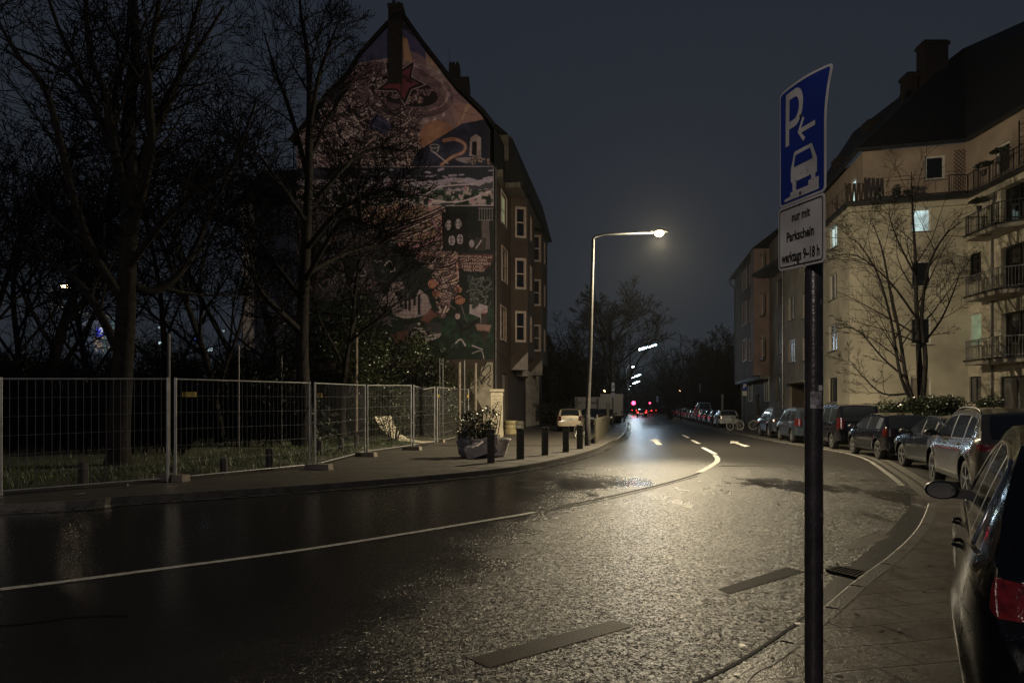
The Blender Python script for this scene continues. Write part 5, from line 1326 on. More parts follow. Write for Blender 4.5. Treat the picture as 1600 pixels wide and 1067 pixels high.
for i, (px, Y, H, Wd, lab) in enumerate(((515, 38, 7.6, 6, 'dark evergreen bush right of the second big tree'), (395, 36, 4.2, 5.0, 'dark evergreen bush below the pale rear wing'), (300, 34, 5.0, 5, 'dark evergreen bush hiding the blue station lights'), (70, 34, 4.2, 6, 'low dark bush beneath the leaning tree at the left'), (-40, 31, 4.2, 6, 'dark bush cut by the left frame edge'), (205, 33, 3.4, 5, 'low dark bush behind the big thick trunk'), (440, 30, 3.2, 4, 'low dark bush left of the second big tree'), (632, 38, 5.8, 4.6, 'dark bush against the foot of the mural'))):
    shrub('evergreen_bush', lab, (px_at(px, Y), Y, .1), H, Wd, 6500, .09, M_leaf_d, 90+i, group=GD, clumps=22, stem_r=.03)
# hedge before the yellow house
rnd = random.Random(101)
h0 = Vector((px_at(1352, 30.5), 30.5)); h1 = Vector((px_at(1562, 28.3), 28.3))
hg = thing('hedge', 'clipped evergreen hedge with glinting leaves in front of the yellow house', 'hedge', (h0.x, h0.y, .12))
mb = MB(); st = MB(); d_ = h1-h0
for k in range(90):
    f = rnd.random(); c = (d_.x*f, d_.y*f+rnd.uniform(-.3, .5), rnd.uniform(.4, 1.80+.06*math.sin(f*30))); leaves(mb, rnd, c, (.55, .45, .33), 420, .045)
for k in range(40):
    f = k/40; st.tube([(d_.x*f, d_.y*f+.1, 0), (d_.x*f+rnd.uniform(-.2, .2), d_.y*f+.1, 1.5)], .015, 4, False)
c0 = st; mb.build('foliage', M_hedge, hg); st.build('stem', M_twig, hg)
# conifers by the corner house
for i, (px, Y, H, lab) in enumerate(((856, 70, 8.6, 'dark conifer right behind the corner house'), (872, 78, 7.4, 'lower dark conifer beside the taller one, toward the lamp post'), (893, 84, 6.0, 'small dark conifer behind the tan estate car'))):
    rnd = random.Random(110+i); t = thing('conifer', lab, 'tree', (px_at(px, Y), Y, .1), 0, 'dark conifers behind the corner house'); mb = MB()
    for k in range(26):
        f = k/26; leaves(mb, rnd, (rnd.uniform(-.2, .2), rnd.uniform(-.2, .2), .3+H*f), ((1-f)*H*.26+.15, (1-f)*H*.26+.15, H*.05), 260, .16)
    mb.build('crown', M_need, t); s_ = MB(); s_.tube([(0, 0, 0), (0, 0, H)], [.15, .03], 6, False); s_.build('trunk', M_bark, t)
for i, (px, Y, H, Wd, lab) in enumerate(((868, 60, 2.6, 4, 'low bush at the dark yard entrance behind the estate car'), (905, 88, 3.4, 5, 'dark bush behind the parked white van'))):
    shrub('bush', lab, (px_at(px, Y), Y, .1), H, Wd, 3000, .07, M_leaf_d, 120+i, clumps=14)
# hanging balcony plants
GB = 'plants on the balconies'
for i, (px, py, Y, lab, r_) in enumerate(((1537, 262, 34.3, 'trailing plant over the top balcony rail of the yellow house', .55), (1530, 318, 34.6, 'bushy plant hanging over the second balcony rail from the top', .6), (1562, 240, 32.2, 'dark plant behind the lattice screen on the top balcony', .5))):
    v = at(px, py, Y); rnd = random.Random(130+i); t = thing('balcony_plant', lab, 'plant', v, 0, GB); mb = MB()
    leaves(mb, rnd, (0, 0, .0), (r_*.7, r_, r_*.55), 900, .05); mb.build('foliage', M_leaf_d, t)
    mb = MB(); mb.lathe([(.09, -.4), (.13, -.15), (.14, -.15), (.02, -.16)], n=10); mb.build('pot', M_fascia, t)
GPt = 'pots on the terrace ledge'
for i, (px, lab) in enumerate(((1372, 'small pot on the terrace ledge, left one'), (1402, 'pot with a low plant on the terrace ledge'), (1416, 'pot with spiky dark plant on the terrace ledge'))):
    v = at(px, 303, 37.5); v.z = ZT+.22; t = thing('plant_pot', lab, 'plant pot', v, 0, GPt); mb = MB(); mb.lathe([(.001, 0), (.13, 0), (.17, .3), (.15, .3), (.13, .25)], n=12); mb.build('pot', M_fascia, t)
    rnd = random.Random(140+i); mb = MB(); leaves(mb, rnd, (0, 0, .5), (.2, .2, .22), 120, .05); mb.build('foliage', M_leaf_d, t)

# ================================================================ CARS
M_tyre = mat('tyre_rubber', (.012, .012, .012), .7, var=.2, vs=8)
M_rim = mat('alloy_rim', (.28, .28, .29), .3, metal=.8, var=.15)
M_under = mat('underbody_black', (.006, .006, .006), .9, var=0)
M_cglass = mat('car_glass_wet', (.012, .014, .017), .07, var=.2, vs=2, spec=.8, drops=.55, ds=95)
M_cglass_f = mat('car_glass', (.012, .014, .017), .08, var=.2, vs=2, spec=.8)
M_red = mat('tail_lens', (.16, .008, .012), .15, var=.6, vs=14, coat=.6, bump=.5, bs=26)
M_red_far = mat('tail_lens_far', (.040, .004, .004), .15, var=.1, coat=.4)
M_clear = mat('head_lens', (.35, .36, .38), .12, metal=.3, var=.2, vs=20)
M_chrome = mat('chrome', (.55, .55, .56), .15, metal=1.0, var=.05)
M_black = mat('black_trim', (.012, .012, .013), .4, var=.1)
M_plate = mat('number_plate', (.55, .56, .54), .5, var=.08, vs=20)
def paint_mat(name, col, drops=0.0, metal=.35, rough=.28, ds=110):
    return mat(name, col, rough, metal=metal, var=.06, vs=1, coat=1.0, drops=drops, ds=ds)

TYPES = {
 # top line points (x from rear, z), belt line, roof half-width factor, side glass x-range, pillars
 'hatch': dict(L=4.05, W=1.74, top=[(0, .62), (.03, .80), (.07, .98), (.16, 1.06), (.50, 1.36), (.62, 1.42), (1.2, 1.475), (1.9, 1.48), (2.35, 1.43), (2.55, 1.37), (3.18, 1.02), (3.3, .97), (3.75, .86), (3.95, .74), (4.03, .58), (4.05, .48)],
               belt=[(0, .97), (.5, .98), (2, .94), (3.2, .90), (4.05, .8)], axles=(.68, 3.22), r=.31, sg=(.55, 2.98), pil=[(1.02, 1.10), (1.92, 2.0)], rear=(.12, .56), front=(2.5, 3.24), tail=(0, .26, .74, .98), sill=.27, rf=.40),
 'suv': dict(L=4.6, W=1.86, top=[(0, .66), (.03, .86), (.07, 1.06), (.14, 1.16), (.46, 1.50), (.58, 1.57), (1.2, 1.64), (2.0, 1.655), (2.55, 1.61), (2.78, 1.54), (3.45, 1.14), (3.6, 1.09), (4.25, 1.0), (4.48, .86), (4.58, .66), (4.6, .52)],
             belt=[(0, 1.08), (.6, 1.09), (2, 1.05), (3.4, 1.03), (4.6, .9)], axles=(.80, 3.56), r=.36, sg=(.52, 3.22), pil=[(1.08, 1.16), (2.05, 2.14)], rear=(.11, .52), front=(2.74, 3.5), tail=(0, .18, .90, 1.02), sill=.30, rf=.34),
 'mpv': dict(L=4.4, W=1.80, top=[(0, .68), (.02, .9), (.05, 1.10), (.08, 1.18), (.18, 1.66), (.28, 1.75), (1.2, 1.81), (2.2, 1.80), (2.7, 1.72), (2.9, 1.64), (3.6, 1.16), (3.75, 1.08), (4.15, .95), (4.33, .8), (4.39, .62), (4.4, .5)],
             belt=[(0, 1.12), (2, 1.08), (3.5, 1.04), (4.4, .9)], axles=(.72, 3.42), r=.32, sg=(.34, 3.3), pil=[(1.15, 1.25), (2.15, 2.24)], rear=(.07, .22), front=(2.86, 3.64), tail=(0, .14, .82, 1.26), sill=.28, rf=.24),
 'saloon': dict(L=4.55, W=1.78, top=[(0, .62), (.03, .82), (.07, .97), (.16, 1.02), (.5, 1.06), (1.15, 1.36), (1.35, 1.41), (1.9, 1.45), (2.3, 1.44), (2.6, 1.38), (3.3, 1.02), (3.45, .97), (4.1, .87), (4.4, .76), (4.52, .6), (4.55, .5)],
             belt=[(0, .95), (2, .94), (3.4, .92), (4.55, .8)], axles=(.9, 3.6), r=.32, sg=(.72, 3.1), pil=[(1.3, 1.38), (2.15, 2.22)], rear=(.52, 1.2), front=(2.56, 3.38), tail=(0, .22, .74, .93), sill=.26, rf=.38),
 'wagon': dict(L=4.6, W=1.78, top=[(0, .62), (.03, .82), (.07, .98), (.14, 1.04), (.48, 1.38), (.6, 1.43), (1.4, 1.475), (2.1, 1.47), (2.5, 1.42), (2.7, 1.36), (3.35, 1.0), (3.5, .95), (4.15, .86), (4.45, .74), (4.57, .58), (4.6, .48)],
             belt=[(0, .96), (2, .94), (3.4, .90), (4.6, .8)], axles=(.88, 3.6), r=.32, sg=(.5, 3.12), pil=[(1.22, 1.30), (2.15, 2.22)], rear=(.11, .54), front=(2.66, 3.44), tail=(0, .26, .72, .96), sill=.26, rf=.36),
}
class Car:
    def __init__(s, typ, label, pos, heading, paint, group=None, fine=1.0, glass=None, red=None, name='parked_car', mods=None, cat='car', rim=M_rim):
        T = dict(TYPES[typ]); T.update(mods or {}); s.T = T; s.L = T['L']; s.W2 = T['W']/2
        s.glass = glass or M_cglass_f; s.red = red or M_red_far; s.paint = paint
        ang = PI/2-heading
        s.t = thing(name, label, cat, (0, 0, 0), ang, group)
        # pos = ground contact of the left rear wheel
        loc = Vector(pos)-Matrix.Rotation(ang, 3, 'Z') @ Vector((T['axles'][0], s.W2-.02, 0)); s.t.location = loc
        s.fine = fine; s.rim = rim; s.body()
    def w(s, x):
        tl, ta = s.T.get('tap', (.42, .80)); e0 = min(1, max(0, x/tl)); e1 = min(1, max(0, (s.L-x)/.65))
        return s.W2*(ta+(1-ta)*math.sqrt(1-(1-e0)**2))*(.70+.30*math.sqrt(1-(1-e1)**2))
    def zt(s, x): return interp(x, s.T['top'])
    def zb(s, x):
        T = s.T; z = T['sill']; e = min(1, max(0, x/.35)); f = min(1, max(0, (s.L-x)/.4)); z += .10*(1-min(e, f))
        for a in T['axles']:
            R = T['r']+.065; dx = abs(x-a)
            if dx < R: z = max(z, T['r']+math.sqrt(R*R-dx*dx))
        return z
    def prof(s, x, z):
        """half width of the flank at height z"""
        T = s.T; b = interp(x, T['belt']); t = max(0, min(1, (z-.25)/(b-.25)))
        f = interp(t, [(0, .945), (.18, .975), (.42, .992), (.62, 1.0), (.74, .996), (.88, .972), (1, .935)])
        # waist crease and wheel-arch flare
        fl = 0
        for a in T['axles']:
            d = math.hypot(x-a, z-T['r']); fl += .022*math.exp(-((d-(T['r']+.09))/.06)**2)
        return s.w(x)*f+fl
    def section(s, x):
        T = s.T; zt = s.zt(x); b = interp(x, T['belt']); zb = s.zb(x); zs = min(b, zt-.05)
        if zb > zs-.02: zb = zs-.02
        pts = []; NS = 10
        for k in range(NS+1):
            z = zb+(zs-zb)*(k/NS); pts.append((s.prof(x, z), z))
        ys = pts[-1][0]; g = max(0, zt-.045-zs); yr = ys-.015-g*T['rf']
        if g < .03: yr = ys-.03
        NG = 6; zr = zt-.045 if g > .03 else zs+.02
        # little shoulder step below the glass
        for k in range(1, NG+1):
            t = k/NG; y = lerp(ys-.018*min(1, g*6), yr, t)+.020*g*math.sin(PI*t); z = lerp(zs+.004, zr, t); 
            if k == 1: y = ys-.02*min(1, g*5); z = zs+.012
            pts.append((y, z))
        NT = 6
        for k in range(1, NT+1):
            t = k/NT; y = yr*(1-t); z = zr+(zt-zr)*(1-(1-t)**2.2)**1.0; pts.append((y, z))
        return pts, g
    def body(s):
        T = s.T; xs_ = {0.0, s.L}
        st = .11/s.fine; n = int(s.L/st)
        for k in range(n+1): xs_.add(round(k*s.L/n, 4))
        for a, _ in T['top']: xs_.add(a)
        for x in (T['sg'][0], T['sg'][1], T['front'][0], T['front'][1], T['rear'][0], T['rear'][1]): xs_.add(x)
        for p in T['pil']: xs_ |= set(p)
        for a in T['axles']:
            R = T['r']+.065
            for k in range(0, 19): xs_.add(round(a+R*math.cos(PI*k/18), 4))
        xs_ = sorted(xs_); X = [xs_[0]]
        for x in xs_[1:]:
            if x-X[-1] > .004: X.append(x)
        secs = [s.section(x) for x in X]; np_ = len(secs[0][0]); NS, NG, NT = 10, 6, 6
        B = MB(); G = {k: MB() for k in ('side_window', 'side_window2', 'rear_window', 'windscreen')}; P = {}
        full = []
        for x, (pts, g) in zip(X, secs):
            full.append([(x, y, z) for y, z in pts]+[(x, -y, z) for y, z in pts[-2::-1]])
        nf = len(full[0])
        base_i = B.v.__len__()
        for row in full: B.v.extend(row)
        for i in range(len(X)-1):
            xm = (X[i]+X[i+1])/2; g = min(secs[i][1], secs[i+1][1]); gm = (secs[i][1]+secs[i+1][1])/2
            for j in range(nf-1):
                jj = j if j < np_-1 else nf-2-j; right = j >= np_-1
                a, b, c, d = base_i+i*nf+j, base_i+i*nf+j+1, base_i+(i+1)*nf+j+1, base_i+(i+1)*nf+j
                key = None
                if NS+1 <= jj < NS+NG-0 and gm > .10 and T['sg'][0] < xm < T['sg'][1] and not any(p[0] < xm < p[1] for p in T['pil']):
                    if jj < NS+NG-1: key = 'side_window2' if right else 'side_window'
                if jj >= NS+NG+(T.get('rwj', 1) if xm < s.L/2 else 1):
                    if T['front'][0] < xm < T['front'][1]: key = 'windscreen'
                    if T['rear'][0] < xm < T['rear'][1]: key = 'rear_window'
                if key:
                    G[key].add([B.v[a], B.v[d], B.v[c], B.v[b]], [(0, 1, 2, 3)])
                    continue
                if NS+1 <= jj < NS+NG-1 and gm > .10 and T['sg'][0] < xm < T['sg'][1]:
                    P.setdefault((right, round(sum(1 for p in T['pil'] if p[1] < xm))), MB()).add([B.v[a], B.v[d], B.v[c], B.v[b]], [(0, 1, 2, 3)]); continue
                B.f.append((a, d, c, b)); B.m.append(1 if jj == 0 else 0)
        B.f.append(tuple(base_i+k for k in range(nf))); B.m.append(0)
        e = base_i+(len(X)-1)*nf; B.f.append(tuple(e+k for k in range(nf))[::-1]); B.m.append(0)
        s.bd = B.build('body', [s.paint, M_black], s.t, smooth=True, sharp=38)
        for k, m in G.items():
            if m.f:
                o = m.build(k.replace('2', ''), s.glass, s.t, smooth=True)
                me = o.data; bm = bmesh.new(); bm.from_mesh(me); bmesh.ops.remove_doubles(bm, verts=bm.verts, dist=.0005); bm.to_mesh(me); bm.free()
        for m in P.values(): m.build('pillar', M_black, s.t)
        # underbody and wheel wells
        u = MB(); w_ = s.W2-.26
        u.box((.25, -w_, .2), (s.L-.25, w_, min(.62, T['r']*2))); 
        u.box((.1, -s.W2*.75, T['sill']+.02), (.5, s.W2*.75, .5)); u.box((s.L-.45, -s.W2*.68, T['sill']+.02), (s.L-.12, s.W2*.68, .5))
        a0, a1 = T['axles']; R = T['r']+.1
        u.box((a0+R, -s.W2+.10, T['sill']-.04), (a1-R, s.W2-.10, T['sill']+.08))
        for a in T['axles']:
            for sd in (-1, 1):
                yy = sd*(s.W2-.26)
                u.quad((a-R, yy, .25), (a+R, yy, .25), (a+R, yy, T['r']*2+.1), (a-R, yy, T['r']*2+.1))
        u.build('chassis', M_under, s.t)
        for a in T['axles']:
            for sd in (1, -1): s.wheel(a, sd)
        s.lights()
    def wheel(s, a, sd):
        r = s.T['r']; yo = sd*(s.W2-.035); w = .20
        e = bpy.data.objects.new('wheel', None); C.objects.link(e); e.parent = s.t; e.location = (a, yo, r)
        t = MB(); ri = r*.68; d = -sd
        t.lathe([(ri, 0), (r*.9, -d*.004), (r*.97, d*.02), (r, d*.05), (r, d*(w-.05)), (r*.95, d*w), (ri*.9, d*w), (ri*.9, d*.05), (ri, 0)], axis='y', n=28)
        t.build('tyre', M_tyre, e, smooth=True)
        m = MB(); m.lathe([(ri, d*.004), (ri*.94, d*.004), (ri*.93, d*.06), (ri, d*.06)], axis='y', n=28); m.lathe([(.001, d*.0), (.05, d*.0), (.06, d*.02), (.06, d*.06)], axis='y', n=14)
        for k in range(5):
            th = 2*PI*k/5+.3; c, sn = math.cos(th), math.sin(th)
            for off in (-.13, .13):
                c2, s2 = math.cos(th+off), math.sin(th+off)
                m.bar((.04*c, d*.012, .04*sn), (ri*.95*c2, d*.010, ri*.95*s2), .028, .022, up=(0, 1, 0))
        m.build('rim', s.rim, e)
        dk = MB(); dk.lathe([(.001, d*.075), (ri*.93, d*.075)], axis='y', n=24); dk.build('brake_disc', M_under, e)
    def patch(s, mb, poly, out=.004, side=1, nx=8, nz=6):
        """conformal patch on the flank from a quad-like outline [(x,z)*4] (a,b,c,d corners)"""
        a, b, c, d = [Vector(p) for p in poly]; g = []
        for j in range(nz+1):
            row = []
            for i in range(nx+1):
                p = a.lerp(b, i/nx).lerp(d.lerp(c, i/nx), j/nz); row.append((p.x, side*(s.prof(p.x, p.y)+out), p.y))
            g.append(row)
        base = len(mb.v)
        for row in g: mb.v.extend(row)
        for j in range(nz):
            for i in range(nx):
                q = base+j*(nx+1)+i; f = (q, q+1, q+nx+2, q+nx+1); mb.f.append(f if side < 0 else f[::-1]); mb.m.append(mb.cur)
        # rim skirts back into the body
        edge = [g[0][i] for i in range(nx+1)]+[g[j][nx] for j in range(1, nz+1)]+[g[nz][i] for i in range(nx-1, -1, -1)]+[g[j][0] for j in range(nz-1, 0, -1)]
        for i in range(len(edge)):
            p, q = edge[i], edge[(i+1) % len(edge)]; k = side*(out+.012); mb.quad(p, q, (q[0], q[1]-k, q[2]), (p[0], p[1]-k, p[2]))
    def line(s, pts, w=.006, m=M_black, name='seam', side=1, out=.0015, n=8):
        mb = MB(); P = smooth_line([Vector(p) for p in pts], 5) if len(pts) > 2 else [Vector(pts[0]).lerp(Vector(pts[1]), k/n) for k in range(n+1)]
        A, B_ = ring_strip([(p.x, p.y) for p in P], w/2, -w/2)
        for i in range(len(P)-1):
            q = [A[i], A[i+1], B_[i+1], B_[i]]; mb.quad(*[(v.x, side*(s.prof(v.x, v.y)+out), v.y) for v in q])
        return mb.build(name, m, s.t)
    def lights(s):
        T = s.T; x0, x1, z0, z1 = T['tail']
        for sd in (1, -1):
            mb = MB(); s.patch(mb, [(.02, z0), (x1*.75, z0+.03), (x1, z1), (.06, z1)], .008, sd)
            # return across the tail
            yo = s.prof(.02, z0); zz = (z0+z1)/2
            inner = yo-.20
            mb.add([(.02, sd*(s.prof(.02, z0)+.008), z0), (-.014, sd*(yo-.06), z0+.005), (-.016, sd*inner, z0+.02), (.004, sd*inner, z1-.02), (.022, sd*(yo-.06), z1-.004), (.06, sd*(s.prof(.06, z1)+.008), z1)], [(0, 1, 4, 5), (1, 2, 3, 4)])
            mb.add([(.03, sd*(yo-.01), z0), (.03, sd*inner, z0+.02), (.05, sd*inner, z1-.02), (.07, sd*(yo-.01), z1)], [(0, 1, 2, 3)])
            mb.build('taillight', s.red, s.t, smooth=True, sharp=60)
            mb = MB(); L = s.L; zc = min(.78, s.zt(L-.3)-.06); s.patch(mb, [(L-.45, zc-.10), (L-.06, zc-.14), (L-.10, zc-.02), (L-.50, zc+.02)], .006, sd); mb.build('headlight', M_clear, s.t)
            # mirror
            T_ = s.T; mx = T['sg'][1]-.12; mz = interp(mx, T['belt'])+.02; y = s.prof(mx, mz)
            mi = MB(); mi.cur = 0
            N_ = 12
            for (xx, sc) in ((-.07, .82), (-.055, .97), (0, 1), (.08, .9), (.13, .55)):
                for k in range(N_):
                    t = 2*PI*k/N_; mi.v.append((mx+xx, sd*(y+.15+.115*sc*math.cos(t)*(1 if math.cos(t) > 0 else 1.1)), mz+.075+.075*sc*math.sin(t)))
            for r_ in range(4):
                for k in range(N_):
                    a = r_*N_+k; b = r_*N_+(k+1) % N_; mi.f.append((a, b, b+N_, a+N_)); mi.m.append(0)
            mi.f.append(tuple(range(N_))); mi.m.append(1); mi.f.append(tuple(range(4*N_, 5*N_))); mi.m.append(0)
            mi.obox((mx+.03, sd*(y+.03), mz+.045), (.04, 0, 0), (0, .075, 0), (0, 0, .035))
            mi.build('mirror', [M_black, M_cglass_f], s.t, smooth=True, sharp=40)
            # door handles
            for hx in (T['sg'][0]+.62, 2.32):
                if s.fine < .7: continue
                hz = interp(hx, T['belt'])-.10; yy = s.prof(hx, hz); h = MB(); h.tube([(hx, sd*(yy-.005), hz), (hx+.03, sd*(yy+.03), hz), (hx+.17, sd*(yy+.03), hz+.003), (hx+.20, sd*(yy-.005), hz+.003)], [.012]*4, 6); h.build('door_handle', M_black if T.get('blk') else s.paint, s.t, smooth=True)
        mb = MB(); pz = T.get('plate_z', .70); mb.box((-.018, -.26, pz-.055), (-.002, .26, pz+.055)); pl = mb.build('number_plate', M_plate, s.t)
        if s.fine >= .7:
            for sd in (1, -1):
                z0 = T['sill']+.07
                for xx in (T['pil'][1][0]+.05, T['sg'][1]-.05):
                    s.line([(xx, z0), (xx+.01, .6), (xx, interp(xx, T['belt'])-.01)], side=sd)
                xx = T['axles'][0]+T['r']+.12; s.line([(xx, z0), (xx+.02, .55), (T['pil'][0][0]-.1, interp(.9, T['belt'])-.01)], side=sd)
                s.line([(T['pil'][0][0]-.1+0, z0-.0+.02), (T['sg'][1]-.05, z0+.02)], side=sd, n=16)
        # rear bumper lip
        mb = MB(); n = 12; 
        for k in range(n):
            y0, y1 = lerp(-s.W2*.74, s.W2*.74, k/n), lerp(-s.W2*.74, s.W2*.74, (k+1)/n)
            f = lambda y: -.045*(1-(abs(y)/(s.W2*.80))**4)
            for (za, zb_) in ((.36, .56),):
                mb.quad((f(y0), y0, za), (f(y1), y1, za), (f(y1), y1, zb_), (f(y0), y0, zb_)); mb.quad((f(y0), y0, zb_), (f(y1), y1, zb_), (.01, y1, zb_+.015), (.01, y0, zb_+.015)); mb.quad((f(y0), y0, za), (f(y1), y1, za), (.03, y1, za-.02), (.03, y0, za-.02))
        mb.build('bumper', s.paint, s.t)
    def roof_rails(s, m=M_chrome, h=.05):
        T = s.T
        for sd in (1, -1):
            pts = []
            x0, x1 = T['rear'][1]+.1, T['front'][0]-.2
            for k in range(9):
                x = lerp(x0, x1, k/8); p, g = s.section(x); y, z = p[16]; pts.append((x, sd*(y-.03), z+(h if 0 < k < 8 else 0)))
            mb = MB(); mb.tube(pts, .016, 6); mb.build('roof_rail', m, s.t, smooth=True)
    def window_trim(s, m=M_chrome, r=.009):
        T = s.T
        for sd in (1, -1):
            lo_, hi_ = [], []
            x0, x1 = T['sg']
            for k in range(25):
                x = lerp(x0, x1, k/24); p, g = s.section(x)
                if g < .10: continue
                y, z = p[11]; lo_.append(Vector((x, sd*(y+.004), z))); y, z = p[15]; hi_.append(Vector((x, sd*(y+.005), z)))
            mb = MB(); mb.tube(lo_+hi_[::-1]+[lo_[0]], r, 6, False); mb.build('window_trim', m, s.t, smooth=True)
    def tailgate_glint(s): pass
    def plate_text(s, txt):
        vs, fs = text_mesh(txt, .085, .002, .8, align='CENTER'); pz = s.T.get('plate_z', .70)
        mb = MB(); mb.add([(-.0205, -x, pz-.03+y) for x, y in vs], fs); mb.build('plate_lettering', M_black, s.t)

GC = 'cars parked along the right kerb'
R = math.radians
P_night = mat('paint_night_black', (.003, .004, .007), .10, var=.06, vs=1, coat=.35, drops=.10, ds=85, spec=.22)
P_grey = paint_mat('paint_warm_grey', (.085, .072, .056), .35, metal=.2, rough=.2, ds=90)
P_dark = paint_mat('paint_dark_blue', (.006, .008, .012), .3, metal=.1, rough=.16, ds=90)
P_black = paint_mat('paint_black', (.004, .004, .006), .3, metal=0, rough=.14, ds=90)
P_bluegrey = paint_mat('paint_blue_grey', (.022, .03, .042))
P_silver = paint_mat('paint_silver', (.25, .26, .27), metal=.6)
P_white = paint_mat('paint_white', (.42, .43, .44), metal=0)
P_tan = paint_mat('paint_champagne', (.40, .34, .25), metal=.3, rough=.4)
P_silver_w = paint_mat('paint_silver_wet', (.20, .19, .18), .4, metal=.6, ds=85)

# the near car
A_H = R(33)
carA = Car('hatch', 'black wet hatchback parked half on the pavement at the right frame edge', (2.27, 3.46, .006), A_H, P_night, GC, fine=2.2, glass=M_cglass, red=M_red, mods=dict(top=[(a, z if z < .9 else .9+(z-.9)*1.16) for a, z in TYPES['hatch']['top']], tap=(.60, .76), tail=(0, .07, .77, .93), rwj=4))
carA.window_trim(r=.010)
# next silver one, almost hidden by it
carA2 = Car('hatch', 'silver wet hatchback mostly hidden behind the near black hatchback', (6.25, 7.7, .006), R(26), P_silver_w, GC, fine=1.2, glass=M_cglass)
carB = Car('suv', 'warm grey wet estate with chrome window trim and roof rails, next beyond the mirror', (8.15, 12.3, .006), R(21), P_grey, GC, fine=1.4, glass=M_cglass, red=M_red)
carB.window_trim(r=.012); carB.roof_rails(M_rim)
carC = Car('saloon', 'dark blue wet saloon parked between the grey estate and the black hatchback', (10.35, 16.6, .006), R(13), P_dark, GC, fine=1.2, glass=M_cglass)
carC.roof_rails(M_chrome, .03)
carD = Car('hatch', 'black hatchback with dark tinted rear glass left of the dark blue saloon', (11.7, 21.9, .006), R(10), P_black, GC, fine=1.2, mods=dict(L=3.95, pil=[(.55, .95), (1.75, 1.84)]))
carE = Car('mpv', 'tall black compact van with high red tail lights just right of the sign pole', (12.75, 27.3, .006), R(10), P_black, GC, fine=1.0); carE.roof_rails(M_black, .04)
carF = Car('mpv', 'dark blue tall car just left of the sign pole', (13.15, 32.2, .006), R(10), P_bluegrey, GC, fine=.8, mods=dict(top=[(a, z*.92) for a, z in TYPES['mpv']['top']], belt=[(a, z*.92) for a, z in TYPES['mpv']['belt']], tail=(0, .2, .8, 1.15), front=(2.86, 3.64)))
carG = Car('suv', 'dark blue off-roader with roof rails beside the parked bicycles', (14.1, 37.6, .006), R(10), P_bluegrey, GC, fine=.8); carG.roof_rails(M_rim)
for c, tx in ((carD, 'K RM 417'), (carE, 'D HL 263')): c.plate_text(tx)
# the long row down the street
row = [('hatch', P_white, 'white hatchback parked behind the bicycles'), ('wagon', P_bluegrey, 'blue-grey estate second beyond the bicycles'), ('hatch', P_black, 'black small car third beyond the bicycles'), ('hatch', P_silver, 'silver small car fourth beyond the bicycles'),
       ('mpv', P_silver, 'tall silver van standing above the parked row'), ('hatch', P_white, 'white car right beyond the tall silver van'), ('saloon', P_silver, 'silver saloon two cars beyond the tall van'), ('hatch', P_bluegrey, 'blue-grey car three beyond the tall van'), ('suv', P_black, 'black off-roader in the far part of the row'), ('wagon', P_silver, 'silver estate in the far part of the row'),
       ('hatch', P_white, 'white hatchback far down the row'), ('saloon', P_black, 'black saloon far down the row'), ('hatch', P_silver, 'silver hatchback far down the row, near its end'), ('mpv', P_bluegrey, 'blue-grey van near the end of the row'), ('wagon', P_white, 'white estate near the end of the row'), ('hatch', P_black, 'last black car of the row')]
yy_ = 57.0
protos = {}
def clone(root, lab, loc, rz=None, group=None, paint=None):
    r = root.copy(); C.objects.link(r); r.location = loc; r['label'] = lab
    if rz is not None: r.rotation_euler = (0, 0, rz)
    if group: r['group'] = group
    def rec(o, par):
        for ch in o.children:
            c = ch.copy(); C.objects.link(c); c.parent = par
            if paint and c.type == 'MESH':
                for i, ms in enumerate(c.material_slots):
                    if ms.material and ms.material.name.startswith('paint_'):
                        ms.link = 'OBJECT'; ms.material = paint
            rec(ch, c)
    rec(root, r); return r
for i, (ty, pm, lab) in enumerate(row):
    if i == 4: mods = dict(top=[(a, z*1.28) for a, z in TYPES['mpv']['top']], belt=[(a, z*1.22) for a, z in TYPES['mpv']['belt']], tail=(0, .14, 1.0, 1.4))
    else: mods = None
    pos = (xs(7.15+.012*(yy_-57), yy_), yy_, .006)
    key = (ty, i == 4)
    if key not in protos:
        protos[key] = Car(ty, lab, pos, R(9.9), pm, GC, fine=.55, mods=mods); 
    else:
        src = protos[key]; off = Vector(src.t.location)-Vector(src.pos0)
        clone(src.t, lab, Vector(pos)+off, paint=pm)
    protos[key].pos0 = getattr(protos[key], 'pos0', pos)
    yy_ += 5.3 if i < 6 else 5.9

# estate car on the left, seen square from behind
Yv = 43.5; xl = (871-800)/F*Yv
carV = Car('wagon', 'champagne estate car parked on the left, its back to the street lamp post', (xl+.05, Yv+.9, .125), R(7), P_tan, fine=1.0, mods=dict(W=1.74, top=[(0, .62), (.02, .86), (.04, 1.0), (.06, 1.05), (.26, 1.40), (.36, 1.45), (1.4, 1.49), (2.1, 1.48), (2.5, 1.42), (2.7, 1.36), (3.35, 1.0), (3.5, .95), (4.15, .86), (4.45, .74), (4.57, .58), (4.6, .48)], rear=(.055, .30), tail=(0, .12, .70, 1.0), plate_z=.80))
carV.plate_text('K LV 3841')
# dark cars beyond it on the left
GL = 'dark cars parked on the left side'
Car('hatch', 'dark car between the bicycles at the timber barrier and the white van', (5.6, 56, .125), R(9), P_black, GL, fine=.7)
Car('hatch', 'low dark car at the kerb beside the white box van', (7.6, 62, .125), R(9), P_black, GL, fine=.6)
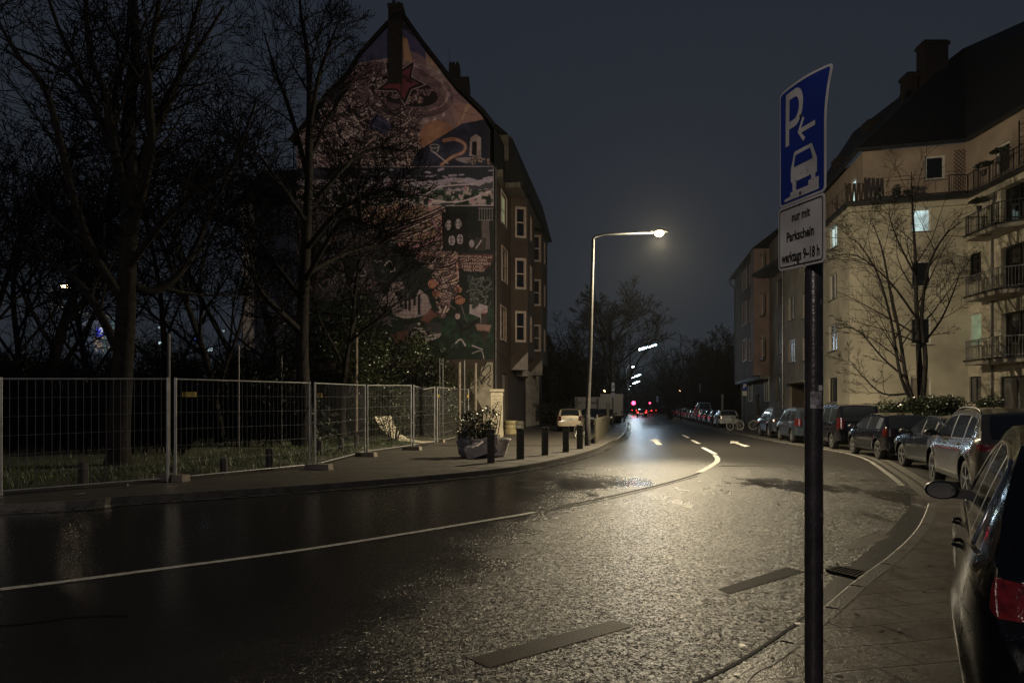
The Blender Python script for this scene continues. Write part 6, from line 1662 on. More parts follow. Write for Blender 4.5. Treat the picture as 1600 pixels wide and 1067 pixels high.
# white box van with a lower trailer
vv = thing('box_van', 'white box van with a long pale body parked on the left side far down', 'van', ((938-800)/F*68, 68, .12), -R(9.9))
M_van = mat('van_body', (.30, .30, .30), .4, var=.1, vs=1, coat=.3)
mb = MB(); mb.prism([(-2.55, 0), (2.2, 0), (2.2, 5.6), (-2.55, 5.6)], .75, 2.6)
mb.prism([(.0, -.02), (2.22, -.02), (2.22, 6.2), (.0, 6.2)], 2.595, 2.9)
mb.build('body', M_van, vv)
mb = MB(); mb.prism([(-2.3, .1), (2.1, .1), (2.1, 7.6), (-2.3, 7.6)], .42, .755); mb.build('chassis', M_under, vv)
mb = MB(); mb.prism([(-1.9, 5.7), (2.1, 5.7), (2.0, 7.6), (-1.8, 7.6)], .8, 2.2); mb.build('cab', M_van, vv)
mb = MB(); mb.box((-1.5, -.03, 1.9), (-.3, -.005, 2.15)); mb.build('side_sign', mat('van_grey_sign', (.12, .12, .12), .5), vv)
for x in (-2.0, 1.9):
    for y in (.9, 5.9):
        e = MB(); e.lathe([(.001, 0), (.34, 0), (.36, .03), (.36, .2), (.001, .2)], origin=(x-.1, y, .36), axis='x', n=18); e.build('wheel', M_tyre, vv)
for x in (-2.4, 2.05): mb = MB(); mb.box((x, -.04, .95), (x+.12, -.002, 1.25)); mb.build('taillight', M_red_far, vv)

# moving / queueing cars with their tail lamps lit, at the far end
E_red = emis('lit_tail_lamp', (1.0, .03, .02), 5.0); E_plate = emis('lit_plate', (1, .5, .4), 1.2)
GQ = 'cars queueing with lit tail lamps'
for i, (px, Y, lab) in enumerate(((995, 118, 'car with bright lit tail lamps at the end of the road, nearest of the queue'), (1009, 190, 'car with lit tail lamps queueing just right of the nearest one'), (1017, 215, 'queueing car with lit tail lamps, right end of the queue'), (987, 230, 'queueing car with faint lit tail lamps left of the nearest one'))):
    c = Car('hatch', lab, ((px-800)/F*Y, Y, 0.0), R(9.9), P_black, GQ, fine=.5, red=E_red, name='car')

# ================================================================ STREET FURNITURE
M_galv = mat('galvanised_steel', (.42, .42, .43), .35, metal=.6, var=.2, vs=6)
M_galv_d = mat('fence_wire', (.30, .30, .31), .4, metal=.5, var=.15, vs=4)
M_tagy = mat('yellow_tag', (.62, .44, .06), .5, var=.15, vs=12)
M_conc = mat('concrete_block', (.14, .12, .10), .85, var=.3, vs=5, bump=.4, bs=30)
M_pole = mat('sign_pole_paint', (.035, .030, .036), .28, metal=.2, var=.35, vs=14, bump=.12, bs=60, drops=.35, ds=160)
M_post = mat('timber_bollard', (.035, .031, .027), .7, var=.4, vs=9, bump=.5, bs=25)
M_wood = mat('mossy_timber', (.065, .055, .034), .75, var=.5, vs=4, bump=.5, bs=20)

# ---- near sign on its pole
PX, PY = (1271.5-800)/F*3.02, 3.02
sg = thing('parking_sign', 'parking sign pole close to the camera with a bent blue P panel', 'sign', (PX, PY, .12))
mb = MB(); mb.tube([(PX, PY, .05), (PX, PY, .4), (PX, PY, 2.86)], .0385, 32); mb.build('pole', M_pole, sg, smooth=True, world=True, sharp=40)
Zl, Zr = 3.22, 2.84
PL = Vector(((1220-800)/F*Zl, Zl)); PR = Vector(((1291.5-800)/F*Zr, Zr)); U2 = (PR-PL); SW = U2.length; U2.normalize(); N2 = Vector((U2.y, -U2.x))
if N2.x > 0: N2 = -N2
def zz(py, Z): return 1.65+(637-py)/F*Z
M_sblue = mat('sign_blue', (.012, .032, .25), .35, var=.08, vs=4); M_swhite = mat('sign_white', (.62, .61, .60), .4, var=.16, vs=5, grime=(.45, .44, .43)); M_sblack = mat('sign_black', (.012, .012, .012), .4, var=0)
def plate(name, zb, zt, bend):
    """returns mapping (u,v)->world, u 0..1 left-right, v in metres above zb"""
    H = zt-zb
    def P(u, v, out=0.0):
        t = v/H
        b = 0.0
        if bend:
            k = max(0, (t-.55)/.45); b = -.034*k*k*(u**1.5)*1.0; 
            sh = 0.0; 
        q = PL+U2*(u*SW)+N2*b
        if bend:
            q = q+U2*(sh)
        q = q+N2*out
        dz = .036*(.5-u)+((.019+.013*math.sin(PI*u))*max(0, (t-.6)/.4)**1.3 if bend else 0)
        return Vector((q.x, q.y, zb+v+dz))
    return P, H
def rrect(x0, y0, x1, y1, r, n=5):
    out = []
    for cx, cy, a0 in ((x1-r, y1-r, 0), (x0+r, y1-r, 90), (x0+r, y0+r, 180), (x1-r, y0+r, 270)):
        for k in range(n+1): t = math.radians(a0+90*k/n); out.append((cx+r*math.cos(t), cy+r*math.sin(t)))
    return out
def fill2(poly):
    """triangulate and refine a 2-D outline so that it can be bent"""
    bm = bmesh.new(); vs = [bm.verts.new((x, y, 0)) for x, y in poly]
    for t in tessellate_polygon([[Vector((x, y, 0)) for x, y in poly]]):
        try: bm.faces.new([vs[i] for i in t])
        except ValueError: pass
    for _ in range(4):
        es = [e for e in bm.edges if e.calc_length() > .06]
        if not es: break
        bmesh.ops.subdivide_edges(bm, edges=es, cuts=1); bmesh.ops.triangulate(bm, faces=bm.faces)
    bm.verts.ensure_lookup_table(); v = [(q.co.x, q.co.y) for q in bm.verts]; idx = {q: i for i, q in enumerate(bm.verts)}
    f = [tuple(idx[q] for q in fc.verts) for fc in bm.faces]; bm.free(); return v, f
def on(P, mb, poly, out, W=SW, both=False):
    v, f = fill2(poly); mb.add([P(x/W, y, out) for x, y in v], f)
def bar2(p, q, w):
    p = Vector(p); q = Vector(q); d = (q-p).normalized(); n = Vector((-d.y, d.x))*w/2; return [tuple(p+n), tuple(p-n), tuple(q-n), tuple(q+n)]
# blue sign
zb = (zz(325, Zl)+zz(299, Zr))/2; zt_ = (zz(148, Zl)+zz(112, Zr))/2
P1, H1 = plate('blue', zb, zt_, True)
bs_ = None
mb = MB(); on(P1, mb, rrect(0, 0, SW, H1, .022), .004); 
v, f = fill2(rrect(0, 0, SW, H1, .022)); mb.add([P1(x/SW, y, .001) for x, y in v], [t[::-1] for t in f])
rr_ = rrect(0, 0, SW, H1, .022)
for i in range(len(rr_)):
    a, b = rr_[i], rr_[(i+1) % len(rr_)]
    for k in range(6):
        p = (lerp(a[0], b[0], k/6), lerp(a[1], b[1], k/6)); q = (lerp(a[0], b[0], (k+1)/6), lerp(a[1], b[1], (k+1)/6))
        mb.quad(P1(p[0]/SW, p[1], .001), P1(q[0]/SW, q[1], .001), P1(q[0]/SW, q[1], .004), P1(p[0]/SW, p[1], .004))
plt = mb.build('blue_panel', M_swhite, sg, world=True); plt['label'] = 'blue parking panel with white P, arrow and car on kerb, bent at its top corner'
mb = MB(); on(P1, mb, rrect(.010, .010, SW-.010, H1-.010, .016), .0056); mb.build('face', M_sblue, plt, world=True)
mb = MB(); a_ = SW/.392; b_ = H1/.50
def s2(pts): return [(x*a_, y*b_) for x, y in pts]
# P: stem and bowl
on(P1, mb, s2([(.060, .262), (.093, .262), (.093, .475), (.060, .475)]), .0072)
bo = [(.093, .475)]+[(.140+.068*math.cos(math.radians(90-180*k/12)), .4025+.0725*math.sin(math.radians(90-180*k/12))) for k in range(13)]+[(.093, .330)]
bi = [(.093, .445)]+[(.135+.040*math.cos(math.radians(90-180*k/12)), .4025+.0425*math.sin(math.radians(90-180*k/12))) for k in range(13)]+[(.093, .360)]
for i in range(len(bo)-1): on(P1, mb, s2([bo[i], bo[i+1], bi[i+1], bi[i]]), .0072)
# arrow pointing left
on(P1, mb, s2(bar2((.190, .298), (.315, .298), .020)), .0072)
on(P1, mb, s2([(.170, .298), (.190, .298), (.226, .340), (.210, .350)]), .0075); on(P1, mb, s2([(.170, .298), (.190, .298), (.236, .258), (.218, .248)]), .0078)
# car seen from behind, two wheels up on the kerb
on(P1, mb, s2([(.108, .100), (.108, .150), (.138, .216), (.145, .221), (.285, .221), (.292, .216), (.330, .150), (.330, .090), (.115, .090), ]), .0072)
on(P1, mb, s2([(.125, .048), (.158, .048), (.158, .094), (.125, .094)]), .0078); on(P1, mb, s2([(.284, .066), (.318, .066), (.318, .094), (.284, .094)]), .0078)
on(P1, mb, s2([(.050, .018), (.345, .018), (.345, .034), (.105, .034), (.050, .028)]), .0072); on(P1, mb, s2([(.105, .0335), (.345, .0335), (.345, .070), (.262, .070), (.262, .050), (.105, .050)]), .0080)
mb.build('symbol', M_swhite, plt, world=True)
mb = MB(); on(P1, mb, s2([(.138, .155), (.152, .204), (.279, .204), (.299, .155)]), .0088); mb.build('symbol_window', M_sblue, plt, world=True)
mb = MB()
for (x, y) in ((.196, .355), (.196, .030)): p = P1(x*a_/SW, y*b_, .009); mb.obox(p, Vector((U2.x, U2.y, 0))*.006, Vector((0, 0, .006)), Vector((N2.x, N2.y, 0))*.003)
rnd = random.Random(9)
for k in range(16): x = rnd.uniform(.15, .33); y = rnd.uniform(.06, .13); p = P1(x*a_/SW, y*b_, .0090); mb.obox(p, Vector((U2.x, U2.y, 0))*rnd.uniform(.001, .004), Vector((0, 0, rnd.uniform(.001, .003))), Vector((N2.x, N2.y, 0))*.0004)
mb.build('bolt', mat('bolt_dirt', (.05, .045, .05), .5), plt, world=True)
# white supplementary panel
zb2 = (zz(425.5, Zl)+zz(408, Zr))/2; zt2 = zb-.006
P2_, H2 = plate('white', zb2, zt2, False)
P2 = lambda u, v, out=0.0: P2_(u, v, out+.006)
mb = MB(); rr_ = rrect(-.003, 0, SW+.003, H2, .024); v, f = fill2(rr_); mb.add([P2(x/SW, y, .004) for x, y in v], f); mb.add([P2(x/SW, y, .001) for x, y in v], [t[::-1] for t in f])
for i in range(len(rr_)): a, b = rr_[i], rr_[(i+1) % len(rr_)]; mb.quad(P2(a[0]/SW, a[1], .001), P2(b[0]/SW, b[1], .001), P2(b[0]/SW, b[1], .004), P2(a[0]/SW, a[1], .004))
wp = mb.build('white_panel', M_swhite, sg, world=True); wp['label'] = 'white panel lettered nur mit Parkschein werktags 9-18 h'
mb = MB(); o_ = rrect(.008, .010, SW-.008, H2-.010, .018); i_ = rrect(.0145, .0165, SW-.0145, H2-.0165, .013)
for k in range(len(o_)):
    j = (k+1) % len(o_); mb.quad(*[P2(p[0]/SW, p[1], .0052) for p in (o_[k], o_[j], i_[j], i_[k])])
mb.build('border', M_sblack, wp, world=True)
mb = MB()
for body, uc, vb, wd, hh in (('nur mit', .52, .735, .40, .115), ('Parkschein', .50, .435, .60, .125), ('werktags 9–18 h', .495, .115, .84, .135)):
    vs, fs = text_mesh(body, 1.0, .034); x0 = min(p[0] for p in vs); x1 = max(p[0] for p in vs); cap = .72
    mb = MB(); mb.add([P2(uc+(x-x0)/(x1-x0)*wd-wd/2, H2*(vb+(y/cap)*hh*1.18), .0056) for x, y in vs], fs); mb.build('lettering', M_sblack, wp, world=True)
mb = MB()
for (x, y) in ((.60, .04), (.50, .955), (.38, .05)): p = P2(x, y*H2, .005); mb.obox(p, Vector((U2.x, U2.y, 0))*.004, Vector((0, 0, .005)), Vector((N2.x, N2.y, 0))*.002)
mb.build('bolt', mat('bolt_dirt', (.05, .045, .05), .5), wp, world=True)
# clamps and stickers on the pole
mb = MB()
for z in (zb+.05, zt_-.10, zb2+.06): mb.tube([(PX, PY, z-.012), (PX, PY, z+.012)], .043, 20); mb.bar((PX, PY, z), (PX-.045, PY-.0, z), .02, .02)
mb.build('clamp', M_galv_d, sg, world=True)
def sticker(z0, z1, a0, a1, m, nm='sticker', r=.0395):
    mb = MB(); n = 8
    for k in range(n):
        t0, t1 = math.radians(lerp(a0, a1, k/n)), math.radians(lerp(a0, a1, (k+1)/n))
        mb.quad(*[(PX+r*math.cos(t), PY+r*math.sin(t), z) for t, z in ((t0, z0), (t1, z0), (t1, z1), (t0, z1))])
    return mb.build(nm, m, sg, world=True)
sticker(zz(638, 3), zz(612, 3), 225, 300, mat('sticker_worn', (.20, .19, .21), .5, var=.8, vs=45)); sticker(zz(612, 3)+.002, zz(602, 3), 268, 318, mat('sticker_dark', (.10, .10, .12), .5, var=.7, vs=60))
vs, fs = text_mesh('END', .028, .002, .8); mb = MB()
mb.add([(PX+.0402*math.cos(math.radians(278)+x/.04), PY+.0402*math.sin(math.radians(278)+x/.04), zz(611, 3)+y+.004) for x, y in vs], fs); mb.build('lettering', M_swhite, sg, world=True)
rnd = random.Random(17)
for k in range(9):
    z = rnd.uniform(1.4, 2.2) if k % 3 else rnd.uniform(.6, 1.2); a0 = rnd.uniform(285, 325); h = rnd.uniform(.006, .03); sticker(z, z+h, a0, a0+rnd.uniform(3, 12), mat('scratched_spot', (.22, .22, .24), .6, var=.4, vs=80), 'scuff', .0389)

# ---- street lamps
M_lpole = mat('lamp_pole_paint', (.042, .040, .038), .5, metal=.1, var=.3, vs=5, bump=.2, bs=30)
M_lpole_d = mat('lamp_pole_dark', (.03, .031, .033), .6, spec=.2, var=.3, vs=5)
E_warm = emis('lamp_glass_warm', (1.0, .78, .42), 60.0)
YL = 27.7; bx0 = gp(918, 696, .12)
sl = thing('street_lamp', 'tall street lamp with a brightly lit warm head on a long arm over the road', 'street lamp', (bx0[0], bx0[1], .12))
B0 = Vector((bx0[0], bx0[1], .12)); top = at(927, 372, B0.y); 
mb = MB(); mb.tube([B0-Vector((0, 0, .05)), B0+Vector((0, 0, .02)), B0+Vector((0, 0, 1.25)), B0+Vector((.005, 0, 1.28)), B0.lerp(top, .45), top], [.125, .12, .115, .095, .085, .06], 16); mb.build('pole', M_lpole, sl, smooth=True, world=True, sharp=50)
head = at(1030, 364, B0.y)
mb = MB(); mb.tube([top-Vector((0, 0, .1)), top+Vector((.06, 0, .05)), at(945, 366, B0.y), head-Vector((.25, 0, .0))], [.055, .05, .04, .035], 10); mb.build('arm', M_lpole_d, sl, smooth=True, world=True)
mb = MB(); c = head
for k, (w, h, x) in enumerate(((.05, .05, -.36), (.12, .09, -.22), (.17, .12, .0), (.15, .10, .22), (.06, .05, .36))):
    for j in range(12): t = 2*PI*j/12; mb.v.append((c.x+x, c.y+w*math.cos(t), c.z+.06+max(-.03, h*math.sin(t))))
for k in range(4):
    for j in range(12): a = k*12+j; b = k*12+(j+1) % 12; mb.f.append((a, b, b+12, a+12)); mb.m.append(0)
mb.f.append(tuple(range(12))); mb.m.append(0); mb.f.append(tuple(range(48, 60))); mb.m.append(0)
hd = mb.build('lamp_head', M_lpole_d, sl, smooth=True, world=True)
mb = MB(); mb.lathe([(.001, -.17), (.08, -.155), (.16, -.10), (.20, -.02), (.19, .03)], origin=(c.x, c.y, c.z+.02), n=20); mb.build('lamp_glass', E_warm, hd, smooth=True, world=True)
lamp('lamp_light', (c.x, c.y, c.z-.16), LAMP_W, (1.0, .83, .54), .10, 'POINT', sl)
lamp('lamp_light', (c.x, c.y, c.z-.24), LAMP_W*1.1, (1.0, .83, .54), .10, 'SPOT', sl, spot=165)
rnd = random.Random(19); mb = MB()
for k in range(10):
    z = rnd.uniform(.5, 3.0); a = rnd.uniform(190, 330); r_ = .122 if z < 1.2 else .098
    for j in range(3):
        t0, t1 = math.radians(a+j*9), math.radians(a+j*9+9); mb.quad(*[(B0.x+r_*math.cos(t), B0.y+r_*math.sin(t), B0.z+q) for t, q in ((t0, z), (t1, z), (t1, z+.11), (t0, z+.11))])
mb.build('sticker', mat('sticker_pale', (.22, .2, .18), .5, var=.7, vs=20), sl, world=True)

E_cold = emis('lamp_tube_cold', (.62, .85, 1.0), 22.0); E_cold2 = emis('lamp_head_white', (.85, 1.0, .95), 30.0)
GS2 = 'cold white street lamps down the road'
def tube_lamp(px, py, Y, lab, L_=2.0, tube=True, power=900, side=-1):
    h = at(px, py, Y); base = Vector((xs(-.8, Y) if side < 0 else xs(8, Y), Y, .12)); t = thing('street_lamp', lab, 'street lamp', base, 0, GS2)
    mb = MB(); zt = h.z-1.1; mb.tube([base, base+Vector((0, 0, zt))], [.09, .07], 8)
    dirx = h-Vector((base.x, Y, zt)); mb.tube([base+Vector((0, 0, zt-.12)), base+dirx*.12+Vector((0, 0, zt-.12+.75)), base+dirx*.4+Vector((0, 0, zt-.12+.98)), Vector((h.x-L_*.4, h.y, h.z))], .05, 6); mb.build('pole', M_lpole_d, t, world=True)
    mb = MB()
    if tube:
        a = h+Vector((-L_/2, -.1, -.26)); b = h+Vector((L_/2, .1, .30)); mb.tube([a, b], .115, 10); mb.build('lamp_tube', E_cold, t, world=True)
        m2 = MB(); m2.bar(a+Vector((0, 0, .13)), b+Vector((0, 0, .13)), .26, .06); m2.build('lamp_head', M_lpole_d, t, world=True)
    else:
        mb.lathe([(.001, -.14), (.2, -.1), (.27, 0), (.2, .06)], origin=h, n=12); mb.build('lamp_glass', E_cold2, t, world=True)
    if power: lamp('lamp_light', h+Vector((0, -.15, -.3)), power, (.62, .80, 1.0) if tube else (.85, 1, .95), .25, 'POINT', t)
tube_lamp(1012, 542.5, 75, 'nearest cold tube lamp on a curved arm beside the wide bare tree', 1.95, power=COLD_W)
tube_lamp(990, 573, 98, 'star-bright round lamp just beyond the nearest tube lamp', 1, False, power=COLD_W*.6)
tube_lamp(994, 587.5, 122, 'second cold tube lamp, below the round bright one', 1.6, power=COLD_W)
tube_lamp(993.5, 597.5, 150, 'third cold tube lamp, right under the second', 1.6, power=COLD_W)
tube_lamp(984, 603, 178, 'small white lamp left under the third tube lamp', 1, False, power=COLD_W*.5)
tube_lamp(982.5, 608, 200, 'tiny white lamp below the small white one', 1, False, power=0)
tube_lamp(976, 617, 245, 'tiny distant lamp, leftmost of the far string', 1, False, power=0)
tube_lamp(981, 616, 270, 'tiny distant lamp next to the red light, right of the leftmost', 1, False, power=0)
E_or = emis('lamp_orange', (1, .55, .2), 8)
GW = 'small warm lamps in the distance'
for (px, py, Y, lab) in ((944, 611, 86, 'small warm lamp behind the box van'), (1062, 611, 120, 'small warm lamp on a short post before the right-hand wood')):
    h = at(px, py, Y); t = thing('path_lamp', lab, 'lamp', (h.x, Y, .1), 0, GW); mb = MB(); mb.tube([(h.x, Y, .1), (h.x, Y, h.z-.1)], .05, 6); mb.build('pole', M_lpole_d, t, world=True)
    mb = MB(); mb.lathe([(.001, -.15), (.13, -.1), (.15, .05), (.001, .15)], origin=h, n=10); mb.build('lamp_glass', E_or, t, world=True); lamp('lamp_light', h-Vector((0, .3, .1)), 40, (1, .6, .3), .1, 'POINT', t)
# lamp over the station on the left
h = at(104, 447, 62); t = thing('street_lamp', 'warm lit street lamp seen between the trees at the left', 'street lamp', (h.x-1.5, 62, .1)); mb = MB(); mb.tube([(h.x-1.5, 62, .1), (h.x-1.5, 62, h.z-.4), (h.x-1.2, 62, h.z), (h.x, 62, h.z+.08)], .07, 8); mb.build('pole', M_lpole_d, t, world=True)
mb = MB(); mb.lathe([(.001, -.2), (.36, -.13), (.46, 0), (.001, .12)], origin=h, n=12); mb.build('lamp_glass', emis('lamp_glass_amber', (1, .72, .4), 40), t, world=True); lamp('lamp_light', h-Vector((0, 0, .3)), 150, (1, .75, .5), .15, 'POINT', t)

# traffic lights and far signals
E_sig = emis('signal_red', (1, .02, .06), 20)
GT2 = 'red traffic lights'
for px, py, Y, r_, lab in ((990, 629.5, 150, .42, 'big glowing red traffic light on the left of the road end'), (1015.5, 629.5, 185, .22, 'small red traffic light on the right of the road end'), (981, 617.5, 230, .25, 'far red light beside the string of white lamps')):
    h = at(px, py, Y); t = thing('traffic_light', lab, 'traffic light', (h.x, Y, .1), 0, GT2); mb = MB(); mb.tube([(h.x, Y, 0), (h.x, Y, h.z-.6)], .06, 6); mb.build('pole', M_lpole_d, t, world=True)
    mb = MB(); mb.box((h.x-r_*1.1, Y, h.z-r_*3.6), (h.x+r_*1.1, Y+.2, h.z+r_*1.2)); mb.build('housing', M_black, t, world=True)
    mb = MB(); mb.lathe([(.001, -.06), (r_*.9, -.02), (r_, -.004)], origin=(h.x, Y, h.z), axis='y', n=20); mb.build('red_lens', E_sig, t, world=True)
    if Y == 150: lamp('signal_glow', h-Vector((0, .5, 0)), 15, (1, .05, .08), .3, 'POINT', t)
h = at(998.5, 638, 117); lamp('tail_glow', (h.x+.2, 116.2, .8), 12, (1, .05, .03), .4, 'POINT')

# ---- construction fence panels
tops = {(-260, 786): 592, (0, 770): 592, (270, 748): 592, (490, 727): 598.5, (572, 706): 602, (644, 696): 602, (681, 690): 605, (732, 680): 608.5}
pp = [(-260, 786), (0, 770), (270, 748), (490, 727), (572, 706), (644, 696), (681, 690), (732, 680)]
GF = 'mobile site fence panels along the pavement'; FL2 = ['fence panel cut by the left frame edge', 'steel fence panel second from the left, in front of the big thick trunk', 'steel fence panel with a wide yellow tag, in front of the second trunk', 'narrow-looking steel fence panel with a small yellow tag and cross wires', 'steel fence panel in front of the pale leaning sheet', 'steel fence panel with a sagging top wire, left of the third yellow tag', 'last steel fence panel, ending at the potted shrub']
segs = [(pp[0], (-2, 770)), ((1, 770), (262, 749)), ((274, 748), (484, 727.5)), ((492, 727), (570, 706.5)), ((574, 706), (642, 696.5)), ((646, 696), (679, 690.5)), ((683, 690), (732, 680))]
# real panels one and two are a single long run of 3.5 m panels
def topy(px): return interp(px, [(-260, 592), (0, 592), (270, 592), (490, 598.5), (572, 602), (644, 602), (681, 605), (732, 608.5)])
for i, (a, b) in enumerate(segs):
    if i == 0: continue
    ax, ay = gp(a[0], a[1], .17); bx_, by__ = gp(b[0], b[1], .17)
    A0 = Vector((ax, ay, .17)); B0_ = Vector((bx_, by__, .17)); At = at(a[0], topy(a[0]), ay); Bt = at(b[0], topy(b[0]), by__)
    t = thing('site_fence', FL2[i], 'fence panel', A0, 0, GF)
    mb = MB(); r_ = .021
    for p, q in ((A0, At), (B0_, Bt)): mb.tube([p-Vector((0, 0, .04)), q+Vector((0, 0, .03))], r_*1.4, 10)
    mid = (At+Bt)/2+(Vector((0, 0, -.12)) if i == 5 else Vector((0, 0, 0)))
    mb.tube([At, mid, Bt] if i == 5 else [At, Bt], r_*.8, 8); mb.tube([A0+Vector((0, 0, .03)), B0_+Vector((0, 0, .03))], r_*.8, 8)
    mb.build('frame', M_galv, t, world=True, smooth=True, sharp=50)
    mb = MB(); L_ = (B0_-A0).length; n = int(L_/.125)
    for k in range(1, n): f = k/n; mb.tube([A0.lerp(B0_, f), At.lerp(Bt, f)], (.0048, .0048, .0042, .0036, .0028, .0024, .002)[i], 4, False)
    m_ = 6 if i > 0 else 6
    for k in range(1, m_): f = k/m_; mb.tube([A0.lerp(At, f), B0_.lerp(Bt, f)], .0024, 4, False)
    mb.build('wire_mesh', M_galv_d, t, world=True)
    if i == 1:   # full diagonal coverage: second panel upright pair is drawn by the next panel
        pass
# the first run really is longer than one panel: give it its left neighbour off frame
tg = {2: (285, 308, 613, 620), 3: (496, 504, 614, 621), 5: (None), 6: (None)}
def tag_plate(pname, x0, x1, y0, y1, Y, parent):
    a = at(x0, y1, Y); b = at(x1, y0, Y); mb = MB(); mb.box((a.x, Y-.035, a.z), (b.x, Y-.030, b.z)); o = mb.build('yellow_tag', M_tagy, parent, world=True)
    mb = MB(); 
    for k in range(3):
        z = lerp(a.z, b.z, .25+.25*k); mb.box((lerp(a.x, b.x, .12), Y-.0365, z-.004), (lerp(a.x, b.x, .88 if k else .6), Y-.0355, z+.004))
    if (x1-x0) > 15: mb.build('print', M_black, o, world=True)
panels = [o for o in C.objects if o.name.startswith('site_fence')]
def yat(px): return interp(px, [(q[0], gp(q[0], q[1], .17)[1]) for q in pp])
for k, (x0, x1, y0, y1, pi_) in enumerate(((286, 308, 612.5, 620, 1), (496, 504, 614, 621, 2), (684.5, 687.5, 616, 620.5, 4), (730, 732.5, 616, 621, 5))):
    tag_plate('t', x0, x1, y0, y1, yat((x0+x1)/2), panels[pi_])
GFF = 'concrete feet under the site fence'
for px, py, w, lab in ((270, 751, .72, 'concrete fence foot under the double posts of the first joint'), (498, 733, .72, 'concrete fence foot under the second fence joint'), (572, 713, .7, 'concrete fence foot under the third fence joint'), (644, 703, .7, 'concrete fence foot under the fourth fence joint, beside the pale sheet'), (683, 691, .7, 'concrete fence foot under the last fence joint')):
    x, y = gp(px, py, .12); t = thing('ballast_block', lab, 'fence foot', (x, y, .12), R(-18), GFF); mb = MB(); w2 = w/2
    mb.add([(-w2, -.12, 0), (w2, -.12, 0), (w2, .12, 0), (-w2, .12, 0), (-w2*.92, -.10, .12), (w2*.92, -.10, .14), (w2*.92, .10, .14), (-w2*.92, .10, .12)], [(0, 3, 2, 1), (4, 5, 6, 7), (0, 1, 5, 4), (1, 2, 6, 5), (2, 3, 7, 6), (3, 0, 4, 7)])
    mb.build('block', M_conc, t); mb = MB(); mb.cyl((-.04, -.0, .13), (-.04, -.0, .17), .03, .03, 8); mb.cyl((.06, 0, .13), (.06, 0, .17), .03, .03, 8); mb.build('socket', M_galv_d, t)
# steel posts of an older fence in the scrub
GP2 = 'old posts standing in the scrub'; M_oldst = mat('dull_steel', (.10, .095, .10), .5, metal=.3, var=.3, vs=4)
for px, pt, pb, Y, w, lab, m in ((264, 521, 700, 16.5, .035, 'grey steel post rising above the first fence joint', M_oldst), (373, 540, 690, 22, .03, 'thin steel post behind the tagged fence panel', M_oldst), (440, 555, 690, 26, .03, 'thin pale post just left of the second trunk', M_oldst), (692, 559, 670, 34, .03, 'pair of thin steel tubes in front of the mural foot', M_oldst), (718, 566, 668, 34, .07, 'broad pale post in front of the graffiti plaster, leftmost', M_conc), (725.5, 563, 668, 35, .05, 'steel pipe just right of the broad pale post', M_oldst), (743, 567, 665, 35, .07, 'pale post nearest the graffiti plaster', M_conc), (557, 520, 600, 31, .07, 'pale broken post among the ivy leaves', M_conc)):
    a = at(px, pb, Y); b = at(px, pt, Y); mb = MB(); mb.tube([(a.x, Y, .1), (b.x, Y, b.z)], w, 8)
    if px == 692: mb.tube([(a.x-.16, Y, .1), (b.x-.16, Y, b.z)], w*.8, 8)
    tag(mb.build('steel_post', m), lab, 'post', GP2)
GW2 = 'short wooden posts behind the fence'
for px, pt, pb, lab in ((130, 722, 756, 'short stump post in the grass by the big trunk, far left one'), (268, 728, 747, 'reddish wooden post beside the first fence joint'), (350, 715, 738, 'short weathered post behind the tagged panel'), (421, 700, 732, 'short weathered post left of the second trunk'), (500, 688, 712, 'short wooden post just right of the second fence joint'), (533, 684, 706, 'short wooden post between the second and third joints'), (557, 680, 700, 'short wooden post left of the third fence joint')):
    x, y = gp(px, pb, .15); y_ = y; h_ = at(px, pt, y).z; mb = MB(); mb.tube([(x, y, .05), (x, y, h_-.02), (x, y, h_)], [.10, .095, .07], 8); tag(mb.build('wooden_post', M_post), lab, 'post', GW2)
# pale sheet sagging out from under the ivy
mb = MB(); g_ = []
prof_ = [(0, 1.15), (.25, .75), (.6, .35), (1.1, .12), (1.8, .06), (2.5, .04)]
x, y = gp(598, 690, .12); ax_ = Vector((math.cos(-.45), math.sin(-.45), 0)); bx2 = Vector((-ax_.y, ax_.x, 0)); rnd = random.Random(3)
for i, (u, z) in enumerate(prof_):
    for j in range(5): v_ = (j-2)*.32*(1-.12*i if i < 3 else .7); g_.append(Vector((x, y, .12))+ax_*u+bx2*v_+Vector((0, 0, z+rnd.uniform(-.03, .03))))
mb.add(g_, [(i*5+j, i*5+j+1, (i+1)*5+j+1, (i+1)*5+j) for i in range(5) for j in range(4)]); n0 = len(g_)
mb.add([p-Vector((0, 0, .03)) for p in g_], [((i+1)*5+j, (i+1)*5+j+1, i*5+j+1, i*5+j) for i in range(5) for j in range(4)])
tag(mb.build('plastic_sheet', mat('pale_sheet', (.42, .38, .30), .6, var=.35, vs=4, bump=.3, bs=12), smooth=True), 'pale stiff sheet slumped from the ivy to the ground behind the fence', 'sheet')
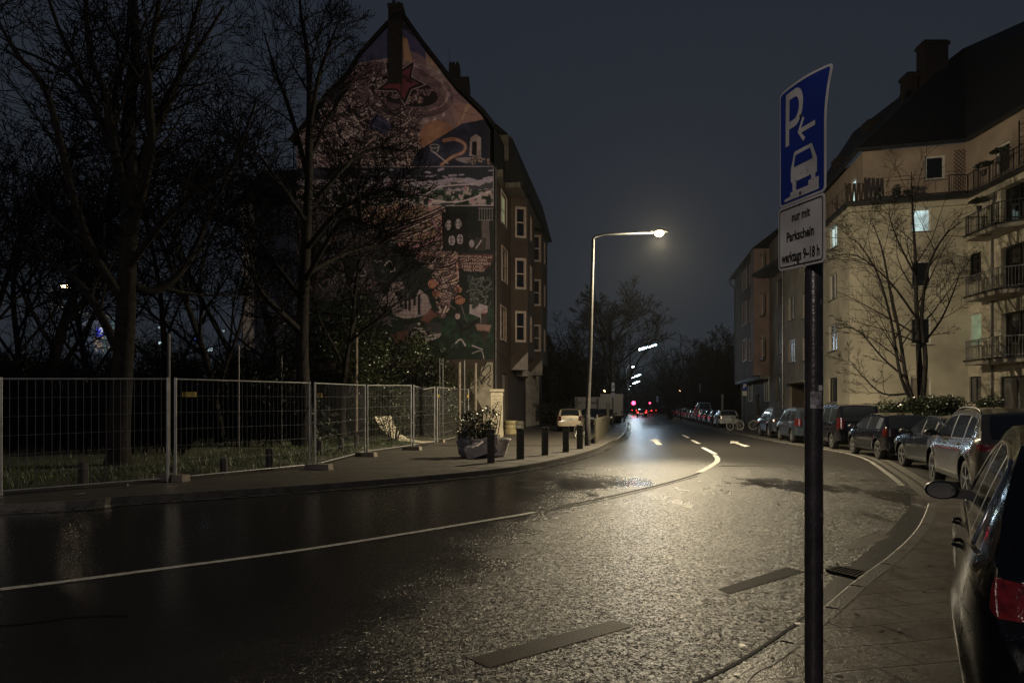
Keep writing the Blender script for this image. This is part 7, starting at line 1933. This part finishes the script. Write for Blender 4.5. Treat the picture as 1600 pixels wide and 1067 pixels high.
# bollards
GB2 = 'dark square bollards along the left kerb'
BL = ['frontmost dark bollard, standing before the planter tub', 'second dark bollard, just right of the planter tub', 'third dark bollard counting from the planter tub', 'dark bollard in front of the estate car bumper', 'last dark bollard, beside the lamp post']
for i, (px, pt, pb, wpx) in enumerate(((767, 670, 723, 10.5), (813, 669, 717, 10.5), (851.5, 667, 711, 9), (884, 666, 706, 8), (906, 664, 701, 7.5))):
    x, y = gp(px, pb, .12); z = at(px, pt, y).z; w = wpx/F*y/2; t = thing('bollard', BL[i], 'bollard', (x, y, .12), R(8+3*i), GB2); mb = MB(); H = z-.12
    b_ = .012; ring = lambda s_, zz_: [(s_*q[0], s_*q[1], zz_) for q in ((-w, -w+b_), (-w+b_, -w), (w-b_, -w), (w, -w+b_), (w, w-b_), (w-b_, w), (-w+b_, w), (-w, w-b_))]
    rs = [ring(1, 0), ring(1, H-.03), ring(.9, H)]; vs = sum(rs, []); fs = [(r_*8+k, r_*8+(k+1) % 8, (r_+1)*8+(k+1) % 8, (r_+1)*8+k) for r_ in range(2) for k in range(8)]+[tuple(range(16, 24))]
    mb.add(vs, fs); mb.build('post', M_post, t)
    mb = MB(); 
    rs = [ring(1.02, H-.16), ring(1.02, H-.10)]; mb.add(sum(rs, []), [(k, (k+1) % 8, 8+(k+1) % 8, 8+k) for k in range(8)]); mb.build('band', mat('bollard_band', (.06, .055, .05), .5), t)
# planter tub with shrub
x, y = gp(763, 713, .12); pt_ = thing('planter', 'pale tub planter with a cardboard box leaning on it and a dark shrub', 'planter', (x, y, .12)); sc = y/F
mb = MB(); N_ = 24
prf = [(.001, 0), (.34, 0), (.40, .04), (.50, .50), (.53, .52), (.53, .56), (.47, .56), (.45, .40), (.001, .40)]
mb.lathe(prf, n=N_); mb.v = [(vx*1.35, vy*.9, vz) for vx, vy, vz in mb.v]; mb.build('tub', mat('tub_plastic', (.50, .46, .46), .6, var=.35, vs=5), pt_, smooth=True, sharp=40)
mb = MB(); mb.lathe([(.001, .41), (.44, .42)], n=18); mb.v = [(vx*1.3, vy*.85, vz) for vx, vy, vz in mb.v]; mb.build('soil', M_earth, pt_)
rnd = random.Random(150); mb = MB(); st = MB()
for k in range(30): c = (rnd.uniform(-.85, .2), rnd.uniform(-.35, .35), rnd.uniform(.55, 1.5)*(1-.12*rnd.random())); leaves(mb, rnd, c, (.24, .2, .17), 60, .042); st.tube([(-.2, 0, .4), c], [.015, .006], 4, False)
mb.build('foliage', leaf_mat('tub_shrub_leaf', (.030, .038, .016), .3), pt_)
for (a, b, c2) in (((.0, 0, .4), (.05, 0, 1.2), (.32, .05, 1.75)), ((.1, 0, .4), (.3, 0, 1.1), (.12, 0, 1.6)), ((.25, 0, .4), (.35, .1, 1.0), (.42, 0, 1.6))): st.tube([a, b, c2], [.02, .016, .008], 5, False)
st.build('stem', M_twig, pt_)
bx3 = thing('cardboard_box', 'pale grey box tipped against the front of the planter tub', 'box', (x-.25, y-.62, .12), R(8)); mb = MB(); 
mb.obox((0, 0, .28), Vector((.42, 0, .14)), (0, .16, .05), Vector((-.045, -.04, .15))); mb.build('carton', mat('grey_carton', (.48, .43, .44), .7, var=.3, vs=3), bx3)
mb = MB(); mb.obox((.34, -.06, .52), Vector((.22, 0, .06)), (0, .006, .03), Vector((-.02, -.06, .12))); mb.build('flap', mat('grey_carton', (.27, .24, .25), .7), bx3)
bg_ = thing('rubbish_bag', 'crumpled grey plastic bag slumped at the left end of the planter tub', 'bag', (x-.72, y-.25, .12)); mb = MB(); rnd = random.Random(5); n1, n2 = 12, 16
for i in range(n1+1):
    th = PI*i/n1
    for j in range(n2): ph = 2*PI*j/n2; r_ = (1+.16*math.sin(5*ph+i)+rnd.uniform(-.08, .08)); mb.v.append((.23*r_*math.sin(th)*math.cos(ph), .2*r_*math.sin(th)*math.sin(ph), .36+.36*math.cos(th)*(1+.1*rnd.random())))
for i in range(n1):
    for j in range(n2): mb.f.append((i*n2+j, i*n2+(j+1) % n2, (i+1)*n2+(j+1) % n2, (i+1)*n2+j)); mb.m.append(0)
mb.build('sack', mat('grey_film', (.16, .15, .18), .3, var=.5, vs=9), bg_); mb = MB(); mb.tube([(0, 0, .70), (.02, 0, .78), (.06, .02, .86)], [.03, .05, .07], 7); mb.build('knot', mat('grey_film', (.16, .15, .18), .3), bg_)
# pale gate pillar at the corner
Yp = 36.0; a = at(766, 667, Yp); b = at(787, 608, Yp); gpil = thing('gate_pillar', 'pale stone pillar with a moulded cap and scribbles beside the corner house', 'pillar', ((a.x+b.x)/2, Yp, .12)); cx_ = (a.x+b.x)/2; hw = (b.x-a.x)/2*.88; Hh = b.z
M_ston = mat('pillar_stone', (.34, .30, .23), .8, var=.3, vs=2.5, bump=.3, bs=20)
mb = MB(); mb.box((cx_-hw, Yp-hw, .1), (cx_+hw, Yp+hw, Hh-.38)); mb.box((cx_-hw*1.08, Yp-hw*1.08, .1), (cx_+hw*1.08, Yp+hw*1.08, .5)); mb.build('shaft', M_ston, gpil, world=True)
mb = MB(); mb.box((cx_-hw*1.06, Yp-hw*1.06, Hh-.377), (cx_+hw*1.06, Yp+hw*1.06, Hh-.28)); mb.box((cx_-hw, Yp-hw, Hh-.278), (cx_+hw, Yp+hw, Hh-.14)); mb.box((cx_-hw*1.18, Yp-hw*1.18, Hh-.138), (cx_+hw*1.18, Yp+hw*1.18, Hh)); mb.build('cap', M_ston, gpil, world=True)
mb = MB(); rnd = random.Random(21)
for k in range(7):
    z = Hh-.55-k*.13; P_ = [Vector((cx_-hw*.7+q*hw*.2, z+rnd.uniform(-.05, .05))) for q in range(8)]; A, B = ring_strip(smooth_line(P_, 3), .010, -.010)
    for i in range(len(A)-1): mb.quad(*[(v.x, Yp-hw-.004, v.y) for v in (A[i], A[i+1], B[i+1], B[i])])
mb.build('graffiti_tag', M_letd, gpil, world=True)
# yellow drums by the house
GY2 = 'yellow drums by the corner house'; M_yel = mat('yellow_drum', (.26, .22, .12), .6, var=.35, vs=4); 
for px, w, hpx, lab in ((798, .42, 21, 'yellow ringed drum beside the stone pillar'), (810, .34, 20, 'second drum with a yellow foot, right of the ringed one')):
    Y = 40; v = at(px, 664, Y); H = hpx/F*Y; t = thing('drum', lab, 'drum', (v.x, Y, .12), 0, GY2); mb = MB(); prf = [(.001, 0), (w*.98, 0)]
    for k in range(3): z = H*k/3; prf += [(w*.95, z+.05), (w, z+H/6), (w*.95, z+H/3-.02), (w*.88, z+H/3)]
    prf += [(.001, H)]; mb.lathe(prf, n=22); mb.build('shell', M_yel if px < 805 else mat('drum_dark', (.08, .075, .06), .6, var=.5, vs=4), t, smooth=True, sharp=35); mb = MB(); mb.lathe([(w*1.01, .0), (w*1.01, .26), (w*.9, .28)], n=22); mb.build('ring', M_yel, t)
# timber barrier along the kerb with bicycles behind
tb = thing('timber_barrier', 'mossy upright-board barrier behind the lamp post', 'barrier', (gp(929, 694, .12)[0], gp(929, 694, .12)[1], .12)); p0 = Vector((*gp(930, 693, .12), .12)); p1 = Vector((*gp(950, 674, .12), .12)); mb = MB(); rnd = random.Random(33)
n = 46
for k in range(n):
    a = p0.lerp(p1, k/n); b = p0.lerp(p1, (k+.86)/n); h = 1.02+rnd.uniform(-.05, .05); nn = Vector((-(p1-p0).y, (p1-p0).x, 0)).normalized()*.03
    mb.add([a-nn, b-nn, b+nn, a+nn, a-nn+Vector((0, 0, h)), b-nn+Vector((0, 0, h)), b+nn+Vector((0, 0, h)), a+nn+Vector((0, 0, h))], [(0, 3, 2, 1), (4, 5, 6, 7), (0, 1, 5, 4), (1, 2, 6, 5), (2, 3, 7, 6), (3, 0, 4, 7)])
mb.build('boarding', M_wood, tb, world=True); mb = MB(); 
for z in (.35, .85): mb.bar(p0+Vector((-.05, 0, z)), p1+Vector((-.05, 0, z)), .05, .08)
mb.build('rail', M_wood, tb, world=True)
x, y = gp(950, 674, .12); mb = MB(); mb.tube([(x, y, .1), (x, y, at(950, 628, y).z)], .10, 8); tag(mb.build('post', M_post), 'thick dark post at the end of the timber barrier', 'post')
# blue street sign pole on the left
Y = 50; v = at(957.5, 640, Y); t = thing('street_sign', 'slim sign post with stacked pale and round signs beyond the timber barrier', 'sign', (v.x, Y, .12)); mb = MB(); mb.tube([(v.x, Y, .12), (v.x, Y, at(957, 560, Y).z)], .05, 8); mb.build('pole', M_lpole_d, t, world=True)
mb = MB(); a = at(955.5, 611, Y); b = at(960, 598, Y); mb.box((a.x, Y-.07, a.z), (b.x, Y-.055, b.z)); mb.build('sign_plate', mat('sign_pale_blue', (.25, .3, .42), .5), t, world=True)
vs, fs = text_mesh('P', .42, .01); mb = MB(); mb.add([(a.x+.03+x_, Y-.073, a.z+.14+y_) for x_, y_ in vs], fs); mb.build('lettering', M_black, t, world=True)
mb = MB(); c = at(957.8, 617, Y); mb.lathe([(.001, -.02), (.19, -.02), (.19, 0), (.001, 0)], origin=(c.x, Y-.06, c.z), axis='y', n=18); mb.build('round_sign', mat('sign_round_dark', (.10, .11, .2), .5), t, world=True)
# small parking sign by the bicycles
Yb = 53.0; v = at(1163, 640, Yb); t = thing('street_sign', 'small parking sign on a pole beside the parked bicycles', 'sign', (v.x, Yb, .12)); mb = MB(); mb.tube([(v.x, Yb, .05), (v.x, Yb, at(1163, 596, Yb).z)], .04, 8); mb.build('pole', M_lpole_d, t, world=True)
mb = MB(); a = at(1159.5, 610, Yb); b = at(1166.5, 597, Yb); mb.box((a.x, Yb-.07, a.z), (b.x, Yb-.055, b.z)); mb.build('sign_plate', M_sblue, t, world=True)
vs, fs = text_mesh('P', .48, .01); mb = MB(); mb.add([(a.x+.06+x_, Yb-.075, a.z+.17+y_) for x_, y_ in vs], fs); mb.build('lettering', M_swhite, t, world=True)
mb = MB(); a = at(1159.5, 618, Yb); b = at(1166.5, 611, Yb); mb.box((a.x, Yb-.07, a.z), (b.x, Yb-.055, b.z)); mb.build('white_plate', M_swhite, t, world=True)
GX = 'slim signs far along the right kerb'
for px, pt, pb, Y, lab in ((1093.5, 600, 614, 90, 'narrow pale upright sign over the parked row'), (1128.5, 616, 640, 75, 'plain grey post behind the white hatchback'), (1027, 619, 628, 160, 'tiny pale sign near the right traffic light')):
    a = at(px-1.6, pb, Y); b = at(px+1.6, pt, Y); t = thing('street_sign', lab, 'sign', ((a.x+b.x)/2, Y, .12), 0, GX); mb = MB(); cxx = (a.x+b.x)/2; mb.tube([(cxx, Y, .1), (cxx, Y, b.z)], .04, 6); mb.build('pole', M_lpole_d, t, world=True); mb = MB(); mb.box((a.x, Y-.06, a.z), (b.x, Y-.045, b.z)); mb.build('sign_plate', mat('sign_far_pale', (.28, .31, .34), .5), t, world=True)

# ---- bicycles
M_bike = mat('bike_frame', (.03, .03, .032), .3, metal=.4, var=.2); M_brim = mat('bike_rim', (.50, .50, .50), .35, metal=.3, var=.1); M_btyre = mat('bike_tyre', (.6, .6, .58), .6, var=.1)
def bicycle(lab, loc, rz, lean=0, group='bicycles parked at the kerb', fm=None, tyre=None):
    t = thing('bicycle', lab, 'bicycle', loc, rz, group); t.rotation_euler = (lean, 0, rz); r_ = .34
    for x in (-.52, .52):
        e = bpy.data.objects.new('wheel', None); C.objects.link(e); e.parent = t; e.location = (x, 0, r_)
        mb = MB(); pts = [(r_*math.cos(2*PI*k/28), 0, r_*math.sin(2*PI*k/28)) for k in range(29)]; mb.tube(pts, .019, 6, False); mb.build('tyre', tyre or M_btyre, e, smooth=True)
        mb = MB(); pts = [(.315*math.cos(2*PI*k/28), 0, .315*math.sin(2*PI*k/28)) for k in range(29)]; mb.tube(pts, .010, 5, False)
        for k in range(14): th = 2*PI*k/14; mb.tube([(0, 0, 0), (.31*math.cos(th), 0, .31*math.sin(th))], .0025, 3, False)
        mb.tube([(0, -.05, 0), (0, .05, 0)], .02, 8); mb.build('rim', M_brim, e)
    bb = (-.05, 0, .30); st = (-.17, 0, .82); hd = (.36, 0, .86); hb = (.40, 0, .70); ra = (-.52, 0, .34); fa = (.52, 0, .34)
    mb = MB()
    for a, b in ((bb, st), (st, hd), (bb, hb), (bb, ra), (ra, (-.15, 0, .72)), (hd, hb)): mb.tube([a, b], .017, 8)
    mb.build('frame', fm or M_bike, t, smooth=True); mb = MB(); mb.tube([hb, (.46, 0, .5), fa], .014, 6); mb.build('fork', fm or M_bike, t, smooth=True)
    mb = MB(); mb.tube([hd, (.33, 0, 1.0)], .014, 6); mb.tube([(.24, -.29, 1.03), (.33, -.2, 1.02), (.35, 0, 1.0), (.33, .2, 1.02), (.24, .29, 1.03)], .012, 6); mb.build('handlebar', M_bike, t)
    mb = MB(); mb.tube([st, (-.20, 0, .93)], .013, 6); mb.add([(-.34, -.08, .95), (-.34, .08, .95), (-.02, .02, .94), (-.02, -.02, .94), (-.34, -.06, .90), (-.34, .06, .90), (-.04, .015, .91), (-.04, -.015, .91)], [(0, 1, 2, 3), (7, 6, 5, 4), (0, 3, 7, 4), (1, 0, 4, 5), (2, 1, 5, 6), (3, 2, 6, 7)]); mb.build('saddle', M_black, t)
    mb = MB(); mb.lathe([(.001, .02), (.09, .02), (.09, .03), (.001, .03)], origin=bb, axis='y', n=16); mb.tube([(bb[0], .04, bb[2]), (bb[0]+.1, .05, bb[2]-.13), (bb[0]+.1, .13, bb[2]-.13)], .01, 5); mb.tube([(bb[0], -.04, bb[2]), (bb[0]-.1, -.05, bb[2]+.13), (bb[0]-.1, -.13, bb[2]+.13)], .01, 5); mb.build('crank', M_bike, t)
    return t
bicycle('bicycle with pale tyres parked broadside at the kerb, front one', (*gp(1166, 671, .0)[:2], .01), R(-6), .10, tyre=M_btyre); 
x, y = gp(1146, 672, .0); bicycle('bicycle turned away with its wheel against the front one, nearest the road', (x+.15, y, .01), R(28), -.08)
x, y = gp(1172, 669.5, 0); bicycle('dark bicycle standing behind the broadside one', (x, y+.6, .01), R(172), .05, tyre=M_tyre)
for i, (px, py, rz, lab) in enumerate(((936, 672, 60, 'bicycle leaning behind the timber barrier, close to the lamp post'), (942, 668, 75, 'bicycle behind the far half of the timber barrier'))):
    x, y = gp(px, py+14-i*2, .12); bicycle(lab, (x-.75, y+1.5, .12), R(rz), .08, 'bicycles behind the timber barrier', tyre=M_tyre)

# ---- lit railway stop behind the trees on the left
E_bl = emis('stop_light_white', (.45, .6, .62), .55); E_bl2 = emis('stop_blue_sign', (.05, .08, 1.0), .5)
Ys = 60.0
stp = thing('tram_stop', 'lit tram stop with a white canopy and a blue number 2, seen through the trees', 'tram stop', (at(165, 560, Ys).x, Ys, .1))
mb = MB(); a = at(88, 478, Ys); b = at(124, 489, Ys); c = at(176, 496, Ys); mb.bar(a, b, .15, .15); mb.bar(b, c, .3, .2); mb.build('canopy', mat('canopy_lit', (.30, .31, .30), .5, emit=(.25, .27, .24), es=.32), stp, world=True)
mb = MB()
for px in (164, 178): a = at(px, 555, Ys); b = at(px, 497, Ys); mb.tube([a, b], .11, 8)
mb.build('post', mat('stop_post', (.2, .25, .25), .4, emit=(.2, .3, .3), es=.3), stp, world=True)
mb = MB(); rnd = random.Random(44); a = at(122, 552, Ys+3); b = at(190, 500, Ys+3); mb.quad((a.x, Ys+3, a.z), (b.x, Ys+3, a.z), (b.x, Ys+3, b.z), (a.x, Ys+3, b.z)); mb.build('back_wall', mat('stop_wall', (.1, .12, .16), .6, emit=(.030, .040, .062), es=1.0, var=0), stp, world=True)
mb = MB(); a = at(150, 526, Ys-.2); b = at(162, 512, Ys-.2); mb.quad((a.x, Ys-.2, a.z), (b.x, Ys-.2, a.z), (b.x, Ys-.2, b.z), (a.x, Ys-.2, b.z)); o = mb.build('number_sign', E_bl2, stp, world=True)
vs, fs = text_mesh('2', .8, .02); mb = MB(); q = at(154.5, 522, Ys-.3); mb.add([(q.x+x_, q.y, q.z+y_) for x_, y_ in vs], fs); mb.build('lettering', emis('sign_digit', (.8, .85, 1), .8), o, world=True)
mb = MB()
for k in range(46):
    q = at(rnd.uniform(148, 176), rnd.uniform(527, 549), Ys+1+rnd.uniform(0, 1.5)); s_ = rnd.uniform(.04, .12); mb.box((q.x-s_, q.y-.02, q.z-s_), (q.x+s_, q.y+.02, q.z+s_*.7))
mb.build('shop_light', emis('stop_small_lights', (.8, .6, .4), .22), stp, world=True)
for grp in ((240, 300, 500, 525), (215, 260, 515, 548), (318, 345, 530, 552), (196, 212, 505, 540)):
    pass
GLs = 'bluish lit windows of trams behind the scrub'
for i, (px, py, w, h, lab, col) in enumerate(((250, 512, 5, 3, 'pale blue light through the scrub, upper of the group right of the big trunk', 0), (251, 536, 6, 4, 'pale blue light low in the scrub right of the big trunk', 0), (304, 530, 3, 3, 'small blue light alone in the scrub', 1), (328, 546, 8, 5, 'widest pale light in the scrub left of the grey post group', 0), (207, 520, 3, 12, 'upright strip of pale light beside the big trunk', 0), (349, 517, 3, 3, 'small pale light in the scrub left of the rear wing', 0))):
    q = at(px, py, 58); t = thing('distant_light', lab, 'light', q, 0, GLs); s_ = 58/F
    mb = MB(); mb.box((-w*s_/2, -.05, -h*s_/2), (w*s_/2, .05, h*s_/2)); mb.build('lit_panel', E_bl if col == 0 else E_bl2, t); mb = MB(); mb.box((-w*s_/2-.05, .051, -h*s_/2-.05), (w*s_/2+.05, .2, h*s_/2+.05)); mb.build('housing', M_black, t)
    if i in (1, 3): lamp('light', q+Vector((0, -.8, .3)), 25, (.5, .65, .8), .1, 'POINT', t)
# pink neon strips high up left of the gable
q = at(463, 205, 70); t = thing('neon_strip', 'pink neon strips glowing high up left of the gable', 'neon sign', q); mb = MB()
for k, (dx, z0, z1) in enumerate(((-3.5, -3, 10), (0, -8, 7), (3.5, -12, 1))): mb.tube([((dx)/F*70, 0, z0/F*70-.3), (dx/F*70, 0, z1/F*70-.3)], .045, 6)
mb.build('neon_tube', emis('neon_pink', (.8, .1, .75), .35), t); mb = MB(); mb.tube([(-.3, .1, .8), (-.3, .1, -q.z+.1)], .06, 6); mb.build('mast', M_lpole_d, t)
# glints on the tailgate: nothing emissive, only wet metal
# scraps on the verge
GSc = 'scraps lying on the verge'
for px, py, lab in ((208, 682, 'pale crumpled scrap on the grass right of the big trunk'), (128, 773, 'small pale scrap on the dark pavement before the fence'), (202, 761, 'tiny pale scrap near the first fence foot')):
    x, y = gp(px, py, .2 if py < 700 else .125); mb = MB(); rnd = random.Random(px); pts = [(x+rnd.uniform(-.12, .12), y+rnd.uniform(-.1, .1), (.22 if py < 700 else .13)+rnd.uniform(0, .06)) for _ in range(5)]; mb.add(pts, [(0, 1, 2), (1, 2, 3), (2, 3, 4)]); tag(mb.build('paper_scrap', mat('scrap_paper', (.4, .36, .35), .7)), lab, 'litter', GSc)
# street lamp behind the viewer: the one that lights the sign face and the fence
h = Vector((-7.5, -13.0, 8.2)); t = thing('street_lamp', 'street lamp on the left pavement behind the camera', 'street lamp', (-9.5, -13, 0.0)); mb = MB(); mb.tube([(-9.5, -13, 0), (-9.5, -13, 8.0), (-9.2, -13, 8.3), h+Vector((0, 0, .1))], [.1, .07, .05, .04], 8); mb.build('pole', M_lpole, t, world=True)
mb = MB(); mb.lathe([(.001, -.1), (.12, -.07), (.15, 0), (.001, .1)], origin=h, n=12); mb.build('lamp_glass', E_warm, t, world=True); lamp('lamp_light', h-Vector((0, 0, .2)), BACK_W, (1.0, .86, .76), .12, 'POINT', t)

# ---- night haze round the scene
import os
hz = MB(); hz.box((-140, -30, -1.2), (140, 330, 34)); 
M_haze = bpy.data.materials.new('haze'); M_haze.use_nodes = True; n_ = M_haze.node_tree; n_.nodes.clear()
o_ = n_.nodes.new('ShaderNodeOutputMaterial'); pv = n_.nodes.new('ShaderNodeVolumePrincipled')
pv.inputs['Color'].default_value = (.85, .88, .9, 1); pv.inputs['Density'].default_value = 0.00013; pv.inputs['Anisotropy'].default_value = 0.75
n_.links.new(pv.outputs[0], o_.inputs['Volume'])
M_haze.cycles.volume_sampling = "EQUIANGULAR"
tag(hz.build('haze', M_haze), kind='stuff')
